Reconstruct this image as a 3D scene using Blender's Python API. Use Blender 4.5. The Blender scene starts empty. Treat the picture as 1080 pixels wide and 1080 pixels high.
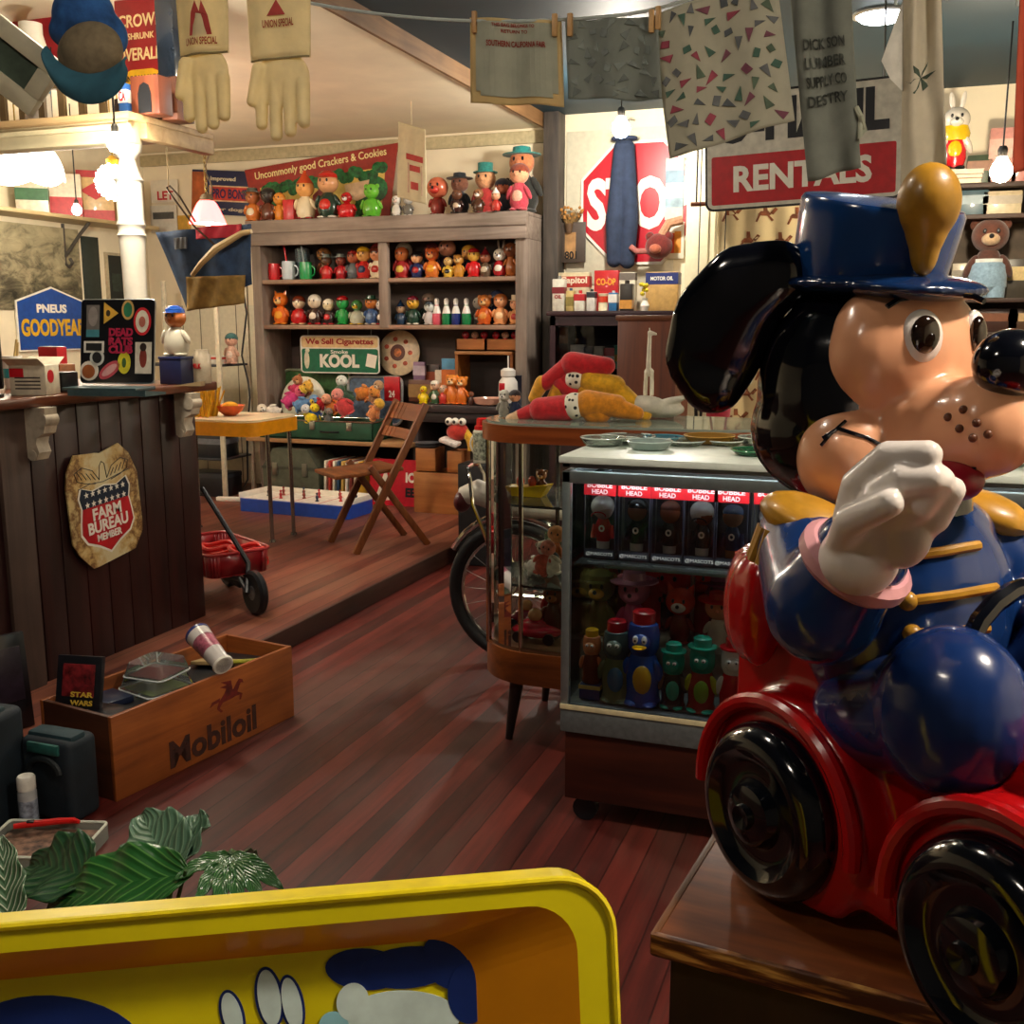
import bpy, bmesh, math, random
from mathutils import Vector as V, Matrix as MX, Euler
from mathutils.bvhtree import BVHTree
random.seed(7)
PI = math.pi
D = bpy.data
SC = bpy.context.scene
COL = SC.collection
# ------------------------------------------------------------- camera numbers
F = 1107.0; H = 1.33; PIT = math.radians(10.2); YAW = math.radians(20)
cy, sy, cp, sp = math.cos(YAW), math.sin(YAW), math.cos(PIT), math.sin(PIT)
RT = V((cy, sy, 0)); FW = V((-sy*cp, cy*cp, -sp)); UP = V((-sy*sp, cy*sp, cp)); EYE = V((0, 0, H))
def ray(x, y): return FW + RT*((x-540)/F) + UP*((540-y)/F)
def atY(x, y, Y):
    d = ray(x, y); return EYE + d*(Y/d.y)
def atX(x, y, X):
    d = ray(x, y); return EYE + d*(X/d.x)
def atz(x, y, z):
    d = ray(x, y); return EYE + d*((z-H)/d.z)
def xat(px, Y, z):
    u = (px-540)/F
    return (u*(Y*FW.y+(z-H)*FW.z)-Y*RT.y)/(RT.x-u*FW.x)
def mpp(p): return (V(p)-EYE).dot(FW)/F
# ------------------------------------------------------------- materials
def lin(h):
    h = h.lstrip('#')
    o = []
    for i in (0, 2, 4):
        c = int(h[i:i+2], 16)/255
        o.append(c/12.92 if c <= .04045 else ((c+.055)/1.055)**2.4)
    return (*o, 1)
_mc = {}
def nodes(name):
    m = D.materials.new(name); m.use_nodes = True
    nt = m.node_tree; b = nt.nodes['Principled BSDF']
    return m, nt, b
def N(nt, t, **kw):
    n = nt.nodes.new(t)
    for k, v in kw.items(): setattr(n, k, v)
    return n
def L(nt, a, b): nt.links.new(a, b)
def ramp(nt, fac, stops):
    r = N(nt, 'ShaderNodeValToRGB')
    e = r.color_ramp.elements
    while len(e) < len(stops): e.new(.5)
    for i, (p, c) in enumerate(stops):
        e[i].position = p; e[i].color = lin(c) if isinstance(c, str) else c
    L(nt, fac, r.inputs['Fac'])
    return r.outputs['Color']
def coords(nt, scale=(1, 1, 1)):
    t = N(nt, 'ShaderNodeTexCoord'); mp = N(nt, 'ShaderNodeMapping')
    mp.inputs['Scale'].default_value = scale
    L(nt, t.outputs['Object'], mp.inputs['Vector'])
    return mp.outputs['Vector']
def noise(nt, vec, scale, detail=4, rough=.55, dist=0):
    n = N(nt, 'ShaderNodeTexNoise')
    n.inputs['Scale'].default_value = scale; n.inputs['Detail'].default_value = detail
    n.inputs['Roughness'].default_value = rough; n.inputs['Distortion'].default_value = dist
    L(nt, vec, n.inputs['Vector'])
    return n.outputs['Fac']
def bumpto(nt, b, h, strength=.3, dist=.004):
    n = N(nt, 'ShaderNodeBump'); n.inputs['Strength'].default_value = strength; n.inputs['Distance'].default_value = dist
    L(nt, h, n.inputs['Height']); L(nt, n.outputs['Normal'], b.inputs['Normal'])
def M(c, rough=.5, metal=0, var=.12, scale=30, bump=0, coat=0, sheen=0, name=None, tl=0):
    """plain coloured stuff with a little procedural unevenness"""
    k = (c, rough, metal, var, scale, bump, coat, sheen, tl)
    if k in _mc: return _mc[k]
    m, nt, b = nodes(name or 'mat_'+c.strip('#'))
    col = lin(c)
    v = coords(nt); f = noise(nt, v, scale)
    dk = tuple(x*(1-var*1.6) for x in col[:3])+(1,); lt = tuple(min(1, x*(1+var)) for x in col[:3])+(1,)
    L(nt, ramp(nt, f, [(.3, dk), (.7, lt)]), b.inputs['Base Color'])
    b.inputs['Roughness'].default_value = rough; b.inputs['Metallic'].default_value = metal
    b.inputs['Coat Weight'].default_value = coat; b.inputs['Coat Roughness'].default_value = .08
    b.inputs['Sheen Weight'].default_value = sheen
    if bump: bumpto(nt, b, noise(nt, v, scale*4), bump)
    if tl:                                                          # thin cloth lets light through
        t_ = N(nt, 'ShaderNodeBsdfTranslucent'); t_.inputs['Color'].default_value = col; x_ = N(nt, 'ShaderNodeMixShader'); x_.inputs['Fac'].default_value = tl
        L(nt, b.outputs[0], x_.inputs[1]); L(nt, t_.outputs[0], x_.inputs[2]); L(nt, x_.outputs[0], nt.nodes['Material Output'].inputs['Surface'])
    _mc[k] = m
    return m
def PL(c, rough=.22): return M(c, rough, var=.05, scale=14, coat=.35)          # glossy painted plastic
def FB(c): return M(c, .9, var=.18, scale=60, bump=.4, sheen=.3)               # fabric / plush
def MT(c='#b9bcc0', rough=.22): return M(c, rough, 1.0, var=.06, scale=20)      # bare metal
def WD(c1, c2, axis=0, s=1.0, rough=.5, bump=.25, name='wood'):
    k = ('w', c1, c2, axis, s, rough)
    if k in _mc: return _mc[k]
    m, nt, b = nodes(name)
    sv = [18*s]*3; sv[axis] = 1.6*s
    v = coords(nt, sv)
    f = noise(nt, v, 1.0, 6, .62, .6)
    f2 = noise(nt, coords(nt), 3.1*s, 3)
    mx = N(nt, 'ShaderNodeMix', data_type='RGBA', blend_type='MULTIPLY'); mx.inputs['Factor'].default_value = .55
    L(nt, ramp(nt, f, [(.28, c1), (.72, c2)]), mx.inputs['A']); L(nt, ramp(nt, f2, [(.3, '#8a8a8a'), (.7, '#ffffff')]), mx.inputs['B'])
    L(nt, mx.outputs['Result'], b.inputs['Base Color'])
    b.inputs['Roughness'].default_value = rough
    bumpto(nt, b, f, bump, .003)
    _mc[k] = m
    return m
def EM(c, strength):
    k = ('e', c, strength)
    if k in _mc: return _mc[k]
    m, nt, b = nodes('glow')
    b.inputs['Base Color'].default_value = lin(c); b.inputs['Emission Color'].default_value = lin(c)
    b.inputs['Emission Strength'].default_value = strength
    _mc[k] = m
    return m
def GL(c='#e8f2ee', rough=.03, body=.0, name='glass'):
    """thin clear sheet: see-through with a fresnel reflection and a little body colour"""
    k = ('g', c, rough, body)
    if k in _mc: return _mc[k]
    m = D.materials.new(name); m.use_nodes = True
    nt = m.node_tree; nt.nodes.clear()
    out = N(nt, 'ShaderNodeOutputMaterial'); tr = N(nt, 'ShaderNodeBsdfTransparent'); gl = N(nt, 'ShaderNodeBsdfGlossy')
    df = N(nt, 'ShaderNodeBsdfDiffuse'); fr = N(nt, 'ShaderNodeFresnel'); a = N(nt, 'ShaderNodeMixShader'); c2 = N(nt, 'ShaderNodeMixShader')
    tr.inputs['Color'].default_value = lin(c); gl.inputs['Roughness'].default_value = rough; df.inputs['Color'].default_value = lin(c)
    fr.inputs['IOR'].default_value = 1.45; c2.inputs['Fac'].default_value = body
    L(nt, tr.outputs[0], c2.inputs[1]); L(nt, df.outputs[0], c2.inputs[2])
    L(nt, fr.outputs[0], a.inputs['Fac']); L(nt, c2.outputs[0], a.inputs[1]); L(nt, gl.outputs[0], a.inputs[2])
    L(nt, a.outputs[0], out.inputs['Surface'])
    _mc[k] = m
    return m
# ------------------------------------------------------------- mesh builder
class B:
    def __init__(s): s.bm = bmesh.new(); s.mats = []; s.mi = 0
    def use(s, m):
        if m not in s.mats: s.mats.append(m)
        s.mi = s.mats.index(m); return s
    def _fin(s, vs, mat):
        bmesh.ops.transform(s.bm, matrix=mat, verts=vs)
        for f in {f for v in vs for f in v.link_faces}: f.material_index = s.mi
    def box(s, c, size, rot=(0, 0, 0), bev=0, seg=2):
        r = bmesh.ops.create_cube(s.bm, size=1)
        vs = r['verts']
        bmesh.ops.scale(s.bm, vec=size, verts=vs)
        if bev:
            es = list({e for v in vs for e in v.link_edges})
            rb = bmesh.ops.bevel(s.bm, geom=es, offset=bev, segments=seg, affect='EDGES', profile=.5)
            vs = list({v for f in rb['faces'] for v in f.verts} | {v for v in vs if v.is_valid})
            # bevel keeps the island: collect it whole
            seen = set(vs); st = list(vs)
            while st:
                v = st.pop()
                for e in v.link_edges:
                    o = e.other_vert(v)
                    if o not in seen: seen.add(o); st.append(o)
            vs = list(seen)
        s._fin(vs, MX.Translation(c) @ Euler(rot).to_matrix().to_4x4()); return s
    def bx(s, x0, x1, y0, y1, z0, z1, bev=0):
        return s.box(((x0+x1)/2, (y0+y1)/2, (z0+z1)/2), (abs(x1-x0), abs(y1-y0), abs(z1-z0)), bev=bev)
    def ball(s, c, r, rot=(0, 0, 0), u=16, v=10):
        if not hasattr(r, '__len__'): r = (r, r, r)
        q = bmesh.ops.create_uvsphere(s.bm, u_segments=u, v_segments=v, radius=1)
        s._fin(q['verts'], MX.Translation(c) @ Euler(rot).to_matrix().to_4x4() @ MX.Diagonal((*r, 1))); return s
    def lathe(s, prof, c=(0, 0, 0), n=24, rot=(0, 0, 0), sx=1, sy=1, cap=True):
        vs = []; rings = []
        for (r, z) in prof:
            ring = [s.bm.verts.new((r*sx*math.cos(2*PI*i/n), r*sy*math.sin(2*PI*i/n), z)) for i in range(n)]
            rings.append(ring); vs += ring
        for a, b in zip(rings, rings[1:]):
            for i in range(n): s.bm.faces.new((a[i], a[(i+1) % n], b[(i+1) % n], b[i]))
        if cap:
            if prof[0][0] > 1e-5: s.bm.faces.new(rings[0][::-1])
            if prof[-1][0] > 1e-5: s.bm.faces.new(rings[-1])
        s._fin(vs, MX.Translation(c) @ Euler(rot).to_matrix().to_4x4()); return s
    def cyl(s, a, b, r, r2=None, n=14):
        a = V(a); b = V(b); d = b-a
        q = d.to_track_quat('Z', 'Y').to_euler()
        return s.lathe([(r, 0), (r if r2 is None else r2, d.length)], a, n, q)
    def tube(s, pts, r, n=8, closed=False):
        pts = [V(p) for p in pts]; rings = []; k = len(pts); vs = []
        up = None
        for i, p in enumerate(pts):
            if closed: t = (pts[(i+1) % k]-pts[i-1])
            else: t = (pts[min(i+1, k-1)]-pts[max(i-1, 0)])
            t.normalize()
            if up is None:
                up = t.orthogonal().normalized()
            else:
                up = (up-t*up.dot(t))
                up = up.normalized() if up.length > 1e-6 else t.orthogonal().normalized()
            w = t.cross(up)
            rr = r[i] if hasattr(r, '__len__') else r
            ring = [s.bm.verts.new(p+(up*math.cos(2*PI*j/n)+w*math.sin(2*PI*j/n))*rr) for j in range(n)]
            rings.append(ring); vs += ring
        prs = list(zip(rings, rings[1:])) + ([(rings[-1], rings[0])] if closed else [])
        for a, b in prs:
            for j in range(n): s.bm.faces.new((a[j], a[(j+1) % n], b[(j+1) % n], b[j]))
        if not closed: s.bm.faces.new(rings[0][::-1]); s.bm.faces.new(rings[-1])
        for f in {f for v in vs for f in v.link_faces}: f.material_index = s.mi
        return s
    def prism(s, poly, t, mat=None, bev=0):
        """polygon in local XZ, thickness t centred on y=0 (front is -y)"""
        a = [s.bm.verts.new((x, -t/2, z)) for x, z in poly]; b = [s.bm.verts.new((x, t/2, z)) for x, z in poly]
        n = len(poly)
        s.bm.faces.new(a); s.bm.faces.new(b[::-1])
        for i in range(n): s.bm.faces.new((a[i], b[i], b[(i+1) % n], a[(i+1) % n]))
        s._fin(a+b, mat or MX.Identity(4)); return s
    def face(s, pts):
        vs = [s.bm.verts.new(p) for p in pts]
        f = s.bm.faces.new(vs); f.material_index = s.mi
        return s
    def build(s, name, mat=None, parent=None, smooth=35, loc=None, rot=None, fixn=True):
        me = D.meshes.new(name)
        if fixn: bmesh.ops.recalc_face_normals(s.bm, faces=s.bm.faces)
        s.bm.to_mesh(me); s.bm.free()
        for m in (s.mats or [mat]): me.materials.append(m)
        if smooth:
            for p in me.polygons: p.use_smooth = True
            me.set_sharp_from_angle(angle=math.radians(smooth))
        return link(name, me, parent, loc, rot)
def link(name, data, parent=None, loc=None, rot=None):
    o = D.objects.new(name, data); COL.objects.link(o)
    if parent: o.parent = parent
    if loc is not None: o.location = loc
    if rot is not None: o.rotation_euler = rot
    return o
def tag(o, label, cat, group=None):
    o['label'] = label; o['category'] = cat
    if group: o['group'] = group
    return o
def thing(name, label, cat, loc=(0, 0, 0), rz=0, group=None, rot=None):
    o = link(name, None, None, loc, rot or (0, 0, rz))
    o.empty_display_size = .05
    return tag(o, label, cat, group)
def struct(o): o['kind'] = 'structure'; return o
def lab(o, t): o['label'] = t; return o
def rrect(w, h, r, n=5, cx=0, cz=0):
    pts = []
    for (sx, sz, a0) in ((1, 1, 0), (-1, 1, 90), (-1, -1, 180), (1, -1, 270)):
        for i in range(n+1):
            a = math.radians(a0+90*i/n)
            pts.append((cx+sx*(w/2-r)+r*math.cos(a), cz+sz*(h/2-r)+r*math.sin(a)))
    return pts
def ell(w, h, n=28, cx=0, cz=0): return [(cx+w/2*math.cos(2*PI*i/n), cz+h/2*math.sin(2*PI*i/n)) for i in range(n)]
TMP = D.scenes.new('workbench')                                     # scratch scene, removed at the end
def evalmesh(ob):
    for c in list(ob.users_collection): c.objects.unlink(ob)
    TMP.collection.objects.link(ob)
    vl = TMP.view_layers[0]; vl.update(); dg = vl.depsgraph; dg.update()
    me = D.meshes.new_from_object(ob.evaluated_get(dg), depsgraph=dg)
    TMP.collection.objects.unlink(ob)
    return me
_tc = {}
def text(s, parent, mat, w, h=None, loc=(0, 0, 0), rot=(PI/2, 0, 0), bold=.02, name='lettering', ext=.0008, shear=0, pre=None):
    """raised lettering centred on loc, fitted into w (and h), reading along local +x, facing -y"""
    key = (s, bold, shear)
    if key not in _tc:
        cu = D.curves.new('t', 'FONT'); cu.body = s; cu.align_x = 'CENTER'; cu.align_y = 'CENTER'
        cu.size = 1; cu.offset = bold; cu.shear = shear; cu.resolution_u = 3; cu.extrude = .004
        ob = link('t', cu); me = evalmesh(ob)
        D.objects.remove(ob); D.curves.remove(cu)
        _tc[key] = me
    me = _tc[key].copy()
    xs = [v.co.x for v in me.vertices]; ys = [v.co.y for v in me.vertices]
    cx, cyy = (min(xs)+max(xs))/2, (min(ys)+max(ys))/2
    sx = w/(max(xs)-min(xs)); sy_ = h/(max(ys)-min(ys)) if h else sx
    for v in me.vertices: v.co = ((v.co.x-cx)*sx, (v.co.y-cyy)*sy_, (v.co.z)/.004*ext)
    if pre: me.transform(pre)
    me.materials.clear(); me.materials.append(mat)
    return link(name, me, parent, loc, rot)
def blob(name, ells, mat, parent=None, vox=.006, it=5, caps=(), loc=None, rot=None):
    """one continuous skin over a set of ellipsoids (c, r, rot) and tapering limbs (p, q, r1, r2)"""
    b = B()
    for e in ells: b.ball(e[0], e[1], e[2] if len(e) > 2 else (0, 0, 0), 20, 14)
    for (p, q, r1, r2) in caps:
        p, q = V(p), V(q); n = max(3, int((q-p).length/(min(r1, r2)*(.22 if name in ('jacket', 'trousers') else .45))))
        for i in range(n+1):
            t = i/n; b.ball(p.lerp(q, t), r1+(r2-r1)*t, u=14, v=9)
    o = b.build(name, mat)
    md = o.modifiers.new('r', 'REMESH'); md.mode = 'VOXEL'; md.voxel_size = vox
    ms = o.modifiers.new('s', 'SMOOTH'); ms.factor = .5; ms.iterations = it
    me = evalmesh(o)
    D.objects.remove(o)
    for p in me.polygons: p.use_smooth = True
    if not me.materials: me.materials.append(mat)
    return link(name, me, parent, loc, rot)
def copy_tree(o, parent=None):
    c = o.copy(); COL.objects.link(c)
    if parent: c.parent = parent
    for ch in list(o.children): copy_tree(ch, c)
    return c
# ------------------------------------------------------------- camera
cam = D.cameras.new('camera'); cam.sensor_fit = 'HORIZONTAL'; cam.angle = 2*math.atan(540/F); cam.clip_start = .02
co = link('camera', cam, None, EYE, (PI/2-PIT, 0, YAW)); SC.camera = co
SC.view_settings.view_transform = 'Standard'; SC.view_settings.look = 'None'
SC.view_settings.gamma = 1; SC.view_settings.exposure = 1.18; SC.view_settings.use_curve_mapping = False
SC.cycles.use_denoising = True
SC.cycles.max_bounces = 8; SC.cycles.transparent_max_bounces = 24; SC.cycles.sample_clamp_indirect = 4
wd = D.worlds.new('world'); SC.world = wd; wd.use_nodes = True
wd.node_tree.nodes['Background'].inputs['Color'].default_value = lin('#5a6a8c')
wd.node_tree.nodes['Background'].inputs['Strength'].default_value = .02
# ------------------------------------------------------------- surfaces
def boards(name, cols, w=.085, worn='#6b4a3c', rough=.34, wornamt=.5):
    m, nt, b = nodes(name)
    t = N(nt, 'ShaderNodeTexCoord'); sep = N(nt, 'ShaderNodeSeparateXYZ'); L(nt, t.outputs['Object'], sep.inputs[0])
    dv = N(nt, 'ShaderNodeMath', operation='DIVIDE'); L(nt, sep.outputs['X'], dv.inputs[0]); dv.inputs[1].default_value = w
    fl = N(nt, 'ShaderNodeMath', operation='FLOOR'); L(nt, dv.outputs[0], fl.inputs[0])
    fr = N(nt, 'ShaderNodeMath', operation='FRACT'); L(nt, dv.outputs[0], fr.inputs[0])
    wn = N(nt, 'ShaderNodeTexWhiteNoise', noise_dimensions='1D'); L(nt, fl.outputs[0], wn.inputs['W'])
    g = noise(nt, coords(nt, (30, 1.8, 30)), 1, 6, .65, .5)
    patch = noise(nt, coords(nt, (2.2, .9, 1)), 1.1, 5, .62, .3)
    fine = noise(nt, coords(nt), 55, 4)
    ad = N(nt, 'ShaderNodeMath', operation='MULTIPLY_ADD'); L(nt, wn.outputs['Value'], ad.inputs[0]); ad.inputs[1].default_value = .45; L(nt, g, ad.inputs[2])
    ad2 = N(nt, 'ShaderNodeMath', operation='SUBTRACT'); L(nt, ad.outputs[0], ad2.inputs[0]); ad2.inputs[1].default_value = .22
    base = ramp(nt, ad2.outputs[0], [(.2, cols[0]), (.5, cols[1]), (.8, cols[2])])
    mx = N(nt, 'ShaderNodeMix', data_type='RGBA'); L(nt, ramp(nt, patch, [(.5, (0, 0, 0, 1)), (.62, (wornamt,)*3+(1,))]), mx.inputs['Factor'])
    L(nt, base, mx.inputs['A']); mx.inputs['B'].default_value = lin(worn)
    sp_ = N(nt, 'ShaderNodeMix', data_type='RGBA'); L(nt, ramp(nt, fine, [(.72, (0, 0, 0, 1)), (.8, (.5, .5, .5, 1))]), sp_.inputs['Factor'])
    L(nt, mx.outputs['Result'], sp_.inputs['A']); sp_.inputs['B'].default_value = lin('#8d7a6c')
    gap = ramp(nt, fr.outputs[0], [(.0, (0, 0, 0, 1)), (.045, (1, 1, 1, 1)), (.955, (1, 1, 1, 1)), (1, (0, 0, 0, 1))])
    gm = N(nt, 'ShaderNodeMix', data_type='RGBA', blend_type='MULTIPLY'); gm.inputs['Factor'].default_value = .8
    L(nt, sp_.outputs['Result'], gm.inputs['A']); L(nt, gap, gm.inputs['B'])
    L(nt, gm.outputs['Result'], b.inputs['Base Color'])
    L(nt, ramp(nt, patch, [(.35, (rough,)*3+(1,)), (.7, (.6,)*3+(1,))]), b.inputs['Roughness'])
    bumpto(nt, b, gap, .12, .003)
    return m
FLOOR = boards('floor_boards', ('#2c100e', '#4c1a16', '#6c2820'), .075, '#57392e')
PLAT = boards('platform_boards', ('#40211a', '#6a3426', '#7f4a36'), .09, '#75533f', .4)
CREAM = M('#ecdfc2', .85, var=.06, scale=3, bump=.05)
WHITEW = M('#e6dcc0', .8, var=.08, scale=4, bump=.08)
TEAL = M('#0e2e3a', .6, var=.1, scale=3)
GREYW = WD('#7c6a5c', '#a8978a', 0, 1.0, .75, name='weathered_grey_wood')
GREYV = WD('#7c6a5c', '#a8978a', 2, 1.0, .75, name='weathered_grey_wood')
DARKP = WD('#241113', '#3d1b1a', 2, .8, .5, name='dark_stained_wood')
BROWN = WD('#5a2a14', '#9a5526', 0, 1, .5, name='brown_wood')
BROWNV = WD('#5a2a14', '#9a5526', 2, 1, .5, name='brown_wood')
HONEY = WD('#8a4a1c', '#c07a35', 0, 1, .5, name='honey_wood')
REDWOOD = WD('#3c140e', '#6f2a18', 0, 1, .35, name='red_brown_wood')
BLACK = M('#0c0d12', .4, var=.1); WHITE = M('#ece8dc', .5, var=.04); CHROME = MT('#d4d2cc', .1)
RED = M('#c2121f', .45, var=.06); GOLD = M('#c08a1e', .45, var=.12, scale=40)
# ------------------------------------------------------------- shell
def slab(name, x0, x1, y0, y1, z0, z1, mat):
    return struct(B().bx(x0, x1, y0, y1, z0, z1).build(name, mat, smooth=0))
slab('floor', -5.7, 2.4, -1.6, 7.1, -.1, 0, FLOOR)
slab('platform', -5.6, -2.315, -1.5, 7.0, .0, .09, PLAT)
struct(B().bx(-2.315, -2.295, -1.5, 6.95, .001, .092, .004).build('trim_1', WD('#2a1712', '#4d2a20', 1, 1, .5)))
slab('ceiling', -2.3, 2.3, -1.5, 7.0, 2.69, 2.75, TEAL)
c_ = slab('ceiling.001', -5.6, -2.3, 3.0, 7.0, 2.62, 2.75, CREAM)
slab('ceiling.002', -5.6, -2.3, -1.5, 3.0, 2.69, 2.75, TEAL)
slab('wall_back', -5.7, 2.4, 7.0, 7.1, 0, 2.75, CREAM)
slab('wall_left', -5.7, -5.6, -1.6, 7.0, 0, 2.75, WHITEW)
slab('wall_right', 2.3, 2.4, -1.6, 7.0, 0, 2.75, WHITEW)
slab('wall_front', -5.7, 2.4, -1.6, -1.5, 0, 2.75, M('#3a3a3c', .8))
struct(B().bx(-2.3, -2.282, 3.0, 7.0, 2.60, 2.69).build('trim_2', WD('#6e4a2a', '#9c7448', 1, 1, .6)))
struct(B().bx(-5.6, -2.3, 6.97, 7.0, 2.52, 2.60, .004).build('trim_3', M('#b9ab86', .7)))
struct(B().bx(-2.275, -2.17, 6.85, 7.0, 0, 2.69, .005).build('trim_4', WD('#3a3430', '#63584e', 2, 1, .7)))
b = B().bx(-1.26, -1.08, 6.55, 6.7, 0, 2.69, .01).bx(-1.22, -1.12, 6.535, 6.55, 0, 2.69, .004)
struct(b.build('trim_5', M('#cfc6a6', .6, var=.05)))
# ------------------------------------------------------------- lights
def bulb(px, py, Y, r, c, e, label, cat='light bulb', top=None, name='hanging_bulb', group=None):
    p = atY(px, py, Y)
    t = thing(name, label, cat, p, group=group)
    B().lathe([(0.001, -r), (r*.6, -r*.82), (r*.95, -r*.3), (r, 0), (r*.9, r*.45), (r*.55, r), (r*.38, r*1.35)], n=16).build('glass_bulb', EM(c, e), t)
    B().lathe([(r*.42, r*1.3), (r*.45, r*2.0), (r*.3, r*2.3)], n=12).build('socket', M('#2a2622', .5), t)
    zt = (top or 2.69)-p.z
    if zt > r*2.3: B().cyl((0, 0, r*2.2), (0, 0, zt), .004, n=6).build('cord', BLACK, t)
    return t
bulb(655, 136, 6.0, .05, '#fff6e6', 330, 'bright bare bulb glaring in front of the red octagonal sign')
bulb(1056, 181, 5.6, .05, '#ffeccc', 300, 'bright bare bulb beside the toy shelves at the right')
bulb(122, 152, 3.22, .03, '#fff6e6', 300, 'small bare bulb glowing above the round textured lamp', top=2.69)
bulb(81, 222, 5.3, .028, '#fff0d8', 300, 'tiny lit bulb in front of the red and cream oil can', top=2.62)
t = thing('globe_lamp', 'round textured glass lamp glowing beside the turned white post', 'lamp', atY(120, 192, 4.6))
g = B().ball((0, 0, 0), .085, u=24, v=16)
for i in range(70):
    a = i*2.39996; z = 1-2*(i+.5)/70; q = math.sqrt(1-z*z)
    g.ball((.085*q*math.cos(a), .085*q*math.sin(a), .085*z), .011, u=6, v=4)
g.build('globe', EM('#fff4e0', 20), t)
B().lathe([(.03, .08), (.034, .11), (.012, .13)], n=14).cyl((0, 0, .12), (0, 0, 2.62-t.location.z), .003, n=6).build('fitting', M('#b8942c', .4, .8), t)
p = atY(20, 185, 4.4)
t = thing('pendant_lamp', 'large scalloped white glass pendant lamp at the left edge', 'lamp', p)
pr = []
g = B(); n = 48
for k in range(13):
    u = k/12; r = .02+.2*math.sin(u*PI/2); z = .2*math.cos(u*PI/2)
    pr.append((r, z))
prev = None
for k, (r, z) in enumerate(pr):
    ring = [g.bm.verts.new((r*math.cos(2*PI*i/n), r*math.sin(2*PI*i/n), z-(.03*abs(math.sin(i*PI*6/n))*(k/12)**4))) for i in range(n)]
    if prev:
        for i in range(n): g.bm.faces.new((prev[i], prev[(i+1) % n], ring[(i+1) % n], ring[i]))
    prev = ring
g.build('glass_shade', EM('#fff6e4', 5.5), t)
B().lathe([(.035, .195), (.04, .24), (.01, .26)], n=14).cyl((0, 0, .25), (0, 0, 2.62-p.z), .004, n=6).build('fitting', M('#8c7a3c', .4, .8), t)
p = atY(219, 232, 5.0)
t = thing('pendant_lamp', 'small glowing lamp with a pink ruffled shade hanging on a chain', 'lamp', p)
g = B(); prev = None; n = 40
for k in range(8):
    u = k/7; r = (.035+.065*u**.7); z = .105-.125*u
    ring = [g.bm.verts.new((r*(1+.05*u*math.sin(i*PI*16/n))*math.cos(2*PI*i/n), r*(1+.05*u*math.sin(i*PI*16/n))*math.sin(2*PI*i/n), z)) for i in range(n)]
    if prev:
        for i in range(n): g.bm.faces.new((prev[i], prev[(i+1) % n], ring[(i+1) % n], ring[i]))
    prev = ring
g.build('lamp_shade', EM('#ff4a48', 5), t)
B().ball((0, 0, .01), .04).build('glass_bulb', EM('#fff2e0', 60), t)
g = B()
zc = .12; i = 0
while p.z+zc < 2.6:
    tor = [(0.009*math.cos(a*PI/4), 0, .016*math.sin(a*PI/4)) for a in range(8)]
    if i % 2: tor = [(0, q[0], q[2]) for q in tor]
    g.tube([(q[0], q[1], q[2]+zc) for q in tor], .0025, 5, True); zc += .024; i += 1
g.build('chain', M('#8a7440', .4, .9), t)
B().tube([(.02+.02*math.sin(k*1.3), 0, .11+k*(2.61-p.z-.11)/14) for k in range(15)], .004, 6).lathe([(.04, .1), (.03, .13), (.012, .14)], n=14).build('cord', M('#5a4a30', .6), t)
p = atz(930, 14, 2.69)
t = thing('ceiling_light', 'flat round disc light on the dark teal ceiling', 'lamp', p)
B().lathe([(.0, -.03), (.09, -.028), (.11, -.012), (.11, -.001)], n=28).build('diffuser', EM('#f4fbff', 10), t)
B().lathe([(.112, -.014), (.13, -.008), (.13, 0), (.112, 0)], n=28, cap=False).build('rim', MT('#c8c8c8', .3), t)
# ceiling lamps out of view: platform room, right of the toy; last two added to light foreground and aisle
def unseen_lamp(loc, e, r, c, label):
    t = thing('ceiling_light', label, 'lamp', loc)
    B().lathe([(.0, -.05), (r*.8, -.04), (r, -.015), (r, -.001)], n=24).build('diffuser', EM(c, e), t)
    B().lathe([(r*1.01, -.016), (r*1.12, -.008), (r*1.12, 0), (r*1.01, 0)], n=24, cap=False).build('rim', MT('#c8c8c8', .3), t)
unseen_lamp((-2.5, 3.12, 2.62), 62, .13, '#fff0d4', 'round ceiling light over the raised platform, between the counter and the folding chair')
unseen_lamp((1.05, 1.0, 2.69), 190, .12, '#fff0dc', 'round ceiling light to the right above the toy car pedestal')
unseen_lamp((-1.0, -.4, 2.69), 20, .13, '#fff0dc', 'round ceiling light behind the yellow tray')
unseen_lamp((-1.4, 1.35, 2.69), 50, .1, '#fff0dc', 'round ceiling light over the aisle before the display case')
# ------------------------------------------------------------- counter with its sign
t = thing('shop_counter', 'dark stained wooden shop counter with grey corbels and a tin shield sign on its front', 'counter', (-3.1, 2.6, .09))
b = B().bx(-.3, .35, -1.2, 1.03, 0, .965)
b.build('body', DARKP, t, 0)
b = B()
for i in range(20):
    y = -1.2+i*.113
    b.bx(.35, .366, y, y+.109, .0, .965, .003)
b.build('front_boards', WD('#1d0a0a', '#401613', 2, .8, .45), t)
for y in (-.245+.3, ):
    B().bx(.366, .384, y-.045, y+.075, 0, .965, .003).build('trim_board', WD('#3c2c26', '#5c463c', 2, 1, .6), t)
B().bx(-.36, .43, -1.26, 1.13, .965, 1.0, .006).build('countertop', WD('#4a2014', '#84482a', 1, 1, .3), t)
def corbel(y):
    pf = [(0, 0), (.0, -.17), (.035, -.175), (.05, -.15), (.04, -.12), (.045, -.1), (.075, -.085), (.085, -.05), (.085, 0)]
    g = B().prism(pf, .055, MX.Translation((.384, y, .965)))
    g.lathe([(.026, -.03), (.026, .03)], (.45, y, .925), 14, (PI/2, 0, 0)).lathe([(.018, -.03), (.018, .03)], (.405, y, .805), 12, (PI/2, 0, 0))
    g.build('bracket', M('#b5a894', .6, var=.2, scale=20), t)
corbel(.152); corbel(.93)
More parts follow.
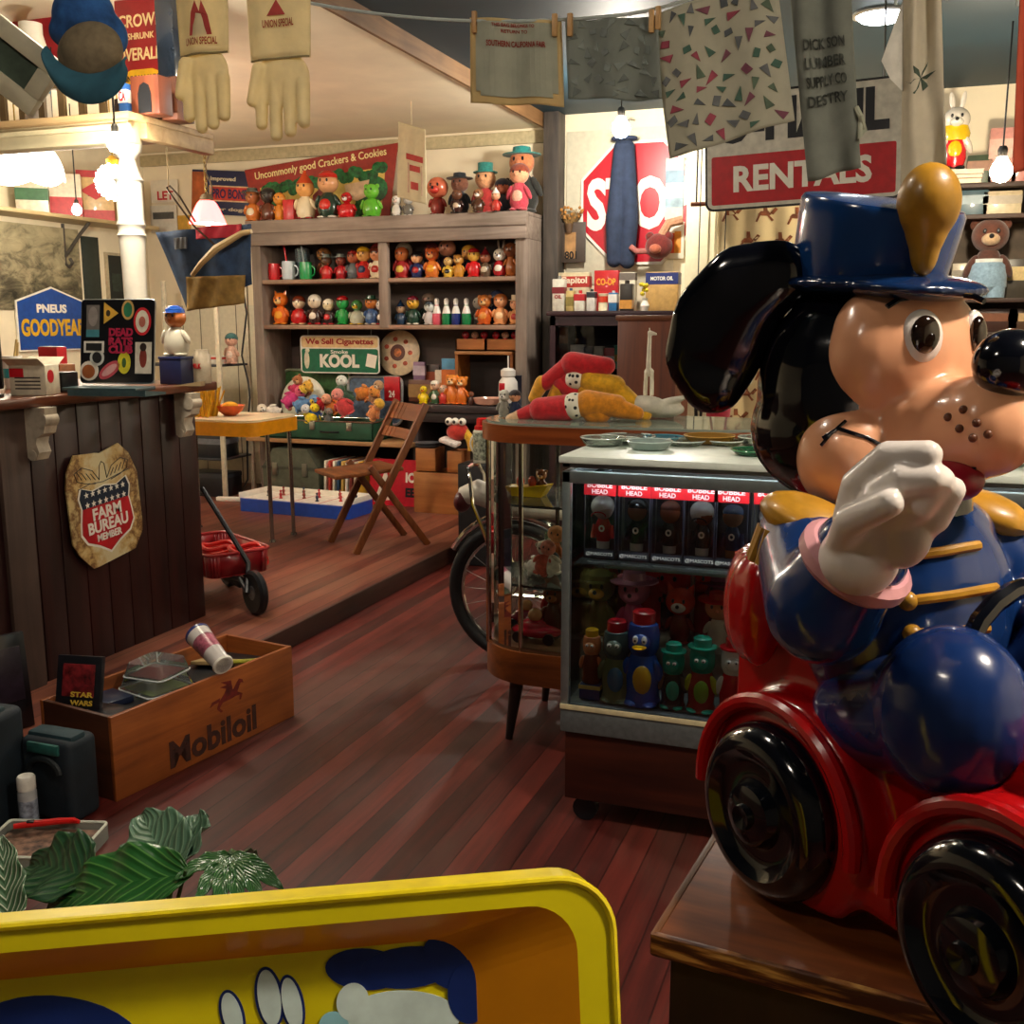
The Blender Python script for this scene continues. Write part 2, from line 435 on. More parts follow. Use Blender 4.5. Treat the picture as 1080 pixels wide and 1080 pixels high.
P = atX(114, 533, -2.70)
s = thing('tin_sign', 'rusty cream tin sign with a red and blue farm bureau shield, on the counter front', 'sign', (-2.712, P.y, P.z), rot=(0, math.radians(-4), PI/2))
w, h = .37, .43
m, nt, bs = nodes('rusty_enamel')
v = coords(nt); sep = N(nt, 'ShaderNodeSeparateXYZ'); L(nt, v, sep.inputs[0])
ab = N(nt, 'ShaderNodeMath', operation='ABSOLUTE'); L(nt, sep.outputs['X'], ab.inputs[0])
nf = noise(nt, v, 16, 6, .7)
ma = N(nt, 'ShaderNodeMath', operation='MULTIPLY_ADD'); L(nt, ab.outputs[0], ma.inputs[0]); ma.inputs[1].default_value = 2.2; L(nt, nf, ma.inputs[2])
L(nt, ramp(nt, ma.outputs[0], [(.55, '#d8cba0'), (.72, '#c9a86a'), (.84, '#6d4420'), (.97, '#c8b07a')]), bs.inputs['Base Color']); bs.inputs['Roughness'].default_value = .45
pl = [(-.13, .21), (-.02, .2), (.0, .195), (.02, .2), (.1, .215), (.15, .17), (.185, .09), (.185, -.1), (.18, -.14), (.13, -.2), (-.06, -.215), (-.1, -.215), (-.16, -.15), (-.185, -.1), (-.185, .1), (-.17, .16)]
B().prism(pl, .006).build('plate', m, s)
sh = [(-.115, .095), (-.06, .075), (0, .085), (.06, .075), (.115, .095), (.13, .06), (.12, .02), (.13, -.03), (.135, -.07), (.11, -.105), (.05, -.13), (0, -.16), (-.05, -.13), (-.11, -.105), (-.135, -.07), (-.13, -.03), (-.12, .02), (-.13, .06)]
sh = [(x, z-.01) for x, z in sh]
B().prism([(x*1.06, z*1.06) for x, z in sh], .0075).build('shield_border', WHITE, s)
B().prism([q for q in sh if q[1] < .02], .0095).build('red_field', M('#b81420', .4, var=.15, scale=12), s)
B().prism([q for q in sh if q[1] > .0]+[], .0095).build('blue_field', M('#12253a', .4), s)
g = B()
for r in range(2):
    for i in range(7):
        cx, cz = -.095+i*.032, .058-r*.037
        st = []
        for k in range(10):
            a = PI/2+k*PI/5; q = .0125 if k % 2 == 0 else .005
            st.append((cx+q*math.cos(a), cz+q*math.sin(a)))
        g.prism(st, .0115)
g.build('stars', WHITE, s)
text('FARM', s, WHITE, .15, .045, (0, -.0055, -.02), bold=.03)
text('BUREAU', s, WHITE, .21, .045, (0, -.0055, -.068), bold=.03)
text('MEMBER', s, WHITE, .13, .027, (0, -.0055, -.11), bold=.03)
g = B()
def line(pts, r=.0016, y=-.0035): g.tube([(x, y, z) for x, z in pts], r, 5)
for sg in (-1, 1):
    line([(sg*.02, .1), (sg*.05, .14), (sg*.1, .16), (sg*.14, .145), (sg*.13, .115), (sg*.09, .1), (sg*.04, .09)])
    for k in range(4): line([(sg*(.04+k*.022), .105+.004*k), (sg*(.06+k*.022), .13+.006*k)])
line([(-.02, .1), (-.012, .15), (0, .165), (.014, .155), (.02, .1)]); line([(-.13, .085), (-.07, .095), (0, .09), (.07, .1), (.14, .11)])
g.build('eagle_drawing', BLACK, s)
# ------------------------------------------------------------- canopy over the counter, on its turned post
t = thing('counter_canopy', 'cream wooden canopy shelf above the counter on a turned white post', 'canopy', (-2.87, 3.5, 1.09))
pf = [(.055, 0), (.055, .1), (.04, .11), (.04, .13), (.05, .14), (.042, .16), (.046, .45), (.05, .55), (.05, .57), (.056, .58), (.05, .59), (.05, .61), (.056, .62), (.05, .64), (.05, .78), (.058, .79), (.05, .8), (.036, .84), (.03, .87), (.055, .9), (.06, .93), (.062, 1.0)]
B().lathe(pf, (0, 0, 0), 24).build('turned_post', M('#c9c2b2', .45, var=.1, scale=8), t)
b = B().bx(-2.0, .07, -.07, .0, .92, 1.0, .004).bx(-2.0, .09, -.09, -.07, .965, .985, .004)
b.build('front_beam', M('#cfc19a', .6, var=.1, scale=8), t)
b = B().bx(-2.0, .1, -.1, .43, 1.0, 1.025, .004).bx(.05, .1, 0, .43, .94, 1.0, .004)
b.build('shelf_board', WD('#9c7a50', '#c8a878', 0, 1, .6), t)
# ------------------------------------------------------------- bookcase
X0, X1, YF, YB = -4.37, -2.262, 6.58, 6.96
bk = thing('bookcase', 'tall weathered grey wood bookcase full of toys against the back wall', 'bookcase', (-3.3, 6.77, .09))
def rel(x0, x1, y0, y1, z0, z1, bev=.004): return B().bx(x0+3.3, x1+3.3, y0-6.77, y1-6.77, z0-.09, z1-.09, bev)
rel(X0-.03, X1-.03, YF-.02, YF+.025, 1.868, 2.04).build('header_board', GREYW, bk)
rel(X0-.03, X1-.03, YF+.026, YB, 2.015, 2.04).build('top_board', GREYW, bk)
for x in (X0-.03, X1-.06): rel(x, x+.03, YF+.026, YB, 1.868, 2.015).build('header_side', GREYW, bk)
rel(X0-.03, X1-.03, YF-.027, YF-.018, 1.95, 1.957, .001).build('header_batten', WD('#5a4a40', '#7c6a5c', 0), bk)
rel(X0, X0+.075, YF, YB, .09, 1.868).build('side_post', GREYV, bk)
rel(X1-.11, X1-.03, YF, YB, .09, 1.868).build('side_post', GREYV, bk)
rel(-3.365, -3.295, YF, YF+.04, 1.3, 1.868).build('middle_post', GREYV, bk)
SH1, SH2, DESK, BENCH = 1.632, 1.318, .79, .53
rel(X0+.075, X1-.11, YF+.005, YB, SH1-.028, SH1).build('shelf', WD('#8a6c58', '#b8967c', 0, 1, .6), bk)
rel(X0+.075, X1-.11, YF+.005, YB, SH2-.03, SH2).build('shelf', WD('#8a6c58', '#b8967c', 0, 1, .6), bk)
rel(X0, X1-.03, YB-.015, YB+.01, .09, 2.0, .001).build('back_panel', WD('#4a4440', '#6c5c54', 0, .8, .8), bk)
rel(-3.05, X1-.11, YF-.12, YB, DESK-.05, DESK).build('desk_ledge', WD('#2a2628', '#46393a', 0, 1, .4), bk)
rel(-3.05, X1-.11, YF-.1, YF-.085, DESK-.12, DESK-.05).build('apron', WD('#1e1c20', '#35292a', 0, 1, .4), bk)
rel(X0+.02, -3.05, YF-.2, YB, BENCH-.03, BENCH).build('bench_shelf', WD('#9a6c40', '#c89a68', 0, 1, .6), bk)
rel(-3.08, -3.04, YF-.1, YB, .09, DESK-.05).build('divider', WD('#2a2628', '#46393a', 2), bk)
# ------------------------------------------------------------- display case
CX0, CX1, CY0, CY1 = -.785, .62, 2.53, 2.965
CZ = dict(base0=.07, skirt0=.262, floor=.34, top=1.0)
ALU = M('#8e9a9c', .38, .75, var=.08, scale=30)
dc = thing('display_case', 'glass shop display case with grey metal frame and white top, full of toy figures', 'display case', (0, 2.7, 0))
def dcb(x0, x1, y0, y1, z0, z1, bev=.003): return B().bx(x0, x1, y0-2.7, y1-2.7, z0, z1, bev)
dcb(CX0+.01, CX1-.01, CY0+.012, CY1-.012, .07, .262).build('base_panel', WD('#2e120c', '#5c2615', 0, .7, .4), dc)
dcb(CX0, CX1, CY0, CY1, .262, .338).build('skirt', M('#747c7e', .5, .5, var=.12, scale=60), dc)
for x in (CX0, CX1-.022):
    for y in (CY0, CY1-.022): dcb(x, x+.022, y, y+.022, .338, .955).build('frame_post', ALU, dc)
b = B()
for (a0, a1, b0, b1) in ((CX0, CX1, CY0, CY0+.022), (CX0, CX1, CY1-.022, CY1), (CX0, CX0+.022, CY0, CY1), (CX1-.022, CX1, CY0, CY1)):
    b.bx(a0, a1, b0-2.7, b1-2.7, .93, .96, .002).bx(a0, a1, b0-2.7, b1-2.7, .97, .982, .002)
b.build('top_rail', ALU, dc)
dcb(CX0-.006, CX1+.006, CY0-.012, CY1+.006, .982, 1.0).build('top', M('#dfe9df', .35, var=.05), dc)
dcb(CX0+.022, CX1-.022, CY0+.006, CY0+.011, .338, .93, 0).build('front_glass', GL('#fdfefd'), dc, 0)
dcb(CX0+.006, CX0+.011, CY0+.022, CY1-.022, .338, .93, 0).build('side_glass', GL(), dc, 0)
dcb(CX0+.022, CX1-.022, CY1-.014, CY1-.008, .338, .93, 0).build('back_panel', M('#57564e', .6), dc, 0)
SHELFZ = .716
dcb(CX0+.024, CX1-.024, CY0+.03, CY1-.03, SHELFZ-.008, SHELFZ, .001).build('glass_shelf', GL('#e0f0ea', body=.03), dc)
dcb(CX0+.024, CX1-.024, CY0+.19, CY1-.03, .338, .46, .003).build('riser_step', M('#8c8474', .7), dc)
b = B()
for x in (-.5, -.1, .3): b.cyl((x, .15, .46), (x, .15, .708), .006, n=8)
b.bm.free()
for x in (CX0+.06, CX1-.06):
    for y in (CY0+.05, CY1-.05):
        g = B().lathe([(.034, -.012), (.034, .012)], (x, y-2.7, .034), 16, (PI/2, 0, 0)).bx(x-.015, x+.015, y-2.72, y-2.68, .055, .07)
        g.build('caster', BLACK, dc)
for x in (-.5, -.1, .3): B().cyl((x, .15, .46), (x, .15, .708), .006, n=8).build('shelf_support', MT('#9a9a98', .3), dc)
B().bx(CX0+.05, CX1-.05, CY0-2.7+.024, CY0-2.7+.036, .936, .950, .002).build('fill_strip', EM('#eef3ff', 12), dc)  # added glowing strip behind the top rail, brightens the case contents
dcb(CX0+.0, CX1, CY0-.004, CY0, .326, .340, .001).build('lower_trim', M('#d6c9a0', .5), dc)
# ------------------------------------------------------------- glass vitrine on legs, left of the case
VX, VY = -.78, 3.22
vt = thing('glass_vitrine', 'oval glass vitrine with wooden top and base on tapered dark legs', 'vitrine', (VX, VY, 0))
def oval(z0, z1, w, d, r, mat, name, parent=None):
    g = B().prism(rrect(w, d, r, 10), z1-z0, MX.Translation((0, 0, (z0+z1)/2)) @ MX.Rotation(-PI/2, 4, 'X'))
    return g.build(name, mat, parent or vt)
vw, vd = .92, .44
oval(.2, .305, vw, vd, .2, WD('#5c2a10', '#b8662c', 0, .7, .35), 'wooden_base')
oval(.305, .317, vw-.02, vd-.02, .19, M('#6b4a34', .5), 'base_floor')
oval(.97, 1.022, vw+.02, vd+.02, .2, WD('#6a2c12', '#b05c2a', 0, .7, .3), 'wooden_top')
oval(1.022, 1.03, vw+.0, vd+.0, .2, GL('#c4d4c4', .05, .45), 'glass_cover')
V1, V2 = .775, .52
oval(V1-.008, V1, vw-.04, vd-.04, .18, GL('#e4f0e8', body=.06), 'glass_shelf')
oval(V2-.008, V2, vw-.04, vd-.04, .18, GL('#e4f0e8', body=.06), 'glass_shelf')
g = B(); pts = rrect(vw-.015, vd-.015, .19, 10)
for i in range(len(pts)):
    a, c = pts[i], pts[(i+1) % len(pts)]
    g.face([(a[0], a[1], .317), (c[0], c[1], .317), (c[0], c[1], .97), (a[0], a[1], .97)])
g.build('curved_glass', GL('#f6faf6'), vt)
B().bx(-.3, .3, .17, .185, .955, .968, .002).build('fill_strip', EM('#fff4e4', 9), vt)  # glowing strip added under the wooden top to light the vitrine shelves
for (x, y) in ((-.43, -.12), (-.29, -.2), (.3, -.21), (-.3, .21), (.3, .21)):
    B().cyl((x, y, .3), (x, y, .97), .008, n=8).build('chrome_rod', CHROME, vt)
for (x, y) in ((-.31, -.17), (.31, -.17), (-.31, .17), (.31, .17)):
    B().cyl((x*1.08, y*1.1, 0), (x, y, .21), .012, .024).build('leg', WD('#1a0d0a', '#33190f', 2), vt)
# ------------------------------------------------------------- pedestal under the toy
ang = math.atan2(.153, .055)-PI/2
pd = thing('wooden_pedestal', 'scuffed brown wooden pedestal with worn pale edges under the red toy car', 'pedestal', (-.187, .916, 0), math.radians(-6))
m, nt, bs = nodes('scuffed_top')
v = coords(nt); nf = noise(nt, v, 7, 6, .65); n2 = noise(nt, coords(nt, (6, 40, 40)), 1, 5)
mx = N(nt, 'ShaderNodeMix', data_type='RGBA'); L(nt, ramp(nt, nf, [(.56, (0, 0, 0, 1)), (.74, (.55,)*3+(1,))]), mx.inputs['Factor'])
L(nt, ramp(nt, n2, [(.3, '#5a2a10'), (.7, '#8a4a1c')]), mx.inputs['A']); mx.inputs['B'].default_value = lin('#b5854a')
L(nt, mx.outputs['Result'], bs.inputs['Base Color']); bs.inputs['Roughness'].default_value = .4
B().bx(0, .62, 0, .56, .725, .75, .003).build('top', m, pd)
m2, nt, bs = nodes('worn_edge')
v = coords(nt); nf = noise(nt, coords(nt, (3, 3, 30)), 4, 5)
L(nt, ramp(nt, nf, [(.45, '#4a2410'), (.55, '#9a6530'), (.66, '#e0b060')]), bs.inputs['Base Color']); bs.inputs['Roughness'].default_value = .5
B().bx(-.003, .623, -.004, .004, .728, .7515, .0025).build('worn_front_edge', m2, pd)
B().bx(-.004, .004, -.003, .3, .728, .7515, .0025).build('worn_side_edge', WD('#4a2410', '#8a5526', 1), pd)
b = B().bx(.012, .61, .012, .55, 0, .725, .004)
b.build('body', WD('#1c100b', '#3b2213', 2, .8, .5), pd)
# ------------------------------------------------------------- big plastic toy: drum-major puppy driving a red car
HD = math.radians(-43.25); TC = V((.107, 1.018, .7515))
TM = MX.Translation(TC) @ MX.Rotation(HD, 4, 'Z'); TI = TM.inverted()
ty = thing('toy_car', 'big red plastic toy car driven by a toy puppy in blue band uniform', 'toy', TC, HD)
HX = V((math.cos(HD), math.sin(HD), 0)); LN = V((-math.sin(HD), math.cos(HD), 0))
def tp(px, py, yl):
    d = ray(px, py); t = (yl+(TC-EYE).dot(LN))/d.dot(LN)
    return TI @ (EYE+d*t)
def bvh(*obs):
    vs, fs = [], []
    for o in obs:
        k = len(vs); vs += [v.co.copy() for v in o.data.vertices]; fs += [[k+i for i in p.vertices] for p in o.data.polygons]
    return BVHTree.FromPolygons(vs, fs)
def hit(bv, px, py):
    o = TI @ EYE; d = (TI.to_3x3() @ ray(px, py)).normalized()
    q = bv.ray_cast(o, d)
    return (q[0], q[1]) if q[0] else (tp(px, py, -.08), V((0, -1, 0)))
def P3(h): return PL(h)
TRED = M('#b40f12', .2, var=.05, scale=10, coat=.5); TBLUE = M('#133268', .22, var=.05, scale=10, coat=.4)
TBLK = M('#0a0c14', .12, var=.05, coat=.7); PEACH = M('#f2b086', .26, var=.05, scale=10, coat=.35)
TGOLD = M('#b98624', .38, var=.2, scale=30, coat=.2); TWHT = M('#f4ebe4', .3, var=.05, scale=10, coat=.3); HATB = M('#15407e', .18, var=.05, scale=10, coat=.5)
# car body
prof = [(-.262, .035), (-.275, .12), (-.27, .2), (-.285, .33), (-.24, .345), (-.2, .3), (-.17, .27), (-.06, .19), (.02, .178), (.065, .2), (.1, .245), (.15, .262), (.22, .22), (.25, .14), (.245, .035)]
g = B().prism(prof, .17)
rear, front = V((-.152, 0, .087)), V((.114, 0, .084))
for sg in (-1, 1):
    for c, r in ((rear, .118), (front, .12)):
        g.lathe([(r*.8, -.04), (r, -.03), (r*1.0, .03), (r*.8, .04)], (c.x, sg*.088, c.z+.004), 32, (PI/2, 0, 0))
    g.box((-.01, sg*.085, .05), (.3, .05, .05), bev=.015)
for k in range(15):                                                # curled seat back
    a = PI/2+PI*k/14
    g.ball((-.2+.085*math.cos(a), .115*math.sin(a), .285), (.025, .025, .06), u=12, v=8)
o = g.build('x', TRED)
md = o.modifiers.new('r', 'REMESH'); md.mode = 'VOXEL'; md.voxel_size = .005
ms = o.modifiers.new('s', 'SMOOTH'); ms.factor = .5; ms.iterations = 9
me = evalmesh(o); D.objects.remove(o)
# flatten whatever would sink under the tyres' contact plane
for v in me.vertices: v.co.z = max(v.co.z, .012)
for p in me.polygons: p.use_smooth = True
body = link('car_body', me, ty)
g = B()                                                            # raised lips of the wheel arches
for sg in (-1, 1):
    for c, r in ((rear, .112), (front, .114)):
        g.tube([(c.x+r*math.cos(a), sg*.131, c.z+.004+r*math.sin(a)) for a in [math.radians(-5+190*k/20) for k in range(21)]], .009, 10)
g.build('wheel_arch_lip', TRED, ty)
def wheel(c, sg):
    w = B().lathe([(.0, -.03), (.05, -.03)]+[(.066+.025*math.cos(a), .031*math.sin(a)) for a in [math.radians(-80+10*k) for k in range(18)]]+[ (.058, .024), (.05, .02), (.036, .022), (.03, .034), (.02, .037), (0, .038)], n=48)
    return w.build('wheel', TBLK, ty, loc=(c.x, sg*.128, .0915), rot=(sg*-PI/2, 0, 0))
for c in (rear, front):
    for sg in (-1, 1):
        w = wheel(c, sg)
        B().lathe([(0, .039), (.012, .043), (.014, .036)], n=16).build('hub_cap', M('#15171c', .2, .3), w)
B().tube([(.02+.0*k, .075*math.cos(k*PI/10), .29+.06*math.sin(k*PI/10)) for k in range(20)], .009, 8, True).build('steering_wheel', TBLK, ty)
# driver: torso, arms and legs in one skin
sh, el, wr = V((-.15, -.105, .365)), tp(868, 640, -.165), tp(905, 588, -.16)
fsh, fel, fwr = V((-.14, .1, .36)), V((-.07, .15, .29)), V((.0, .09, .31))
jk = blob('jacket', [((-.115, 0, .29), (.098, .108, .13)), ((-.125, 0, .37), (.075, .1, .05))], TBLUE, ty, .005, 6,
          caps=[(sh, el, .05, .052), (el, wr, .05, .042), (fsh, fel, .05, .05), (fel, fwr, .048, .04)])
kn = tp(1003, 752, -.085)
blob('trousers', [(kn, (.07, .062, .078)), ((kn.x, -kn.y, kn.z), (.07, .062, .078)), ((-.1, 0, .2), (.09, .1, .06))], M('#142f66', .22, var=.05, scale=10, coat=.4), ty, .005, 6,
     caps=[((-.1, -.06, .2), kn, .055, .062), ((-.1, .06, .2), (kn.x, -kn.y, kn.z), .055, .062)])
bj = bvh(jk)
def band(name, pts, r, mat, bv, off=.002):
    q = []
    for i in range(len(pts)-1):
        for k in range(5):
            t = k/5; q.append((pts[i][0]*(1-t)+pts[i+1][0]*t, pts[i][1]*(1-t)+pts[i+1][1]*t))
    q.append(pts[-1]); o = []
    for px, py in q:
        p, nn = hit(bv, px, py); o.append(p+nn*off)
    return B().tube(o, r, 8).build(name, mat, ty)
for (a, c) in (((948, 588), (1030, 576)), ((957, 634), (1048, 620)), ((962, 668), (1040, 662))):
    band('gold_braid', [a, ((a[0]+c[0])/2, (a[1]+c[1])/2+1), c], .005, TGOLD, bj)
    p, nn = hit(bj, *a); B().ball(p+nn*.003, .009).build('button', TGOLD, ty)
def epaulet(px, py, yl, s):
    c = tp(px, py, yl); g = B().ball(c, (.05*s, .04*s, .022*s), (0, .3, .4))
    for k in range(11):
        a = PI*.45+PI*1.1*k/10; q = c+V((.045*s*math.cos(a), (.038*s)*math.sin(a)*-1 if yl < 0 else .038*s*math.sin(a), -.01))
        g.cyl(q, q+V((math.cos(a)*.012, (-.012 if yl < 0 else .012)*abs(math.sin(a)), -.032*s)), .0075*s, .005*s, 8)
    g.build('epaulet', TGOLD, ty)
epaulet(853, 548, -.115, 1.0); epaulet(1042, 540, .105, .9)
B().lathe([(.07, -.02), (.062, .02)], (-.13, 0, .405), 24).build('collar', TBLK, ty)
# head
hc = tp(900, 412, 0)
head = blob('head', [(hc, (.098, .1, .122)), (hc+V((-.01, 0, -.04)), (.095, .1, .08))], TBLK, ty, .005, 6)
mz = tp(1040, 438, 0)
face = blob('face', [(tp(955, 372, -.0), (.055, .088, .072)), (hc+V((.05, -.052, -.062)), (.05, .05, .055)), (hc+V((.05, .052, -.062)), (.05, .05, .055)),
                     (hc+V((.06, 0, -.075)), (.06, .07, .05)), (hc+V((.062, -.03, .06)), (.04, .05, .045)), (hc+V((.062, .03, .06)), (.04, .05, .045))], PEACH, ty, .005, 7,
            caps=[(hc+V((.06, 0, -.05)), mz+V((.0, 0, -.01)), .06, .048), (hc+V((.04, 0, -.09)), mz+V((-.03, 0, -.035)), .05, .03)])
nz = tp(1066, 384, 0)
B().ball(nz, (.03, .036, .031), u=28, v=18).build('nose', TBLK, ty)
bf = bvh(face)
for (px, py, w) in ((975, 356, 1.0), (1032, 356, .85)):
    p, nn = hit(bf, px, py)
    e = B().ball(p-nn*.006, (.012, .022*w, .027), (0, 0, math.atan2(nn.y, nn.x)), 24, 16).build('eye', TWHT, ty)
    p2, n2 = hit(bvh(e), px+3, py-3)
    B().ball(p2-n2*.004, (.008, .015*w, .018), (0, 0, math.atan2(nn.y, nn.x)), 20, 12).build('iris', M('#20130c', .08, coat=.6), e)
band('mouth_line', [(868, 462), (884, 452), (915, 462), (945, 478), (985, 492), (1030, 494)], .0022, TBLK, bf, .0)
band('mouth_line', [(866, 470), (876, 458), (892, 444)], .0018, TBLK, bf, .0)
band('eyebrow', [(935, 324), (948, 316), (965, 313)], .0028, TBLK, bf, .0); band('eyebrow', [(1018, 312), (1028, 313), (1038, 318)], .0025, TBLK, bf, .0)
for (px, py) in ((1000, 440), (1016, 432), (1012, 452), (1030, 446), (1026, 462), (1042, 458)):     # whisker freckles
    p, nn = hit(bf, px, py); B().ball(p, (.004, .004, .004), u=10, v=6).build('freckle', M('#6a3a20', .4), ty)
B().ball(tp(1003, 506, -.03), (.03, .028, .02)).build('tongue', M('#8e1226', .3), ty)
# hanging ears: a narrow root at the crown widening into a rounded lobe
def ear(sg):
    if sg < 0: pts = [(850, 292, -.05, .026), (818, 290, -.085, .036), (786, 306, -.105, .048), (764, 340, -.115, .056), (752, 374, -.118, .052), (752, 402, -.118, .036)]
    cs = []
    for px, py, yl, r in pts: cs.append((tp(px, py, yl), r))
    el = []
    for (a, ra), (c, rc) in zip(cs, cs[1:]):
        for k in range(5):
            t = k/5; r = ra+(rc-ra)*t
            el.append((a.lerp(c, t), (r*.55, r*.8, r) if 0 else (r, .019, r), (0, 0, .95)))
    c, r = cs[-1]; el.append((c, (r, .019, r), (0, 0, .95)))
    return el
e1 = ear(-1)
blob('floppy_ear', e1, TBLK, ty, .005, 7)
blob('floppy_ear', [((c.x, -c.y, c.z), r, (0, 0, -q[2])) for c, r, q in e1], TBLK, ty, .005, 7)
# hat
hb = tp(912, 300, 0)
hat_top = tp(932, 212, 0)
ax = (hat_top-hb).normalized(); rq = ax.to_track_quat('Z', 'Y').to_euler()
hh = (hat_top-hb).length
B().lathe([(.0, 0), (.072, 0), (.076, .02), (.079, hh*.75), (.0795, hh*.93), (.077, hh*.985), (.07, hh), (0, hh+.004)], hb, 48, rq).build('hat_crown', HATB, ty)
vis = hb+V((.03, 0, -.002))
blob('hat_brim', [(hb, (.093, .09, .014), (0, .05, 0)), (hb+V((.06, 0, -.004)), (.068, .078, .014), (0, .1, 0))], M('#0f2a55', .2, coat=.5), ty, .004, 5)
p0, p1 = tp(975, 262, -.02), tp(982, 190, -.02)
blob('plume', [(p0.lerp(p1, .68), (.028, .03, .036)), (p0.lerp(p1, .35), (.02, .02, .03)), (p0.lerp(p1, .05), (.014, .014, .03))], TGOLD, ty, .004, 4)
# paw raised to the mouth: palm, four fingers and a thumb
yl = -.185
pc = tp(922, 556, yl)
def q_(px, py, dy=0): return tp(px, py, yl+dy)
blob('raised_paw', [(q_(918, 562), (.033, .022, .036)), (q_(905, 590), (.034, .03, .03)), (q_(948, 560, .006), (.03, .018, .03))], TWHT, ty, .0028, 2,
     caps=[(q_(898, 548, -.008), q_(906, 512, -.014), .0155, .0145), (q_(906, 512, -.014), q_(938, 483, -.014), .0145, .0135), (q_(938, 483, -.014), q_(978, 480, -.004), .0135, .0115),
           (q_(912, 548, -.01), q_(928, 522, -.02), .014, .013), (q_(928, 522, -.02), q_(952, 506, -.018), .013, .0125), (q_(952, 506, -.018), q_(982, 505, -.006), .0125, .011),
           (q_(940, 552, .0), q_(968, 532, -.002), .0145, .014), (q_(968, 532, -.002), q_(990, 507, .004), .014, .012),
           (q_(950, 570, .01), q_(985, 545, .014), .0135, .013), (q_(985, 545, .014), q_(1003, 517, .018), .013, .011),
           (q_(888, 575, -.014), q_(898, 549, -.032), .0145, .0135), (q_(898, 549, -.032), q_(938, 531, -.034), .0135, .011)])
B().lathe([(.045, -.01), (.05, -.004), (.05, .006), (.044, .012)], wr.lerp(el, .1), 28, (wr-el).to_track_quat('Z', 'Y').to_euler()).build('cuff', M('#d79aa0', .3), ty)
# ------------------------------------------------------------- yellow tin tray in the foreground, on a low stand
a = V((-.549, .494, 0)); c = V((-.18, .70, 0)); dx = (c-a).normalized(); rz = math.atan2(dx.y, dx.x)
TW, TH = .80, .36
org = c-dx*(TW/2)
lean = math.radians(14)
nb = V((-dx.y, dx.x, 0))                                             # away from the camera
st = thing('low_stand', 'low dark wooden stand carrying the yellow tin tray', 'stand', (org.x-nb.x*.0, org.y-nb.y*.0, 0), rz)
zb = .935-TH*math.cos(lean)-.006
B().bx(-.42, .42, -.13, .08, zb-.03, zb, .004).build('top', BROWN, st)
for sx in (-.39, .39):
    for yy in (-.11, .06): B().bx(sx-.02, sx+.02, yy-.015, yy+.015, 0, zb-.03, .002).build('leg', BROWNV, st)
tr = thing('tin_tray', 'yellow tin tray with rolled rim and orange border, leaning upright in the foreground', 'tray', (org.x-nb.x*TH*math.sin(lean), org.y-nb.y*TH*math.sin(lean), zb+.001), rot=(-lean, 0, rz))
YEL = M('#d9c90e', .3, var=.08, scale=8, coat=.3); ORG = M('#d98a06', .3, var=.08, scale=8, coat=.3); YTOP = M('#e2cc14', .3, coat=.3)
def frame_strip(name, o1, o2, y1, y2, mat, par):
    g = B(); n = len(o1)
    for i in range(n):
        p, q = o1[i], o1[(i+1) % n]; r_, s_ = o2[(i+1) % n], o2[i]
        g.face([(p[0], y1, p[1]), (q[0], y1, q[1]), (r_[0], y2, r_[1]), (s_[0], y2, s_[1])])
    return g.build(name, mat, par)
cz = TH/2
R0 = rrect(TW, TH, .04, 8, 0, cz); R1 = rrect(TW-.03, TH-.034, .035, 8, -.012, cz); R2 = rrect(TW-.14, TH-.085, .035, 8, -.034, cz)
frame_strip('side_wall', R0, R0, .022, -.012, YTOP, tr)
frame_strip('flat_rim', R0, R1, -.012, -.012, YEL, tr)
frame_strip('sloped_border', R1, R2, -.012, .012, ORG, tr)
g = B().prism(R2, .002, MX.Translation((0, .013, 0))); g.build('field', YEL, tr)
g = B().tube([(x, -.012, z) for x, z in R0], .003, 8, True); g.build('rolled_edge', YTOP, tr)
for x in (-.13, -.055): B().box((x, -.006, TH), (.006, .018, .006), bev=.002).build('rim_dent', M('#6a4c0c', .5), tr)
# plain painted shapes on the field: blue cloud with an outline, pale rounded petals, a blue hill
TRM = MX.Translation(tr.location) @ Euler(tr.rotation_euler).to_matrix().to_4x4(); TRI = TRM.inverted()
def onT(px, py):
    o = TRI @ EYE; d = TRI.to_3x3() @ ray(px, py); k = (.012-o.y)/d.y; q = o+d*k; return q.x, q.z
def decal(name, pls, mat, y, par=tr):
    g = B()
    for i, pl in enumerate(pls): g.prism([onT(*q) for q in pl], .0006, MX.Translation((0, y-.00025*i, 0)))
    return g.build(name, mat, par, 0)
def oval2(cx, cy_, rx, ry, a=0, n=30): return [(cx+rx*math.cos(t)*math.cos(a)-ry*math.sin(t)*math.sin(a), cy_+rx*math.cos(t)*math.sin(a)+ry*math.sin(t)*math.cos(a)) for t in [2*PI*i/n for i in range(n)]]
NAVY = M('#142a6a', .3, coat=.3); PALE = M('#cfe2dc', .3, coat=.3); LB = M('#8fc6cf', .3, coat=.3)
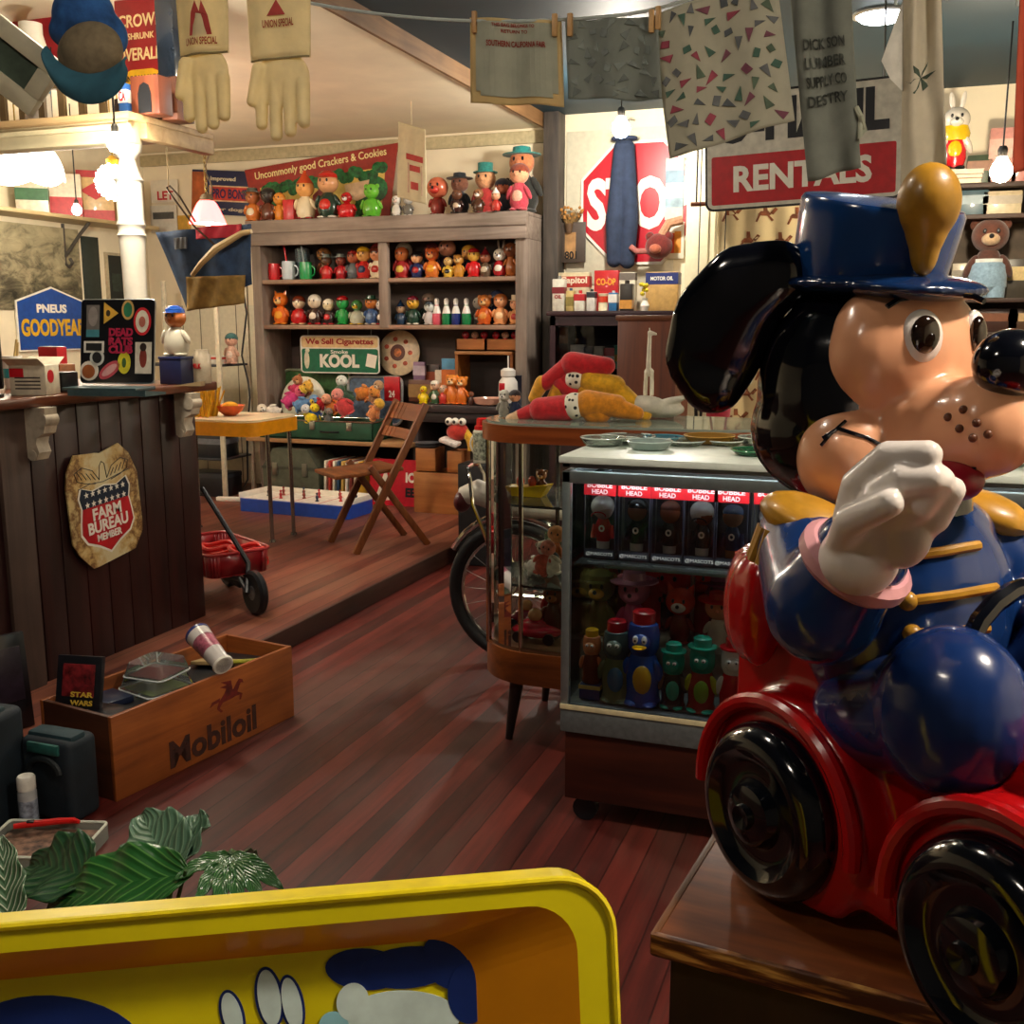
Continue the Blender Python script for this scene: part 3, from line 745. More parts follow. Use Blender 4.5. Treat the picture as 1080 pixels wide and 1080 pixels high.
# plain rounded shapes only: a blue cloud, a blue hill, pale petals and pebbles
decal('painted_cloud', [oval2(385, 1022, 42, 22, .05), oval2(430, 1020, 50, 22, -.1), oval2(482, 1012, 38, 32, .3), oval2(496, 1045, 24, 34, .1)], NAVY, .0115)
decal('painted_hill', [oval2(60, 1098, 92, 48, .1)], NAVY, .0115)
decal('painted_pebbles', [oval2(425, 1072, 60, 28, 0), oval2(372, 1056, 17, 20, .2)], PALE, .0110)
decal('painted_pebble', [oval2(352, 1082, 16, 16)], LB, .0108)
decal('painted_petals', [oval2(245, 1070, 10, 24, -.25), oval2(284, 1052, 12, 30, -.15), oval2(308, 1058, 10, 28, -.2)], PALE, .0112)
decal('painted_petal_edge', [oval2(245, 1070, 13, 27, -.25), oval2(284, 1052, 15, 33, -.15), oval2(308, 1058, 13, 31, -.2)], NAVY, .0117)
# ------------------------------------------------------------- potted plant behind the tray
pp = thing('potted_plant', 'leafy green potted plant rising behind the yellow tin tray', 'plant', (-1.02, 1.2, 0))
B().lathe([(.08, 0), (.11, .17), (.12, .18), (.12, .2), (.105, .2), (.1, .17), (0, .17)], n=28).build('pot', M('#7a3a20', .7), pp)
B().lathe([(0, .175), (.098, .175), (.098, .165)], n=20).build('soil', M('#20140c', .95, bump=.5), pp)
def leafmat(c1, c2, rough=.4):
    k = ('leaf', c1, c2)
    if k in _mc: return _mc[k]
    m, nt, b = nodes('leaf'); tc = N(nt, 'ShaderNodeTexCoord'); sep = N(nt, 'ShaderNodeSeparateXYZ'); L(nt, tc.outputs['UV'], sep.inputs[0])
    ab = N(nt, 'ShaderNodeMath', operation='ABSOLUTE'); L(nt, sep.outputs['X'], ab.inputs[0])
    s1 = N(nt, 'ShaderNodeMath', operation='MULTIPLY_ADD'); L(nt, ab.outputs[0], s1.inputs[0]); s1.inputs[1].default_value = -.35; L(nt, sep.outputs['Y'], s1.inputs[2])
    s2 = N(nt, 'ShaderNodeMath', operation='MULTIPLY'); L(nt, s1.outputs[0], s2.inputs[0]); s2.inputs[1].default_value = 62
    si = N(nt, 'ShaderNodeMath', operation='SINE'); L(nt, s2.outputs[0], si.inputs[0])
    L(nt, ramp(nt, si.outputs[0], [(.0, c1), (.75, c1), (1, c2)]), b.inputs['Base Color']); b.inputs['Roughness'].default_value = rough
    bumpto(nt, b, si.outputs[0], .35, .002); b.inputs['Coat Weight'].default_value = .2
    _mc[k] = m
    return m
def leaf(tip, base, w, mat, up=V((0, 0, 1)), curl=.25, heart=.0, fold=.25, parent=pp, stem=True):
    """leaf blade from base to tip (world), width w; its normal leans to 'up'"""
    off = V(parent.location); tip = V(tip)-off; base = V(base)-off
    d = tip-base; ln = d.length; d.normalize(); s = d.cross(up).normalized(); nn = s.cross(d)
    bm = bmesh.new(); uv = bm.loops.layers.uv.new('uv'); n, k = 16, 8; rows = []
    for i in range(n+1):
        t = i/n; ww = w/2*(math.sin(PI*min(1, t**.75+.0))**.75 if 0 < t < 1 else 0)
        if heart and t < .3: ww = max(ww, w/2*heart*(.6+t))
        row = []
        for j in range(-k, k+1):
            u = j/k
            p = base+d*(ln*t-(heart*w*.25*abs(u)*(1-t)**3))+s*(ww*u)+nn*(fold*ww*abs(u)**1.3-curl*ln*(t-.4)**2+.07*w*math.sin(t*22)*abs(u))
            row.append((bm.verts.new(p), u, t))
        rows.append(row)
    for ra, rb in zip(rows, rows[1:]):
        for q in range(2*k):
            fs = [ra[q], ra[q+1], rb[q+1], rb[q]]
            try: f = bm.faces.new([z[0] for z in fs])
            except ValueError: continue
            for lp, z in zip(f.loops, fs): lp[uv].uv = (z[1], z[2])
            f.smooth = True
    me = D.meshes.new('leaf'); bm.to_mesh(me); bm.free(); me.materials.append(mat)
    o = link('leaf', me, parent)
    sd = o.modifiers.new('t', 'SOLIDIFY'); sd.thickness = .0012
    if stem:
        r0 = V((random.uniform(-.03, .03), random.uniform(-.03, .03), .17)); m_ = r0.lerp(base, .55)+V((0, 0, .06))
        B().tube([(r0*(1-t)**2+m_*2*t*(1-t)+base*t*t) for t in [z/8 for z in range(9)]], [.005-.0003*z for z in range(9)], 7).build('stem', M('#3c5a26', .5), parent)
    return o
G1 = leafmat('#4a6c54', '#7c9a7c', .45); G2 = leafmat('#20442a', '#44683e', .35); G3 = leafmat('#28602c', '#5c9448', .28); G4 = leafmat('#4a6c4c', '#dce4cc', .4)
T = lambda x, y, Y: atY(x, y, Y)
leaf(T(146, 856, 1.34), T(184, 925, 1.22), .12, G1, V((.3, -.75, .6)), .1, .5)
leaf(T(208, 856, 1.36), T(180, 925, 1.22), .12, G1, V((-.2, -.75, .6)), .1, .5)
leaf(T(20, 905, 1.22), T(96, 925, 1.16), .12, G2, V((.1, -.6, .8)), .3)
leaf(T(30, 952, 1.12), T(196, 918, 1.14), .115, G3, V((0, -.65, .75)), .35, .0, .1)
leaf(T(0, 880, 1.12), T(10, 985, 1.05), .075, G4, V((.2, -.9, .4)), .1)
hub = T(243, 899, 1.2)
for (px, py, Y) in ((182, 925, 1.13), (205, 948, 1.1), (228, 955, 1.09), (252, 952, 1.1), (275, 944, 1.12), (298, 934, 1.17), (272, 899, 1.3)):
    leaf(T(px, py, Y), hub, .03, G3, V((0, -.35, .95)), .25, 0, .3, stem=False)
r0 = V((.02, .0, .17)); q = V(hub)-V(pp.location)
B().tube([r0.lerp(q, t/8)+V((.0, 0, .04*math.sin(PI*t/8))) for t in range(9)], .004, 7).build('stem', M('#3c5a26', .5), pp)
# ------------------------------------------------------------- stencilled crate and what lies in it
ca = math.atan2(.117, .746)
CR = thing('wooden_crate', 'long orange-brown wooden crate with stencilled oil lettering and a red winged horse', 'crate', (-1.995, 2.221, 0), -ca)
cl, cd, ch = .757, .30, .25
CW = WD('#7a3a12', '#b8662a', 1, 1.0, .5)
def cb(x0, x1, y0, y1, z0, z1): return B().bx(x0, x1, y0, y1, z0, z1, .002)
cb(-.014, 0, 0, cl, 0, ch).build('front_board', CW, CR)
cb(-cd, -cd+.014, 0, cl, 0, ch).build('back_board', CW, CR)
cb(-cd+.014, -.014, 0, .014, 0, ch).build('end_board', WD('#3a1c0c', '#5a2e14', 0), CR); cb(-cd+.014, -.014, cl-.014, cl, 0, ch).build('end_board', WD('#7a3a12', '#b8662a', 0), CR)
cb(-cd+.014, -.014, .014, cl-.014, 0, .015).build('bottom_board', CW, CR)
INK = M('#3c170c', .7, var=.5, scale=25); INKR = M('#6e1a10', .7, var=.4, scale=25)
text('Mobiloil', CR, INK, .37, .085, (.0008, .385, .062), (PI/2, 0, PI/2), bold=.03)
# winged horse in outline shapes
g = B()
def seg(pts): g.prism(pts, .001, MX.Translation((.0006, .455, .172)) @ MX.Rotation(PI/2, 4, 'Z'))
seg([(-.045, -.01), (-.02, .012), (.02, .014), (.035, .0), (.015, -.014), (-.03, -.016)])
seg([(.02, .014), (.035, .0), (.052, .026), (.064, .022), (.06, .034), (.046, .04), (.034, .03)])
seg([(-.02, .012), (.015, .014), (.01, .045), (-.035, .052), (-.01, .036), (-.04, .036), (-.012, .024)])
seg([(.015, -.014), (.035, .0), (.058, -.012), (.05, -.03), (.044, -.03), (.046, -.014), (.03, -.012)])
seg([(-.045, -.01), (-.03, -.016), (-.045, -.03), (-.03, -.044), (-.04, -.046), (-.056, -.03)])
seg([(-.045, -.01), (-.04, .002), (-.075, -.002), (-.085, -.016), (-.065, -.01)])
g.build('winged_horse', INKR, CR)
CM = MX.Translation((-1.995, 2.221, 0)) @ MX.Rotation(-ca, 4, 'Z')
def inC(x, y, z): return CM @ V((x, y, z))
def packs():
    C1 = GL('#dfe8e6', body=.12); CB = M('#15161c', .3, var=.2, coat=.4)
    # clear trays stacked in the middle
    for k, (x, y, z, w, d, a, lb_) in enumerate(((-.17, .30, .165, .19, .2, .1, 'clear plastic tray lying lowest in the oil crate'), (-.16, .31, .217, .17, .17, -.12, 'clear plastic tray stacked second in the oil crate'), (-.16, .315, .262, .15, .15, .15, 'clear domed plastic tray on top of the crate stack'))):
        t = thing('plastic_tray', lb_, 'tray', inC(x, y, z), a-ca, 'clear trays in the oil crate')
        g = B(); R_ = rrect(w, d, .02, 4); r2 = rrect(w*.85, d*.85, .02, 4)
        for i in range(len(R_)):
            q, r_ = R_[i], R_[(i+1) % len(R_)]; s, u = r2[(i+1) % len(R_)], r2[i]
            g.face([(q[0], q[1], 0), (r_[0], r_[1], 0), (s[0], s[1], .042), (u[0], u[1], .042)])
        g.face([(q[0], q[1], .042) for q in r2]); g.build('dome', C1, t)
        B().tube([(q[0], q[1], 0) for q in R_], .003, 6, True).build('rim', M('#c8cfd0', .2, coat=.5), t)
        B().bx(-w*.4, w*.4, -d*.4, d*.4, .0, .003).build('card', M(('#20304a', '#7a8a2a', '#7a1c20')[k], .5), t)
    def pack(name, lbl, loc, size, rot, m1, m2, words=None, wc=WHITE, grp=None):
        t = thing(name, lbl, 'package', loc, rot=rot, group=grp); w, d, h = size
        B().bx(-w/2, w/2, -d/2, d/2, 0, h, .002).build('card', m1, t)
        B().bx(-w*.36, w*.36, -d/2-.0025, -d/2+.001, h*.3, h*.86, .002).build('picture', m2, t)
        if words:
            for i, s in enumerate(words): text(s, t, wc, w*.5, h*.09, (w*.1, -d/2-.003, h*(.34-.14*i)), bold=.03)
        return t
    pack('toy_package', 'dark boxed toy package with star lettering leaning against the counter, on the crate corner', inC(-.2, .05, .207), (.14, .018, .17), (-.25, .0, .2), CB, M('#6a1a1e', .3, var=.9, scale=40, coat=.4), ('STAR', 'WARS'), M('#d8b440', .4))
    pack('toy_package', 'black toy package at the left edge beside the star lettered one', (-2.50, 2.36, .092), (.13, .02, .3), (-.1, 0, 1.2), CB, M('#28202c', .3, var=.3, scale=40))
    pack('toy_package', 'flat dark package with an orange flame print at the near end of the crate', inC(-.115, .085, .207), (.12, .09, .02), (0, 0, .12), CB, M('#a84a1c', .4, var=.4, scale=50))
    pack('toy_package', 'flat navy package with white print lying in the crate left of the clear trays', inC(-.2, .165, .207), (.11, .09, .02), (0, 0, -.3), M('#18233c', .3), M('#c8ccd0', .4))
    pack('toy_package', 'orange edged flat package leaning on the front crate board', inC(-.075, .19, .2), (.1, .012, .05), (1.3, 0, 1.2), M('#10131c', .3), M('#c85a20', .4))
    pack('toy_package', 'yellow green card packet at the far end of the crate', inC(-.13, .65, .205), (.18, .012, .09), (1.25, 0, .6), M('#b8b83a', .4, var=.3, scale=40), M('#4a6a2a', .4, var=.4, scale=40))
    pack('toy_package', 'cream and brown card packet under the yellow green one in the crate', inC(-.2, .64, .2), (.16, .012, .1), (1.35, 0, .3), M('#a48a5c', .5, var=.2), M('#6a3a20', .4))
    pack('toy_package', 'dark flat box filling the bottom of the crate near end', inC(-.15, .13, .016), (.24, .2, .19), (0, 0, 0), M('#14161c', .4), M('#1c2230', .4))
    pack('toy_package', 'dark flat box filling the bottom of the crate far end', inC(-.15, .58, .016), (.24, .3, .185), (0, 0, 0), M('#14161c', .4), M('#1c2230', .4))
    pack('toy_package', 'dark flat box under the clear trays in the crate', inC(-.15, .33, .016), (.24, .18, .14), (0, 0, 0), M('#181a22', .4), M('#1c2230', .4))
    # tilted printed tumbler
    p = atY(236, 702, 2.62); q = atY(196, 654, 2.72)
    t = thing('plastic_tumbler', 'white printed plastic tumbler lying tilted on the crate edge', 'cup', p, rot=(q-p).to_track_quat('Z', 'Y').to_euler())
    hh = .165
    B().lathe([(0, 0), (.026, 0), (.028, .006), (.04, hh), (.038, hh), (.026, .01), (0, .01)], n=28).build('cup', M('#cfc8c4', .25, var=.05, coat=.5), t)
    B().lathe([(.0305, .04), (.0375, .13)], n=28, cap=False).build('printed_band', M('#a4586a', .3, var=.5, scale=45, coat=.4), t)
    B().lathe([(.0, hh-.004), (.038, hh-.003), (.0415, hh), (.0415, hh+.008), (0, hh+.01)], n=28).build('lid', M('#2a3a78', .3, coat=.4), t)
    B().lathe([(.032, .0), (.034, .008), (.028, .012)], n=28).build('foot_ring', WHITE, t)
packs()
# ------------------------------------------------------------- dark teal bags, spray can, plastic box with the red knife
def bag(lbl, x0, x1, y0, y1, h, rz=0):
    t = thing('tool_bag', lbl, 'bag', ((x0+x1)/2, (y0+y1)/2, 0), rz, 'dark teal bags')
    w, d = x1-x0, y1-y0
    o = B().box((0, 0, h/2), (w, d, h), bev=.022, seg=4).build('bag_body', M('#0b1a24', .7, var=.25, scale=12, bump=.3), t)
    B().box((0, -.005, h-.004), (w*.9, d*.55, .03), bev=.012).build('top_flap', M('#123038', .7, var=.2, scale=12), t)
    B().tube([(w*.3*math.cos(a), -d*.5-.004, h*.62+h*.16*math.sin(a)) for a in [PI*k/10 for k in range(11)]], .009, 8).build('handle', M('#0a1418', .6), t)
    B().box((.0, -d*.5-.001, h*.9), (w*.62, .012, h*.13), bev=.005).build('teal_patch', M('#14504a', .7, var=.3), t)
p0, p1 = atz(52, 852, 0), atz(121, 848, 0)
bag('dark teal canvas bag in front of the near end of the oil crate', p0.x-.02, p1.x-.005, 2.06, 2.17, .235)
p = atz(0, 870, 0)
bag('larger dark teal canvas bag at the left edge, behind the white spray can', p.x-.28, p.x+.035, 1.9, 2.08, .315, .1)
p = atz(38, 872, 0)
t = thing('spray_can', 'white spray can with grey cap standing in front of the teal bags', 'can', (p.x, p.y-.02, 0))
B().lathe([(.022, 0), (.024, .004), (.024, .11), (.021, .118)], n=24).build('body', M('#b4b6b8', .35, .3, var=.1), t)
B().lathe([(.0242, .02), (.0242, .09)], n=24, cap=False).build('printed_label', M('#8c94a4', .4, var=.5, scale=60), t)
B().lathe([(.0235, .118), (.0235, .15), (.02, .155), (0, .155)], n=24).build('cap', M('#d2cec4', .4), t)
bp = atz(50, 886, .045)
t = thing('plastic_box', 'clear plastic storage box full of small things beside the plant', 'box', (bp.x-.02, bp.y+.0, 0), .30)
w, d, hh = .26, .19, .045
g = B()
for (x0, x1, y0, y1) in ((-w/2, w/2, -d/2, -d/2+.003), (-w/2, w/2, d/2-.003, d/2), (-w/2, -w/2+.003, -d/2, d/2), (w/2-.003, w/2, -d/2, d/2)): g.bx(x0, x1, y0, y1, .003, hh)
g.bx(-w/2, w/2, -d/2, d/2, 0, .003)
g.build('box_walls', GL('#d8e0d4', body=.35), t)
B().tube([(x, y, hh) for x, y in rrect(w, d, .01, 3)], .004, 6, True).build('rim', M('#d8dccc', .3), t)
B().bx(-w/2+.01, w/2-.01, -d/2+.01, d/2-.01, .004, .03, .004).build('contents', M('#7a5a48', .6, var=.6, scale=40), t)
p = atz(52, 868, .052)
t = thing('utility_knife', 'bright red utility knife lying on the clear plastic box', 'knife', (p.x, p.y, .0535), rot=(0, 0, .55))
B().tube([(-.085, -.005, 0), (-.04, 0, 0), (.02, .004, 0), (.06, 0, 0), (.075, -.012, 0)], [.007, .009, .009, .008, .005], 8).build('handle', M('#d0140e', .35, coat=.3), t)
B().box((-.045, 0, .005), (.02, .014, .01), bev=.003).build('slider', BLACK, t)
# ------------------------------------------------------------- folding chair
u = V((.776, -.631, 0)); d_ = V((.631, .776, 0))
fc = thing('folding_chair', 'brown wooden folding chair with slatted back standing on the raised platform', 'chair', (-2.856, 5.073, .09), math.atan2(u.y, u.x))
CHW = WD('#5a2c14', '#94562a', 2, 1, .4); CHH = WD('#5a2c14', '#a4622e', 0, 1, .4)
def bar(name, p, q, w, dd, mat=CHW):
    p, q = V(p), V(q); z = (q-p).normalized(); x = V((1, 0, 0)); y = z.cross(x).normalized(); x = y.cross(z)
    mm = MX((x, y, z)).transposed().to_4x4(); mm.translation = (p+q)/2
    g = B().box((0, 0, 0), (w, dd, (q-p).length), bev=.003); bmesh.ops.transform(g.bm, matrix=mm, verts=g.bm.verts)
    return g.build(name, mat, fc)
for s in (-1, 1):
    bar('front_rail', (s*.19, 0, .0), (s*.19, .44, .80), .024, .04)
    bar('rear_leg', (s*.155, .455, .0), (s*.155, .11, .47), .024, .036)
for z, h in ((.745, .1), (.63, .06)):
    y = .44*z/.8
    g = B(); n = 8
    for k in range(n): g.box((-.178+.356*(k+.5)/n, y+.012*math.cos(PI*(k+.5-n/2)/n)-.0, z), (.356/n+.002, .012, h), (-.5, 0, 0))
    g.build('back_slat', CHH, fc)
g = B()
g.box((0, .11, .435), (.33, .4, .022), (.06, 0, 0), bev=.006)
g.build('seat', CHH, fc)
bar('front_rung', (-.18, .075, .135), (.18, .075, .135), .02, .018); bar('rear_rung', (-.15, .38, .10), (.15, .38, .10), .018, .016); bar('rear_rung', (-.15, .30, .21), (.15, .30, .21), .018, .016)
# ------------------------------------------------------------- yellow edged table with its wet-looking cream top
yt = thing('yellow_table', 'cream topped table with a yellow edge and thin chrome legs beside the counter', 'table', (-3.66, 5.12, .09))
g = B().prism(rrect(.76, .5, .07, 6), .012, MX.Translation((0, 0, .71)) @ MX.Rotation(-PI/2, 4, 'X')); g.build('tabletop', M('#d8cba8', .3, var=.15, scale=6), yt)
g = B().prism(rrect(.775, .515, .075, 6), .075, MX.Translation((0, 0, .665)) @ MX.Rotation(-PI/2, 4, 'X')); g.build('yellow_edge', M('#d98e0a', .35, var=.08), yt)
for x in (-.33, .34):
    for y in (-.03 if x > 0 else -.2, .2):
        B().cyl((x, y, .0), (x*.98, y, .63), .011, .013).lathe([(.02, 0), (.018, .012)], (x, y, 0), 12).build('leg', MT('#8a8a86', .25), yt)
p = atY(222, 436, 5.0)
t = thing('wicker_basket', 'yellow frayed straw bundle on the yellow edged table', 'basket', (xat(217, 5.0, .81), 5.0, .807))
g = B()
for k in range(46):
    x = random.uniform(-.07, .07); y = random.uniform(-.05, .05)
    g.tube([(x*.6, y, .002), (x, y*1.1, .08), (x*1.2+random.uniform(-.02, .02), y*1.2, .13+random.uniform(0, .05))], .005, 5)
o_ = g.build('straw', M('#d8a418', .6, var=.2), t)
t2 = thing('red_bowl', 'shallow orange red bowl on the yellow edged table', 'bowl', (xat(243, 5.12, .81), 5.12, .807))
B().lathe([(.03, 0), (.07, .03), (.085, .06), (.08, .06), (.06, .03), (0, .008)], n=24).build('bowl', M('#c8541c', .4), t2)
B().ball((.0, .0, .05), (.05, .05, .03)).build('yarn', M('#d8a01c', .8, bump=.5), t2)
# ------------------------------------------------------------- red wagon
wg = thing('toy_wagon', 'red pull wagon with a long black handle and black wheels beside the counter', 'wagon', (-2.86, 3.93, .09), math.radians(-30))
WRZ = math.radians(-30)
pl = rrect(.50, .30, .05, 5)
g = B(); n = len(pl)
for i in range(n):
    a, c = pl[i], pl[(i+1) % n]
    g.face([(a[0]*.96, a[1]*.94, .155), (c[0]*.96, c[1]*.94, .155), (c[0], c[1], .255), (a[0], a[1], .255)])
g.face([(q[0]*.96, q[1]*.94, .155) for q in pl]); o = g.build('wagon_body', M('#8c141c', .35, var=.15, scale=8, coat=.3), wg)
o.modifiers.new('t', 'SOLIDIFY').thickness = .004
B().tube([(q[0], q[1], .255) for q in pl], .007, 8, True).build('rolled_rim', M('#9a2024', .35, coat=.3), wg)
DK = M('#17181c', .45, .3)
def ww(x, y, r=.083):
    k = r/.083
    o = B().lathe([(.0, -.016), (.05*k, -.018), (.072*k, -.02), (.082*k, -.01), (.082*k, .01), (.072*k, .02), (.05*k, .018), (0, .016)], n=32).build('wheel', DK, wg, loc=(x, y, r), rot=(PI/2, 0, 0))
    B().lathe([(0, .017), (.03, .019), (.034, .016)], n=20).build('hub_cap', M('#6a6a6c', .3, .7), o); return o
for y in (-.13, .13): ww(-.17, y)
ww(.37, 0, .098)
B().bx(-.18, -.16, -.13, .13, .075, .092).build('axle', DK, wg)
B().box((.08, .0, .125), (.4, .06, .03), (0, .05, 0), bev=.01).build('undercarriage', DK, wg)
for y in (-.035, .035): B().tube([(.2, y, .14), (.3, y, .15), (.37, y, .1)], .011, 8).build('fork', DK, wg)
WM = MX.Translation(wg.location) @ MX.Rotation(WRZ, 4, 'Z'); WI = WM.inverted(); wf = WM @ V((.37, 0, .1))
hp = [WM @ V((.37, -.04, .1))]+[atY(x, y, wf.y+.06) for x, y in ((262, 594), (225, 534), (213, 515))]
B().tube([WI @ q for q in hp], .0115, 8).build('handle', DK, wg)
for k, (px, lbl) in enumerate(((232, 'flat red plastic ring pile at the left in the wagon'), (262, 'flat red plastic ring pile at the right in the wagon'))):
    t = thing('plastic_rings', lbl, 'rings', (xat(px, 3.93, .3), 3.93, .247), group='red rings in the wagon')
    for j in range(4): B().tube([(.075*math.cos(a)+.012*math.sin(j*2.1), .075*math.sin(a)+.01*math.cos(j*3), .014+.025*j+.006*math.sin(3*a+j)) for a in [2*PI*i/20 for i in range(20)]], .011, 7, True).build('ring', M('#d8201c', .35, coat=.3), t)
# ------------------------------------------------------------- table hockey game on the floor
a = atz(252, 542, .09); 
hk = thing('hockey_game', 'blue framed table hockey game with white playfield on the platform floor', 'game', (-3.66, 6.03, .09), math.radians(-4))
w, d = .86, .34
g = B().prism(rrect(w, d, .04, 5), .085, MX.Translation((0, 0, .0435)) @ MX.Rotation(-PI/2, 4, 'X')); g.build('blue_frame', M('#1c4cb4', .35, var=.08, coat=.2), hk)
B().bx(-w/2+.02, w/2-.02, -d/2+.02, d/2-.02, .0865, .089, 0).build('playfield', M('#e6e0d4', .4), hk)
for (x0, x1, y0, y1) in ((-w/2+.01, w/2-.01, d/2-.02, d/2-.012), (-w/2+.01, -w/2+.018, -d/2, d/2), (w/2-.018, w/2-.01, -d/2, d/2)): B().bx(x0, x1, y0, y1, .087, .125, .002).build('white_board', WHITE, hk)
for i in range(11):
    x, y = -.36+i*.072, (.08, -.02, .05, -.08)[i % 4]
    B().lathe([(.012, 0), (.012, .006), (.006, .01), (.011, .03), (.004, .042), (.009, .052), (0, .06)], (x, y, .09), 10).build('player', M(('#b8242a', '#27324a', '#8a3020')[i % 3], .5), hk)
for i in range(3): B().bx(-.2+i*.2-.004, -.2+i*.2+.004, -d/2+.02, d/2-.02, .0891, .0896, 0).build('line', RED, hk)
# ------------------------------------------------------------- generic little toys
SKIN = '#e0a070'
def fig(name, lbl, loc, h, body, head=SKIN, hat=None, hatc=None, feet=None, belly=None, muz=None, rz=0, fat=1.0, hs=1.0, cat='figurine', group=None, rot=None, soft=False, arms=None, ears=None, mat=None):
    """a small standing toy: body with arms, head with eyes and muzzle, ears or hat, feet"""
    mk = mat or (FB if soft else PL)
    top = .56+.195*hs*(.75+{None: .95, 'cap': 1.15, 'top': 1.5, 'cone': 1.85, 'wide': 1.3, 'hair': 1.1}[hat])
    if ears in ('point', 'long'): top = max(top, .56+.195*hs*(.75+(1.25 if ears == 'point' else 2.0)))
    h = h/top
    t = thing(name, lbl, cat, loc, rz, group, rot)
    f = fat
    g = B().use(mk(body)).lathe([(.0, .03*h), (.15*h*f, .04*h), (.19*h*f, .16*h), (.185*h*f, .3*h), (.15*h*f, .45*h), (.1*h, .54*h), (.0, .56*h)], n=18, sy=.85)
    am = mk(arms or body)
    if belly: g.use(mk(belly)).ball((0, -.1*h*f, .27*h), (.12*h*f, .075*h*f, .15*h), u=14, v=9)
    g.build('body', None, t)
    for s in (-1, 1):
        B().ball((s*.19*h*f, -.04*h, .36*h), (.055*h, .06*h, .15*h), (.25, s*-.45, 0), 12, 8).build('arm', am, t)
    r = .195*h*hs; hz = .56*h+r*.75
    g = B().use(mk(head)).ball((0, 0, hz), (r, r*.92, r*.95), u=18, v=12)
    if muz: g.use(mk(muz)).ball((0, -r*.75, hz-r*.25), (r*.5, r*.45, r*.36), u=12, v=8).use(BLACK).ball((0, -r*1.18, hz-r*.1), r*.14, u=8, v=6)
    else: g.use(mk(head)).ball((0, -r*.93, hz-r*.1), r*.16, u=8, v=6)
    g.use(BLACK)
    for s in (-1, 1): g.ball((s*r*.35, -r*.83, hz+r*.2), (r*.11, r*.08, r*.16), u=8, v=6)
    g.build('head', None, t)
    if ears:
        for s in (-1, 1):
            g = B()
            if ears == 'point': g.lathe([(r*.3, 0), (r*.2, r*.3), (0, r*.7)], (s*r*.6, 0, hz+r*.6), 10, (0, s*.4, 0), sy=.5)
            elif ears == 'long': g.ball((s*r*.4, 0, hz+r*1.4), (r*.2, r*.12, r*.7), (0, s*.15, 0), 10, 8)
            else: g.ball((s*r*.78, .1*r, hz+r*.62), (r*.32, r*.16, r*.32), u=10, v=8)
            g.build('ear', mk(head), t)
    if hat:
        hm = mk(hatc or '#b01818'); g = B(); z0 = hz+r*.45
        if hat == 'cap': g.lathe([(r*.93, 0), (r*.85, r*.35), (r*.5, r*.62), (0, r*.7)], (0, 0, z0), 16).ball((0, -r*.85, z0+.02*r), (r*.6, r*.55, r*.08), u=12, v=6)
        elif hat == 'top': g.lathe([(r*1.15, 0), (r*1.15, r*.1), (r*.7, r*.12), (r*.72, r*.9), (0, r*.95)], (0, 0, z0+.1*r), 16)
        elif hat == 'cone': g.lathe([(r*.95, 0), (r*.6, r*.5), (r*.18, r*1.1), (0, r*1.2)], (0, 0, z0), 16).ball((0, 0, z0+r*1.2), r*.2, u=10, v=6)
        elif hat == 'wide': g.lathe([(r*1.5, 0), (r*1.5, r*.08), (r*.75, r*.14), (r*.68, r*.6), (0, r*.75)], (0, 0, z0+.1*r), 18)
        elif hat == 'hair': g.ball((0, .08*r, hz+r*.28), (r*1.03, r*.98, r*.85), u=16, v=10)
        g.build('hat' if hat != 'hair' else 'hair', hm, t)
    for s in (-1, 1): B().ball((s*.1*h*f, -.05*h, .035*h), (.085*h*f, .12*h*f, .035*h), u=12, v=7).build('foot', mk(feet or body), t)
    return t
def mug(lbl, loc, h, c, straw=None, spout=None, group=None, band=None):
    t = thing('mug', lbl, 'mug', loc, group=group)
    B().lathe([(0, 0), (.3*h, 0), (.36*h, .06*h), (.38*h, .5*h), (.36*h, h), (.33*h, h), (.33*h, .1*h), (0, .08*h)], n=22).build('cup', PL(c), t)
    B().tube([(.36*h+.22*h*math.sin(a), 0, .5*h+.28*h*math.cos(a)) for a in [PI*k/8 for k in range(9)]], .045*h, 7).build('handle', PL(c), t)
    if band: B().lathe([(.385*h, .4*h), (.382*h, .75*h)], n=22, cap=False).build('printed_band', PL(band), t)
    if straw: B().cyl((0, 0, .1*h), (-.25*h, 0, 1.9*h), .05*h, n=8).build('straw', PL(straw), t)
    return t
def bottle(lbl, loc, h, c1, c2, group=None, name='pin_bottle', neck=None):
    t = thing(name, lbl, 'bottle', loc, group=group)
    B().lathe([(0, 0), (.15*h, 0), (.17*h, .03*h), (.185*h, .22*h), (.17*h, .42*h)], n=20).build('lower_body', PL(c2), t)
    B().lathe([(.17*h, .42*h), (.12*h, .6*h), (.075*h, .72*h), (.1*h, .86*h), (.08*h, .96*h), (0, h)], n=20).build('upper_body', PL(c1), t)
    B().lathe([(.082*h, .7*h), (.076*h, .74*h)], n=18).build('neck_band', PL(neck or c2), t)
    return t
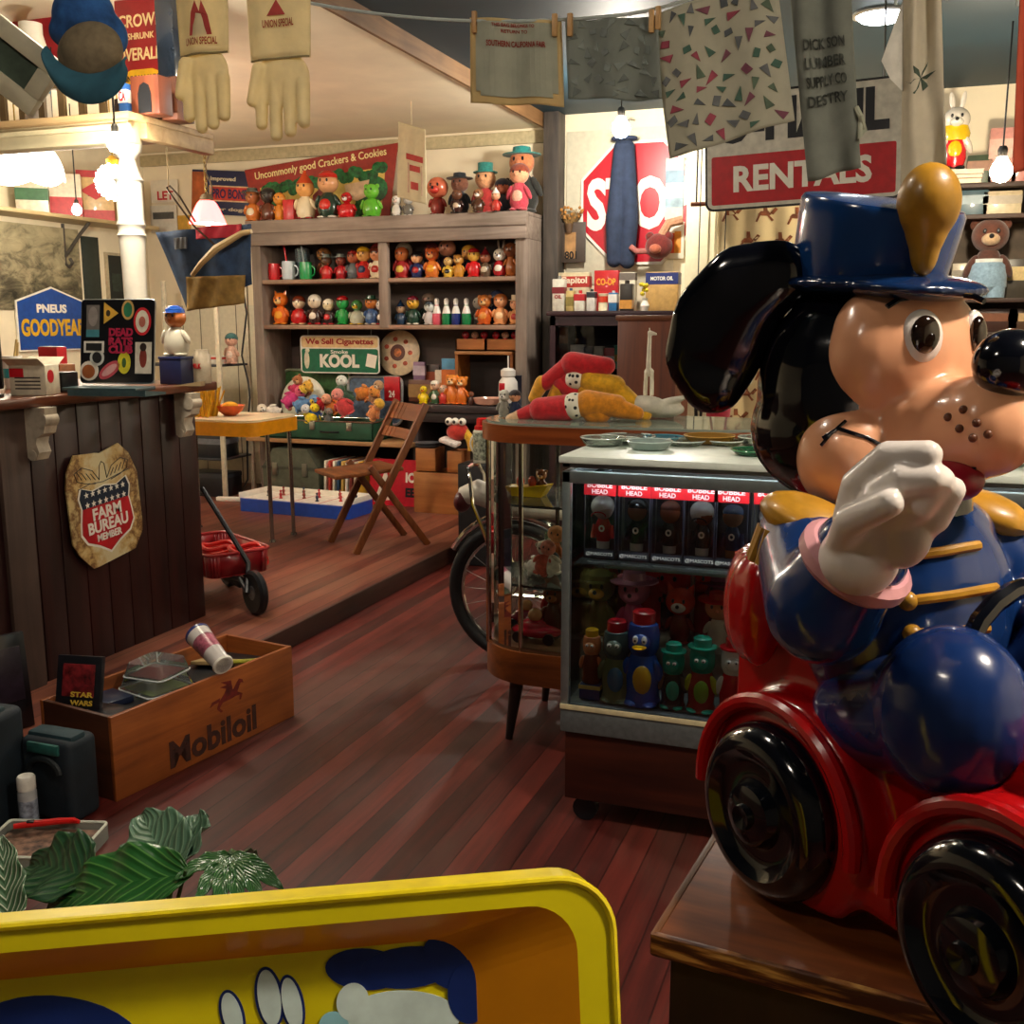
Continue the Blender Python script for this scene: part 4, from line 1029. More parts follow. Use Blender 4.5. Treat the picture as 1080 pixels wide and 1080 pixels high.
def tin(name, lbl, loc, w, d, h, c, band=None, bz=(.25, .7), words=None, wc=WHITE, rz=0, cat='tin', round_=False, cap=None, group=None, wh=None):
    t = thing(name, lbl, cat, loc, rz, group)
    if round_:
        B().lathe([(0, 0), (w/2, 0), (w/2+.002, .003), (w/2, .006), (w/2, h-.006), (w/2+.002, h-.003), (w/2, h), (0, h)], n=22).build('can_body', M(c, .35, .0, coat=.3), t)
        if band: B().lathe([(w/2+.0012, h*bz[0]), (w/2+.0012, h*bz[1])], n=22, cap=False).build('label_band', M(band, .4), t)
    else:
        B().box((0, 0, h/2), (w, d, h), bev=min(.004, w*.1)).build('box_body', M(c, .4, coat=.2), t)
        if band: B().bx(-w/2-.001, w/2+.001, -d/2-.001, d/2+.001, h*bz[0], h*bz[1]).build('label_band', M(band, .4), t)
    if cap:
        cw, chh, cc = cap
        B().lathe([(cw, 0), (cw, chh), (cw*.8, chh*1.1), (0, chh*1.1)], (0, 0, h), 16).build('cap', M(cc, .4), t)
    for (s, ww, hh, z, *m) in (words or ()):
        text(s, t, m[0] if m else wc, ww*w, hh*h, (0, (-w/2-.003) if round_ else (-d/2-.002), z*h), bold=.03)
    return t
# ------------------------------------------------------------- the bookcase shelves
YS = 6.70
def shelf_row(z, items):
    for it in items:
        px, hp, kind, lbl, kw = it
        x = xat(px, YS, z); h = hp*mpp((x, YS, z+.1))*1.08
        if kind == 'fig': kw['fat'] = kw.get('fat', 1)*1.22; kw['hs'] = kw.get('hs', 1)*1.14
        loc = (x, YS+kw.pop('dy', 0), z)
        if kind == 'mug': mug(lbl, loc, h, **kw)
        elif kind == 'pin': bottle(lbl, loc, h, **kw)
        elif kind == 'glass':
            t = thing('drinking_glass', lbl, 'glass', loc)
            B().lathe([(0, 0), (.2*h, 0), (.24*h, h), (.225*h, h), (.185*h, .04*h), (0, .04*h)], n=18).build('tumbler', GL('#cfe0e4', body=.15), t)
        else: fig('toy_figure', lbl, loc, h, **kw)
Z1 = SH1+.001; Z2 = SH2+.001
w_ = ' on the upper left shelf'
shelf_row(Z1, [
 (290, 16, 'mug', 'small round red mug leftmost'+w_, dict(c='#c01820')),
 (305, 18, 'mug', 'pale clear mug with a red drinking straw'+w_, dict(c='#b8c4cc', straw='#d02028')),
 (313, 31, 'glass', 'tall clear glass between the pale mug and the green mug'+w_, dict(dy=.09)),
 (323, 17, 'mug', 'green mug'+w_, dict(c='#149048', straw='#9aa8a8')),
 (335, 32, 'fig', 'slim brown toy figure behind the green mug'+w_, dict(body='#7a4a28', head='#8a5a30', fat=.7, dy=.1)),
 (345, 25, 'fig', 'red mug shaped toy figure with grey wide hat'+w_, dict(body='#b81c20', head='#5a3a28', hat='wide', hatc='#5c6660')),
 (360, 25, 'fig', 'dark red toy figure with grey hat beside the striped one'+w_, dict(body='#a01820', head='#7a3428', hat='wide', hatc='#788078')),
 (373, 28, 'fig', 'toy figure in grey striped shirt with red cap'+w_, dict(body='#5c6468', head='#b06040', hat='cap', hatc='#8a1c1c')),
 (384, 31, 'fig', 'toy pirate like figure with yellow cap and red shirt'+w_, dict(body='#c02420', head='#e0a860', hat='cap', hatc='#d8a420', belly='#1c2c54')),
 (398, 31, 'fig', 'toy figure in cream dress beside the middle post'+w_, dict(body='#e0d0b0', head='#d08a60', hat='hair', hatc='#5c2416', belly='#b02420')),
 (390, 36, 'fig', 'pink red toy figure at the back beside the middle post'+w_, dict(body='#c03048', head='#d04a50', dy=.14)),
])
w_ = ' on the upper right shelf'
shelf_row(Z1, [
 (424, 30, 'fig', 'orange faced toy figure holding a yellow cup'+w_, dict(body='#a82828', head='#c8743a', belly='#e0c050', hat='hair', hatc='#b0582a')),
 (418, 36, 'fig', 'white and red toy figure by the middle post'+w_, dict(body='#c83038', head='#e8d8c0', dy=.13)),
 (440, 26, 'fig', 'toy boy in navy coat with black hair'+w_, dict(body='#1c2a58', head='#e8b080', hat='hair', hatc='#151214', belly='#b02424')),
 (447, 36, 'fig', 'dark purple toy figure standing at the back'+w_, dict(body='#4a2a34', head='#6a3030', dy=.14)),
 (456, 29, 'fig', 'orange toy bear with a bright yellow belt'+w_, dict(body='#d0702a', head='#c85a2a', belly='#e8a020', muz='#e0a060', ears='round')),
 (464, 38, 'fig', 'tall toy figure in dark purple robe'+w_, dict(body='#3a2436', head='#e09a78', dy=.13)),
 (473, 20, 'fig', 'small yellow toy figure with striped front'+w_, dict(body='#d8b040', head='#e0b870', belly='#2a2620')),
 (484, 22, 'fig', 'orange toy figure with raised round ears'+w_, dict(body='#c88a30', head='#d89a48', ears='round', muz='#ecc888')),
 (490, 32, 'fig', 'slim toy figure in dark suit with yellow hair'+w_, dict(body='#22323a', head='#d89a58', hat='hair', hatc='#c89030', fat=.8, dy=.08)),
 (500, 28, 'fig', 'toy figure in red shirt with yellow face and red cap'+w_, dict(body='#c81c20', head='#e8b850', hat='cap', hatc='#b0181c')),
 (512, 29, 'fig', 'brown toy figure with a thin dark red hat'+w_, dict(body='#5a4636', head='#9a5a40', hat='cone', hatc='#7a1c20', belly='#c8b8a0')),
 (523, 36, 'fig', 'grey toy rabbit standing at the back'+w_, dict(body='#8a7c68', head='#b0a088', ears='long', dy=.1)),
 (527, 27, 'fig', 'black and white toy dog with a red shirt'+w_, dict(body='#a81c24', head='#ece4d4', muz='#f0e8dc', belly='#ece4d4', feet='#14141a', arms='#16161c')),
 (539, 33, 'fig', 'slim brown orange toy figure'+w_, dict(body='#b0602a', head='#7a4426', fat=.7)),
 (547, 38, 'fig', 'black and white toy figure rightmost'+w_, dict(body='#3a2c2a', head='#d8d0c0', belly='#d8d0c0', dy=.06)),
])
w_ = ' on the lower left shelf'
shelf_row(Z2, [
 (297, 33, 'fig', 'large orange toy cat waving, leftmost'+w_, dict(body='#d8661c', head='#e07424', belly='#e8a030', ears='point', muz='#f0c880', feet='#e8902c')),
 (316, 28, 'fig', 'round red shirted toy bird with a brown cap'+w_, dict(body='#b81a1e', head='#e8d8b8', hat='hair', hatc='#6a2c18', feet='#e0c8a0', fat=1.3, arms='#3a1c18')),
 (334, 29, 'fig', 'black and white toy figure with white bonnet'+w_, dict(body='#38201c', head='#e8d4b8', hat='hair', hatc='#e6e0d4', belly='#e8dccc', feet='#c02028', dy=-.02)),
 (347, 25, 'fig', 'toy figure with white hair and red trimmed coat'+w_, dict(body='#2c1c1c', head='#e8d8b0', hat='hair', hatc='#e8e0cc', belly='#c02c30', feet='#d03038')),
 (362, 28, 'fig', 'bright green bottle shaped toy with a red cap'+w_, dict(body='#189040', head='#2aa850', hat='cap', hatc='#c01c20', fat=.9)),
 (377, 24, 'fig', 'pale grey toy duck with a green back'+w_, dict(body='#b8bca8', head='#4a8a4a', feet='#d8b030', muz='#d8b030', fat=1.3)),
 (392, 29, 'fig', 'toy figure with orange face and dark green hat'+w_, dict(body='#3a5a8a', head='#c87430', hat='wide', hatc='#144028', feet='#e8e0d0', belly='#6a86b0')),
 (403, 24, 'fig', 'small black and white toy figure next to the middle post'+w_, dict(body='#2c2828', head='#e0d4c8', belly='#d8d0c4', feet='#b0282c')),
])
w_ = ' on the lower right shelf'
shelf_row(Z2, [
 (423, 24, 'fig', 'dark blue toy figure leftmost'+w_, dict(body='#203c58', head='#c8a888', hat='cone', hatc='#1c3450')),
 (436, 28, 'fig', 'dark green toy duck with yellow face'+w_, dict(body='#14382c', head='#d8a838', hat='cap', hatc='#7a1c30', feet='#e8e0d0', muz='#e0a020')),
 (446, 31, 'fig', 'dark grey green toy figure at the back'+w_, dict(body='#2c3c34', head='#8a7868', dy=.1)),
 (453, 23, 'fig', 'grey and white toy clown with dark round eyes'+w_, dict(body='#c8c0c0', head='#d8dcd8', hat='cap', hatc='#3a4448', feet='#e0dcd4')),
])
G_ = 'pin shaped toy bottles'
shelf_row(Z2, [
 (461, 26, 'pin', 'white and pink pin shaped bottle, leftmost of four'+w_, dict(c1='#f0ece4', c2='#d8586a', group=G_)),
 (471, 26, 'pin', 'white and green pin bottle between pink and blue ones'+w_, dict(c1='#f0ece4', c2='#18804a', group=G_)),
 (481, 26, 'pin', 'white and blue pin shaped bottle'+w_, dict(c1='#f0ece4', c2='#20307a', group=G_)),
 (492, 26, 'pin', 'white and green pin shaped bottle right of the blue'+w_, dict(c1='#f0ece4', c2='#148048', group=G_)),
])
shelf_row(Z2, [
 (500, 27, 'fig', 'grey and white striped toy figure behind the green bottle'+w_, dict(body='#6a6660', head='#c8c0b0', belly='#e0dcd0', dy=.09)),
 (511, 29, 'fig', 'orange toy bear beside the bottles'+w_, dict(body='#c85a20', head='#c8783a', ears='round', muz='#e0b070', belly='#e09040')),
 (528, 30, 'fig', 'bare peach coloured toy boy'+w_, dict(body='#e09a64', head='#e8a878', belly='#f0c898', hat='hair', hatc='#b86a34')),
 (518, 34, 'fig', 'navy toy figure standing at the back'+w_, dict(body='#1c2440', head='#3a4058', dy=.11)),
 (544, 29, 'fig', 'toy figure in red dotted cream dress, rightmost'+w_, dict(body='#e0a068', head='#e8b088', belly='#c83a34', hat='top', hatc='#d8c8a8')),
])
# ------------------------------------------------------------- on top of the bookcase
ZT = 2.041; YT = 6.72
def top_row(items):
    for px, hp, lbl, kw in items:
        x = xat(px, YT, ZT); h = hp*mpp((x, YT, ZT))*1.06; kw['fat'] = kw.get('fat', 1)*1.25; kw['hs'] = kw.get('hs', 1)*1.16; fig('toy_figure', lbl, (x, YT+kw.pop('dy', -.08), ZT), h, **kw)
w_ = ' on top of the bookcase'
top_row([
 (274, 33, 'toy figure with grey wide hat and orange shirt, leftmost'+w_, dict(body='#c06a2a', head='#a8643c', hat='wide', hatc='#4a5048', belly='#d8c8a8')),
 (290, 32, 'dark brown toy figure second from the left'+w_, dict(body='#5a2c1c', head='#38302c', hat='hair', hatc='#1c1a1c')),
 (302, 27, 'orange bottle shaped toy'+w_, dict(body='#d07c24', head='#d88c34', fat=.8)),
 (329, 47, 'toy figure with red cone hat and cream shirt'+w_, dict(body='#e4d4b0', head='#e8a860', hat='cone', hatc='#d04a20', feet='#a82020')),
 (353, 46, 'toy figure with red cap and dark green jacket'+w_, dict(body='#20382c', head='#d8a070', hat='cap', hatc='#c8281c', belly='#c82820', feet='#e0d8c8')),
 (372, 25, 'red round toy with a white nose'+w_, dict(body='#c01c20', head='#b81c20', muz='#ece4dc', hs=.9, fat=1.4)),
 (398, 32, 'lime green toy frog sitting'+w_, dict(body='#5cae30', head='#6cbe3c', ears='round', fat=1.2, arms='#6ab838')),
 (424, 20, 'small black and white toy cow below the paper bag'+w_, dict(body='#d8d4cc', head='#e0dcd4', muz='#e8d0c4', feet='#1c1c20', arms='#26262a')),
 (436, 20, 'small grey and black toy dog below the paper bag'+w_, dict(body='#6a665e', head='#b8b4ac', feet='#e0dcd4')),
 (467, 36, 'toy with a large ruddy old face'+w_, dict(body='#8c2820', head='#cc6a4c', hs=1.5, muz='#c03a30')),
 (490, 40, 'puppet with a dark blue pointed hat and brown face'+w_, dict(body='#16202c', head='#7a4a34', hat='wide', hatc='#141c24', soft=True)),
 (492, 22, 'small dark toy in front of the pointed hat puppet'+w_, dict(body='#38201c', head='#6a4432', belly='#c8b098', dy=-.16)),
 (511, 50, 'puppet with small teal hat, long hair and red scarf'+w_, dict(body='#b0302c', head='#dca070', hat='top', hatc='#2a8078', soft=True, dy=.02)),
 (514, 22, 'small toy dog with white muzzle before the teal hat puppet'+w_, dict(body='#4a2c1c', head='#8a5a3c', muz='#ece4dc', dy=-.16)),
 (530, 34, 'puppet with dark cap in the row behind the pale doll'+w_, dict(body='#282c3c', head='#a85a3a', hat='hair', hatc='#202838', soft=True, dy=.0)),
 (532, 23, 'small clown toy with white stripe'+w_, dict(body='#a83028', head='#d89a78', hat='cone', hatc='#e0dcd4', dy=-.16)),
 (547, 66, 'tallest puppet with large teal hat and black hair'+w_, dict(body='#23241f', head='#c8784c', hat='wide', hatc='#1f7c78', soft=True, belly='#d8a060', dy=.06, hs=.8)),
])
x = xat(553, YT, ZT); fig('soft_doll', 'pale faced doll in pink red suit at the bookcase top right end', (x, YT-.1, ZT), .3, '#b83a4a', '#e8a078', hat='hair', hatc='#8a3a20', soft=True, cat='doll', belly='#e0a890')
t = tin('small_box', 'plain red box standing on top of the bookcase', (xat(313, YT, ZT), YT-.08, ZT), .085, .06, .14, '#c01820', cat='box')
x0, x1 = xat(262, 6.93, 2.3), xat(424, 6.93, 2.3)
# cardboard cracker sign leaning on the wall
sg = thing('cardboard_sign', 'big red bordered cardboard sign about crackers and cookies leaning on top of the bookcase', 'sign', ((x0+x1)/2, 6.90, ZT), rot=(math.radians(-3), math.radians(-2.5), 0))
w = x1-x0; h = .50
B().prism([(-w*.43, 0), (w*.43, 0), (w*.5, h), (-w*.5, h*.86)], .01).build('board', M('#96281c', .5), sg)
B().prism([(-w*.34, .02), (w*.38, .02), (w*.42, h*.7), (-w*.4, h*.58)], .013).build('picture_ground', M('#e0c060', .5, var=.2, scale=8), sg)
g = B()
for i in range(26):
    u = i/25; g.ball((-w*.36+w*.76*u, -.008, h*(.52+.13*u)+random.uniform(-.03, .03)), (.045, .004, .04), u=10, v=6)
for (x, z, r) in ((-w*.3, .14, .09), (-w*.2, .1, .08), (w*.3, .1, .1), (w*.35, .2, .1), (w*.25, .05, .08)): g.ball((x, -.008, z), (r, .004, r*.9), u=12, v=8)
g.build('painted_leaves', M('#1c6a34', .5, var=.5, scale=40), sg)
g = B().prism([(-.06, .02), (.1, .03), (.1, .2), (.02, .26), (-.06, .2)], .004, MX.Translation((.0, -.009, 0))); g.build('painted_house', M('#7a1c1c', .5, var=.3, scale=20), sg)
g = B().prism([(.18, .25), (.38, .27), (.36, .16), (.28, .13), (.2, .16)], .003, MX.Translation((.02, -.011, 0))); g.build('painted_plaque', M('#d8b890', .5), sg)
tt = text('Uncommonly good Crackers & Cookies', sg, M('#f0dc9a', .5), w*.86, .07, (0.0, -.008, h*.815), rot=(PI/2, math.radians(-4), 0), bold=.015)
# ------------------------------------------------------------- lower part of the bookcase
def at_(px, Y, z): return (xat(px, Y, z), Y, z)
p0, p1 = atY(318, 393, 6.76), atY(400, 354, 6.76)
sg = thing('metal_sign', 'green and cream metal cigarette sign hanging inside the bookcase', 'sign', ((p0.x+p1.x)/2, 6.76, (p0.z+p1.z)/2))
w, h = p1.x-p0.x, p1.z-p0.z
for x in (-w*.4, w*.4): B().cyl((x, .002, h/2-.01), (x, .002, SH2-.03-(p0.z+p1.z)/2), .003, n=6).build('hook', MT('#8a8a86', .4), sg)
GRN = M('#0c6a4c', .35)
B().prism(rrect(w, h, .03), .008).build('plate', WHITE, sg)
B().prism(rrect(w-.02, h*.62, .02, 5, 0, -h*.16), .0092).build('green_field', GRN, sg)
B().prism(rrect(w-.02, h*.28, .02, 5, 0, h*.32), .0092).build('cream_field', M('#e8c890', .4), sg)
text('We Sell Cigarettes', sg, M('#a82018', .4), w*.86, h*.2, (0, -.006, h*.32), bold=.03)
text('Smoke', sg, WHITE, w*.22, h*.1, (0, -.006, h*.07), bold=.02); text('KOOL', sg, WHITE, w*.5, h*.36, (-.0, -.006, -.17*h), bold=.05)
g = B().box((w*.4, -.0065, -.16*h), (w*.12, .004, h*.34), (0, .2, 0)); g.build('painted_pack', WHITE, sg)
g = B().ball((-w*.42, -.004, -.15*h), (w*.035, .004, h*.24)).ball((-w*.41, -.004, .1*h), (w*.03, .004, h*.06)); g.build('painted_bird', M('#dcd8c0', .4), sg)
def roundplate(lbl, px, py, Y, rpx, name='round_plate', cat='plate', c='#e8d4b0', spots='#c05030', mid='#5a2c1c', zrest=None):
    p = atY(px, py, Y); r = rpx*mpp(p)
    t = thing(name, lbl, cat, p, rot=(-.12, 0, 0))
    B().lathe([(0, 0), (r*.8, .0), (r, -.018), (r, -.012), (r*.8, .008), (0, .008)], n=40, rot=(PI/2, 0, 0)).build('disc', M(c, .35, coat=.2), t)
    for i in range(7):
        a = i*.9; g = B(); g.ball((r*.6*math.cos(a), -.0085, r*.6*math.sin(a)), (r*.12, .002, r*.1), u=10, v=6); g.build('printed_spot', M(spots, .5, var=.4, scale=60), t)
    if mid:
        B().lathe([(r*.3, .004), (r*.36, .004), (r*.36, .0105), (r*.3, .0105)], n=28, rot=(PI/2, 0, 0)).build('printed_ring', M(mid, .5), t)
        B().ball((0, -.0085, 0), (r*.26, .003, r*.26), u=14, v=8).build('printed_centre', M('#c8702a', .5, var=.5, scale=50), t)
    return t
roundplate('large round cream plate with dark ring standing right of the cigarette sign', 420, 372, 6.86, 24)
roundplate('round pale printed tray half hidden behind the soft toy pile', 319, 424, 6.72, 27, 'round_tray', 'tray', '#d8d8c4', '#b86a50', None)
def recttray(lbl, x0, x1, y0, y1, Y, c, rim):
    a, b_ = atY(x0, y1, Y), atY(x1, y0, Y); w, h = b_.x-a.x, b_.z-a.z
    t = thing('metal_tray', lbl, 'tray', ((a.x+b_.x)/2, Y, (a.z+b_.z)/2), rot=(-.1, 0, 0))
    B().prism(rrect(w-.02, h-.02, .04), .004).build('field', M(c, .35, .2, var=.3, scale=26), t)
    B().tube([(x, -.006, z) for x, z in rrect(w, h, .05)], .01, 8, True).build('rolled_rim', M(rim, .3, .4), t)
recttray('green rectangular metal tray leaning behind the round pale tray', 300, 368, 391, 446, 6.84, '#3c6a3c', '#a8b89a')
recttray('grey blue metal tray leaning under the round cream plate', 368, 424, 398, 446, 6.80, '#5a6f8a', '#b4b8b8')
# open green suitcase with soft toys
a, b_ = xat(284, 6.5, BENCH), xat(402, 6.5, BENCH)
sc_ = thing('green_suitcase', 'open green suitcase on the bench shelf heaped with soft toys', 'suitcase', ((a+b_)/2, 6.53, BENCH+.001))
w = b_-a; d = .30
g = B().bx(-w/2, w/2, -d/2, -d/2+.012, 0, .13, .004).bx(-w/2, w/2, d/2-.012, d/2, 0, .13, .004).bx(-w/2, -w/2+.012, -d/2, d/2, 0, .13, .004).bx(w/2-.012, w/2, -d/2, d/2, 0, .13, .004).bx(-w/2, w/2, -d/2, d/2, 0, .012)
g.build('shell', M('#1e4a34', .5, var=.2, scale=12), sc_)
B().tube([(x, y, .13) for x, y in rrect(w, d, .01, 2)], .006, 6, True).build('metal_rim', MT('#c8ccc4', .25), sc_)
for x in (-.3, -.02, .27): B().bx(x-.02, x+.02, -d/2-.008, -d/2, .07, .125, .002).build('latch', MT('#b8b8b0', .3), sc_)
B().tube([(.12+.07*math.cos(PI*k/8), -d/2-.01-.03*math.sin(PI*k/8), .06) for k in range(9)], .008, 7).build('handle', M('#12161a', .4), sc_)
def plush(lbl, px, py, Y, size, body, head=None, rot=(0, 0, 0), **kw):
    p = atY(px, py, Y); fig('soft_toy', lbl, p, size, body, head or body, rot=rot, soft=True, cat='soft toy', group=kw.pop('group', None), fat=kw.pop('fat', 1.15), **kw)
s_ = ' in the green suitcase heap'
for a in [
 ('pink soft toy with yellow hat, leftmost'+s_, 300, 427, 6.52, .2, '#c8387a', '#d8587a', (0, .9, .3), dict(hat='cap', hatc='#d8b030')),
 ('yellow and magenta soft toy at the top left'+s_, 308, 413, 6.62, .2, '#c02a5a', '#d8a83a', (.2, 1.3, 0), dict(ears='round')),
 ('white soft toy dog at the left edge'+s_, 296, 436, 6.46, .17, '#e0d8cc', '#e8dcc8', (.2, -1.3, .5), dict(muz='#f0e8dc')),
 ('blue soft toy duck with a long yellow bill'+s_, 311, 430, 6.44, .19, '#5a86b4', '#6a94bc', (.3, 1.2, .6), dict(muz='#e8c028')),
 ('brown soft toy bear behind the blue duck'+s_, 325, 418, 6.62, .17, '#8a5434', '#a4683c', (.2, -.5, 0), dict(ears='round', muz='#d0a070')),
 ('red soft toy in the middle'+s_, 332, 430, 6.5, .17, '#b81c28', '#e0a080', (.4, 1.0, .2), {}),
 ('yellow ball shaped soft toy at the front'+s_, 328, 446, 6.42, .15, '#e8d012', '#ecd41c', (.3, .3, .4), dict(fat=1.6)),
 ('blue and white soft toy next to the yellow one'+s_, 338, 440, 6.44, .15, '#20508c', '#d8dce0', (.3, -1.0, .3), {}),
 ('orange soft toy cat lying across the middle'+s_, 345, 430, 6.52, .2, '#d0742a', '#d8843a', (.2, 1.5, .1), dict(ears='point', muz='#e8c088')),
 ('white and teal soft toy standing upright'+s_, 358, 424, 6.56, .19, '#c8d4cc', '#dce4dc', (0, .15, 0), dict(fat=.8)),
 ('red and pink soft toy octopus like bundle'+s_, 368, 437, 6.44, .2, '#c0383a', '#d88a80', (.3, -.4, 0), dict(fat=1.4)),
 ('orange soft toy lying at the top right'+s_, 378, 416, 6.6, .2, '#cc7a28', '#d88c38', (.1, 1.4, -.2), dict(ears='round')),
 ('dark green soft toy between the orange ones'+s_, 373, 424, 6.54, .16, '#2c4a38', '#3a5a44', (.2, -.8, 0), {}),
 ('peach soft toy doll at the right front'+s_, 392, 440, 6.44, .18, '#d08850', '#dca070', (.3, .8, -.2), dict(hat='hair', hatc='#d0a030')),
 ('tan soft toy dog at the right back'+s_, 392, 424, 6.58, .17, '#a8805c', '#b89068', (.1, .5, 0), dict(muz='#d8c0a0')),
 ('small grey soft toy at the front'+s_, 346, 447, 6.41, .12, '#5c5e5c', '#74746c', (.3, .2, .2), {}),
]: plush(*a[:6], head=a[6], rot=a[7], **a[8])
# things on the desk ledge
Yd = 6.62
tin('red_box', 'bright red card box standing on the right end of the bench shelf', at_(414, 6.68, .79), .12, .02, .17, '#b41420', cat='box', words=(('24', .4, .28, .3),))
t = thing('cubby_unit', 'small wooden cubby unit on the bookcase desk', 'shelf', at_(517, 6.76, DESK+.001))
w = 64*mpp(at_(517, 6.76, .9)); hh = .33
B().bx(-w/2, -w/2+.02, -.12, .12, 0, hh).build('side', HONEY, t); B().bx(w/2-.02, w/2, -.12, .12, 0, hh).build('side', HONEY, t); B().bx(-w/2, w/2, -.13, .12, hh, hh+.022, .003).build('top_board', WD('#9a6030', '#c88a50', 0), t)
B().bx(-w/2+.02, w/2-.02, .1, .11, 0, hh).build('back_board', M('#2c2420', .7), t)
zt = DESK+hh+.024
for k, px in enumerate((501, 533)):
    c = at_(px, 6.74, zt)
    t = thing('wooden_tray', ('open wooden tray of red toys, left one on the cubby unit', 'open wooden tray of red toys, right one on the cubby unit')[k], 'tray', c, group='wooden trays on the cubby unit')
    g = B().bx(-.11, .11, -.08, -.07, 0, .08).bx(-.11, .11, .07, .08, 0, .08).bx(-.11, -.1, -.08, .08, 0, .08).bx(.1, .11, -.08, .08, 0, .08).bx(-.11, .11, -.08, .08, 0, .01)
    g.build('tray_boards', WD('#a05c24', '#cc8440', 0), t)
    for j in range(3):
        fig('toy_figure', ('tiny red toy at the left', 'tiny red toy in the middle', 'tiny red toy at the right')[j] + (' in the left wooden tray', ' in the right wooden tray')[k], (c[0]-.068+.068*j, c[1], c[2]+.011), .12, ('#b81c28', '#c02830', '#a82838')[j], ('#c83038', '#d8a080', '#c02830')[j], fat=.75)
tin('card_box', 'blue card box with orange picture standing on the desk', at_(474, 6.7, DESK+.001), .1, .03, .3, '#3a86b0', '#c86a30', (.3, .75), cat='box')
tin('card_box', 'white striped card box left of the blue one on the desk', at_(464, 6.74, DESK+.001), .06, .03, .22, '#d8ccb8', '#c88a58', (.1, .6), cat='box')
tin('card_box', 'brown picture box behind the chair back on the desk', at_(444, 6.7, DESK+.001), .17, .04, .15, '#5a3424', '#8a6a40', (.2, .8), cat='box')
tin('card_box', 'small lilac printed card standing above the brown picture box', at_(443, 6.82, DESK+.001), .09, .02, .27, '#8a6a8c', '#c8b8c8', (.65, .9), cat='box')
tin('card_box', 'dark picture card behind the striped box on the desk', at_(456, 6.86, DESK+.001), .12, .015, .25, '#3c3028', '#b0583a', (.5, .8), cat='box')
for px, h, lbl, kw in ((447, .12, 'yellow toy bird on the desk behind the chair', dict(body='#e8c818', head='#ecd028', muz='#e08a1c', fat=1.3)),
                       (459, .16, 'toy figure in green and white on the desk', dict(body='#3c5a3c', head='#d8b090', hat='cap', hatc='#e0dccc', belly='#d8d0c4')),
                       (468, .13, 'small red and white toy on the desk', dict(body='#b8342c', head='#e0c8b0', fat=1.2)),
                       (477, .2, 'orange toy tiger, left of the pair on the desk', dict(body='#d8742a', head='#e08a38', ears='round', muz='#f0d0a0')),
                       (487, .19, 'orange toy tiger, right of the pair on the desk', dict(body='#d06c24', head='#dc8434', ears='round', muz='#f0d0a0')),
                       (497, .09, 'small dark brown toy in front of the cubby unit', dict(body='#4a2c24', head='#7a4a34'))):
    fig('toy_figure', lbl, at_(px, 6.53, DESK+.001), h, **kw)
t = thing('pink_bowl', 'shallow pink bowl on the desk in front of the cubby unit', 'bowl', at_(516, 6.54, DESK+.001))
B().lathe([(.05, 0), (.09, .01), (.11, .05), (.104, .05), (.085, .016), (0, .012)], n=28).build('bowl', PL('#d8a894'), t)
t = thing('character_bottle', 'white bottle shaped like a round figure with a straw on the desk', 'bottle', at_(536, 6.5, DESK+.001))
B().lathe([(0, 0), (.05, 0), (.06, .02), (.065, .1), (.062, .16), (.042, .19), (.05, .2), (.05, .235), (.03, .25), (0, .252)], n=24).build('body', PL('#e8e4dc'), t)
B().cyl((0, 0, .25), (0, 0, .33), .005, n=8).build('straw', PL('#e8e4dc'), t); B().box((-.02, -.063, .13), (.04, .01, .05), bev=.004).build('red_badge', PL('#b8202c'), t)
tin('dotted_tin', 'dark tin with white dots behind the white bottle', at_(548, 6.62, DESK+.001), .1, .06, .2, '#1c2030', round_=True)
# under the desk and bench
t = thing('tool_chest', 'grey green metal tool chest with slanted lid under the bench shelf', 'chest', at_(319, 6.5, .091))
w = 66*mpp(at_(319, 6.5, .3))
B().prism([(-w/2, 0), (w/2, 0), (w/2, .24), (w*.3, .37), (-w*.3, .37), (-w/2, .24)], .3).build('body', M('#5c6254', .5, .3, var=.15), t)
B().bx(-w/2-.004, w/2+.004, -.155, -.145, .225, .245).build('lid_edge', M('#474c42', .5, .3), t)
for x in (-.12, .12): B().bx(x-.02, x+.02, -.16, -.15, .18, .27, .002).build('latch', MT('#8a8a80', .4), t)
for i, c in enumerate(('#d8d0bc', '#b83a2c', '#e0d8c4', '#2c4a6a', '#c8a050', '#d8d4c8', '#7a2c24', '#c8c0a8', '#d8a830')):
    t = thing('record_sleeve', ('thin white record sleeve first from the trunk', 'thin red record sleeve second from the trunk', 'thin cream record sleeve third from the trunk', 'thin blue record sleeve fourth from the trunk', 'thin ochre record sleeve fifth from the trunk', 'thin pale record sleeve sixth from the trunk', 'thin dark red record sleeve seventh from the trunk', 'thin grey record sleeve eighth from the trunk', 'thin yellow record sleeve ninth, next to the red sign')[i], 'record', at_(354+i*4.4, 6.5, .091), rot=(0, .04, 0), group='records under the bench')
    B().bx(-.008, .008, -.15, .15, 0, .3, .001).build('sleeve', M(c, .6), t); B().cyl((0, 0, .15), (0.001, 0, .15), .14, n=20).build('disc', BLACK, t)
p0, p1 = atY(390, 543, 6.42), atY(452, 497, 6.42)
sg = thing('red_sign', 'red metal sign with white triangle and IOL lettering behind the folding chair', 'sign', ((p0.x+p1.x)/2, 6.42, .092), rot=(-.08, 0, 0))
w = p1.x-p0.x; h = .32
B().bx(-w/2, w/2, -.004, .004, 0, h).build('plate', M('#b8142a', .4), sg)
B().prism([(-w*.42, .02), (-w*.12, .04), (-w*.22, h*.82)], .012).build('white_triangle', M('#e0dccc', .5), sg)
text('IOL', sg, WHITE, w*.26, h*.22, (w*.24, -.006, h*.62), bold=.05); text('EET', sg, BLACK, w*.26, h*.2, (w*.24, -.006, h*.3), bold=.05)
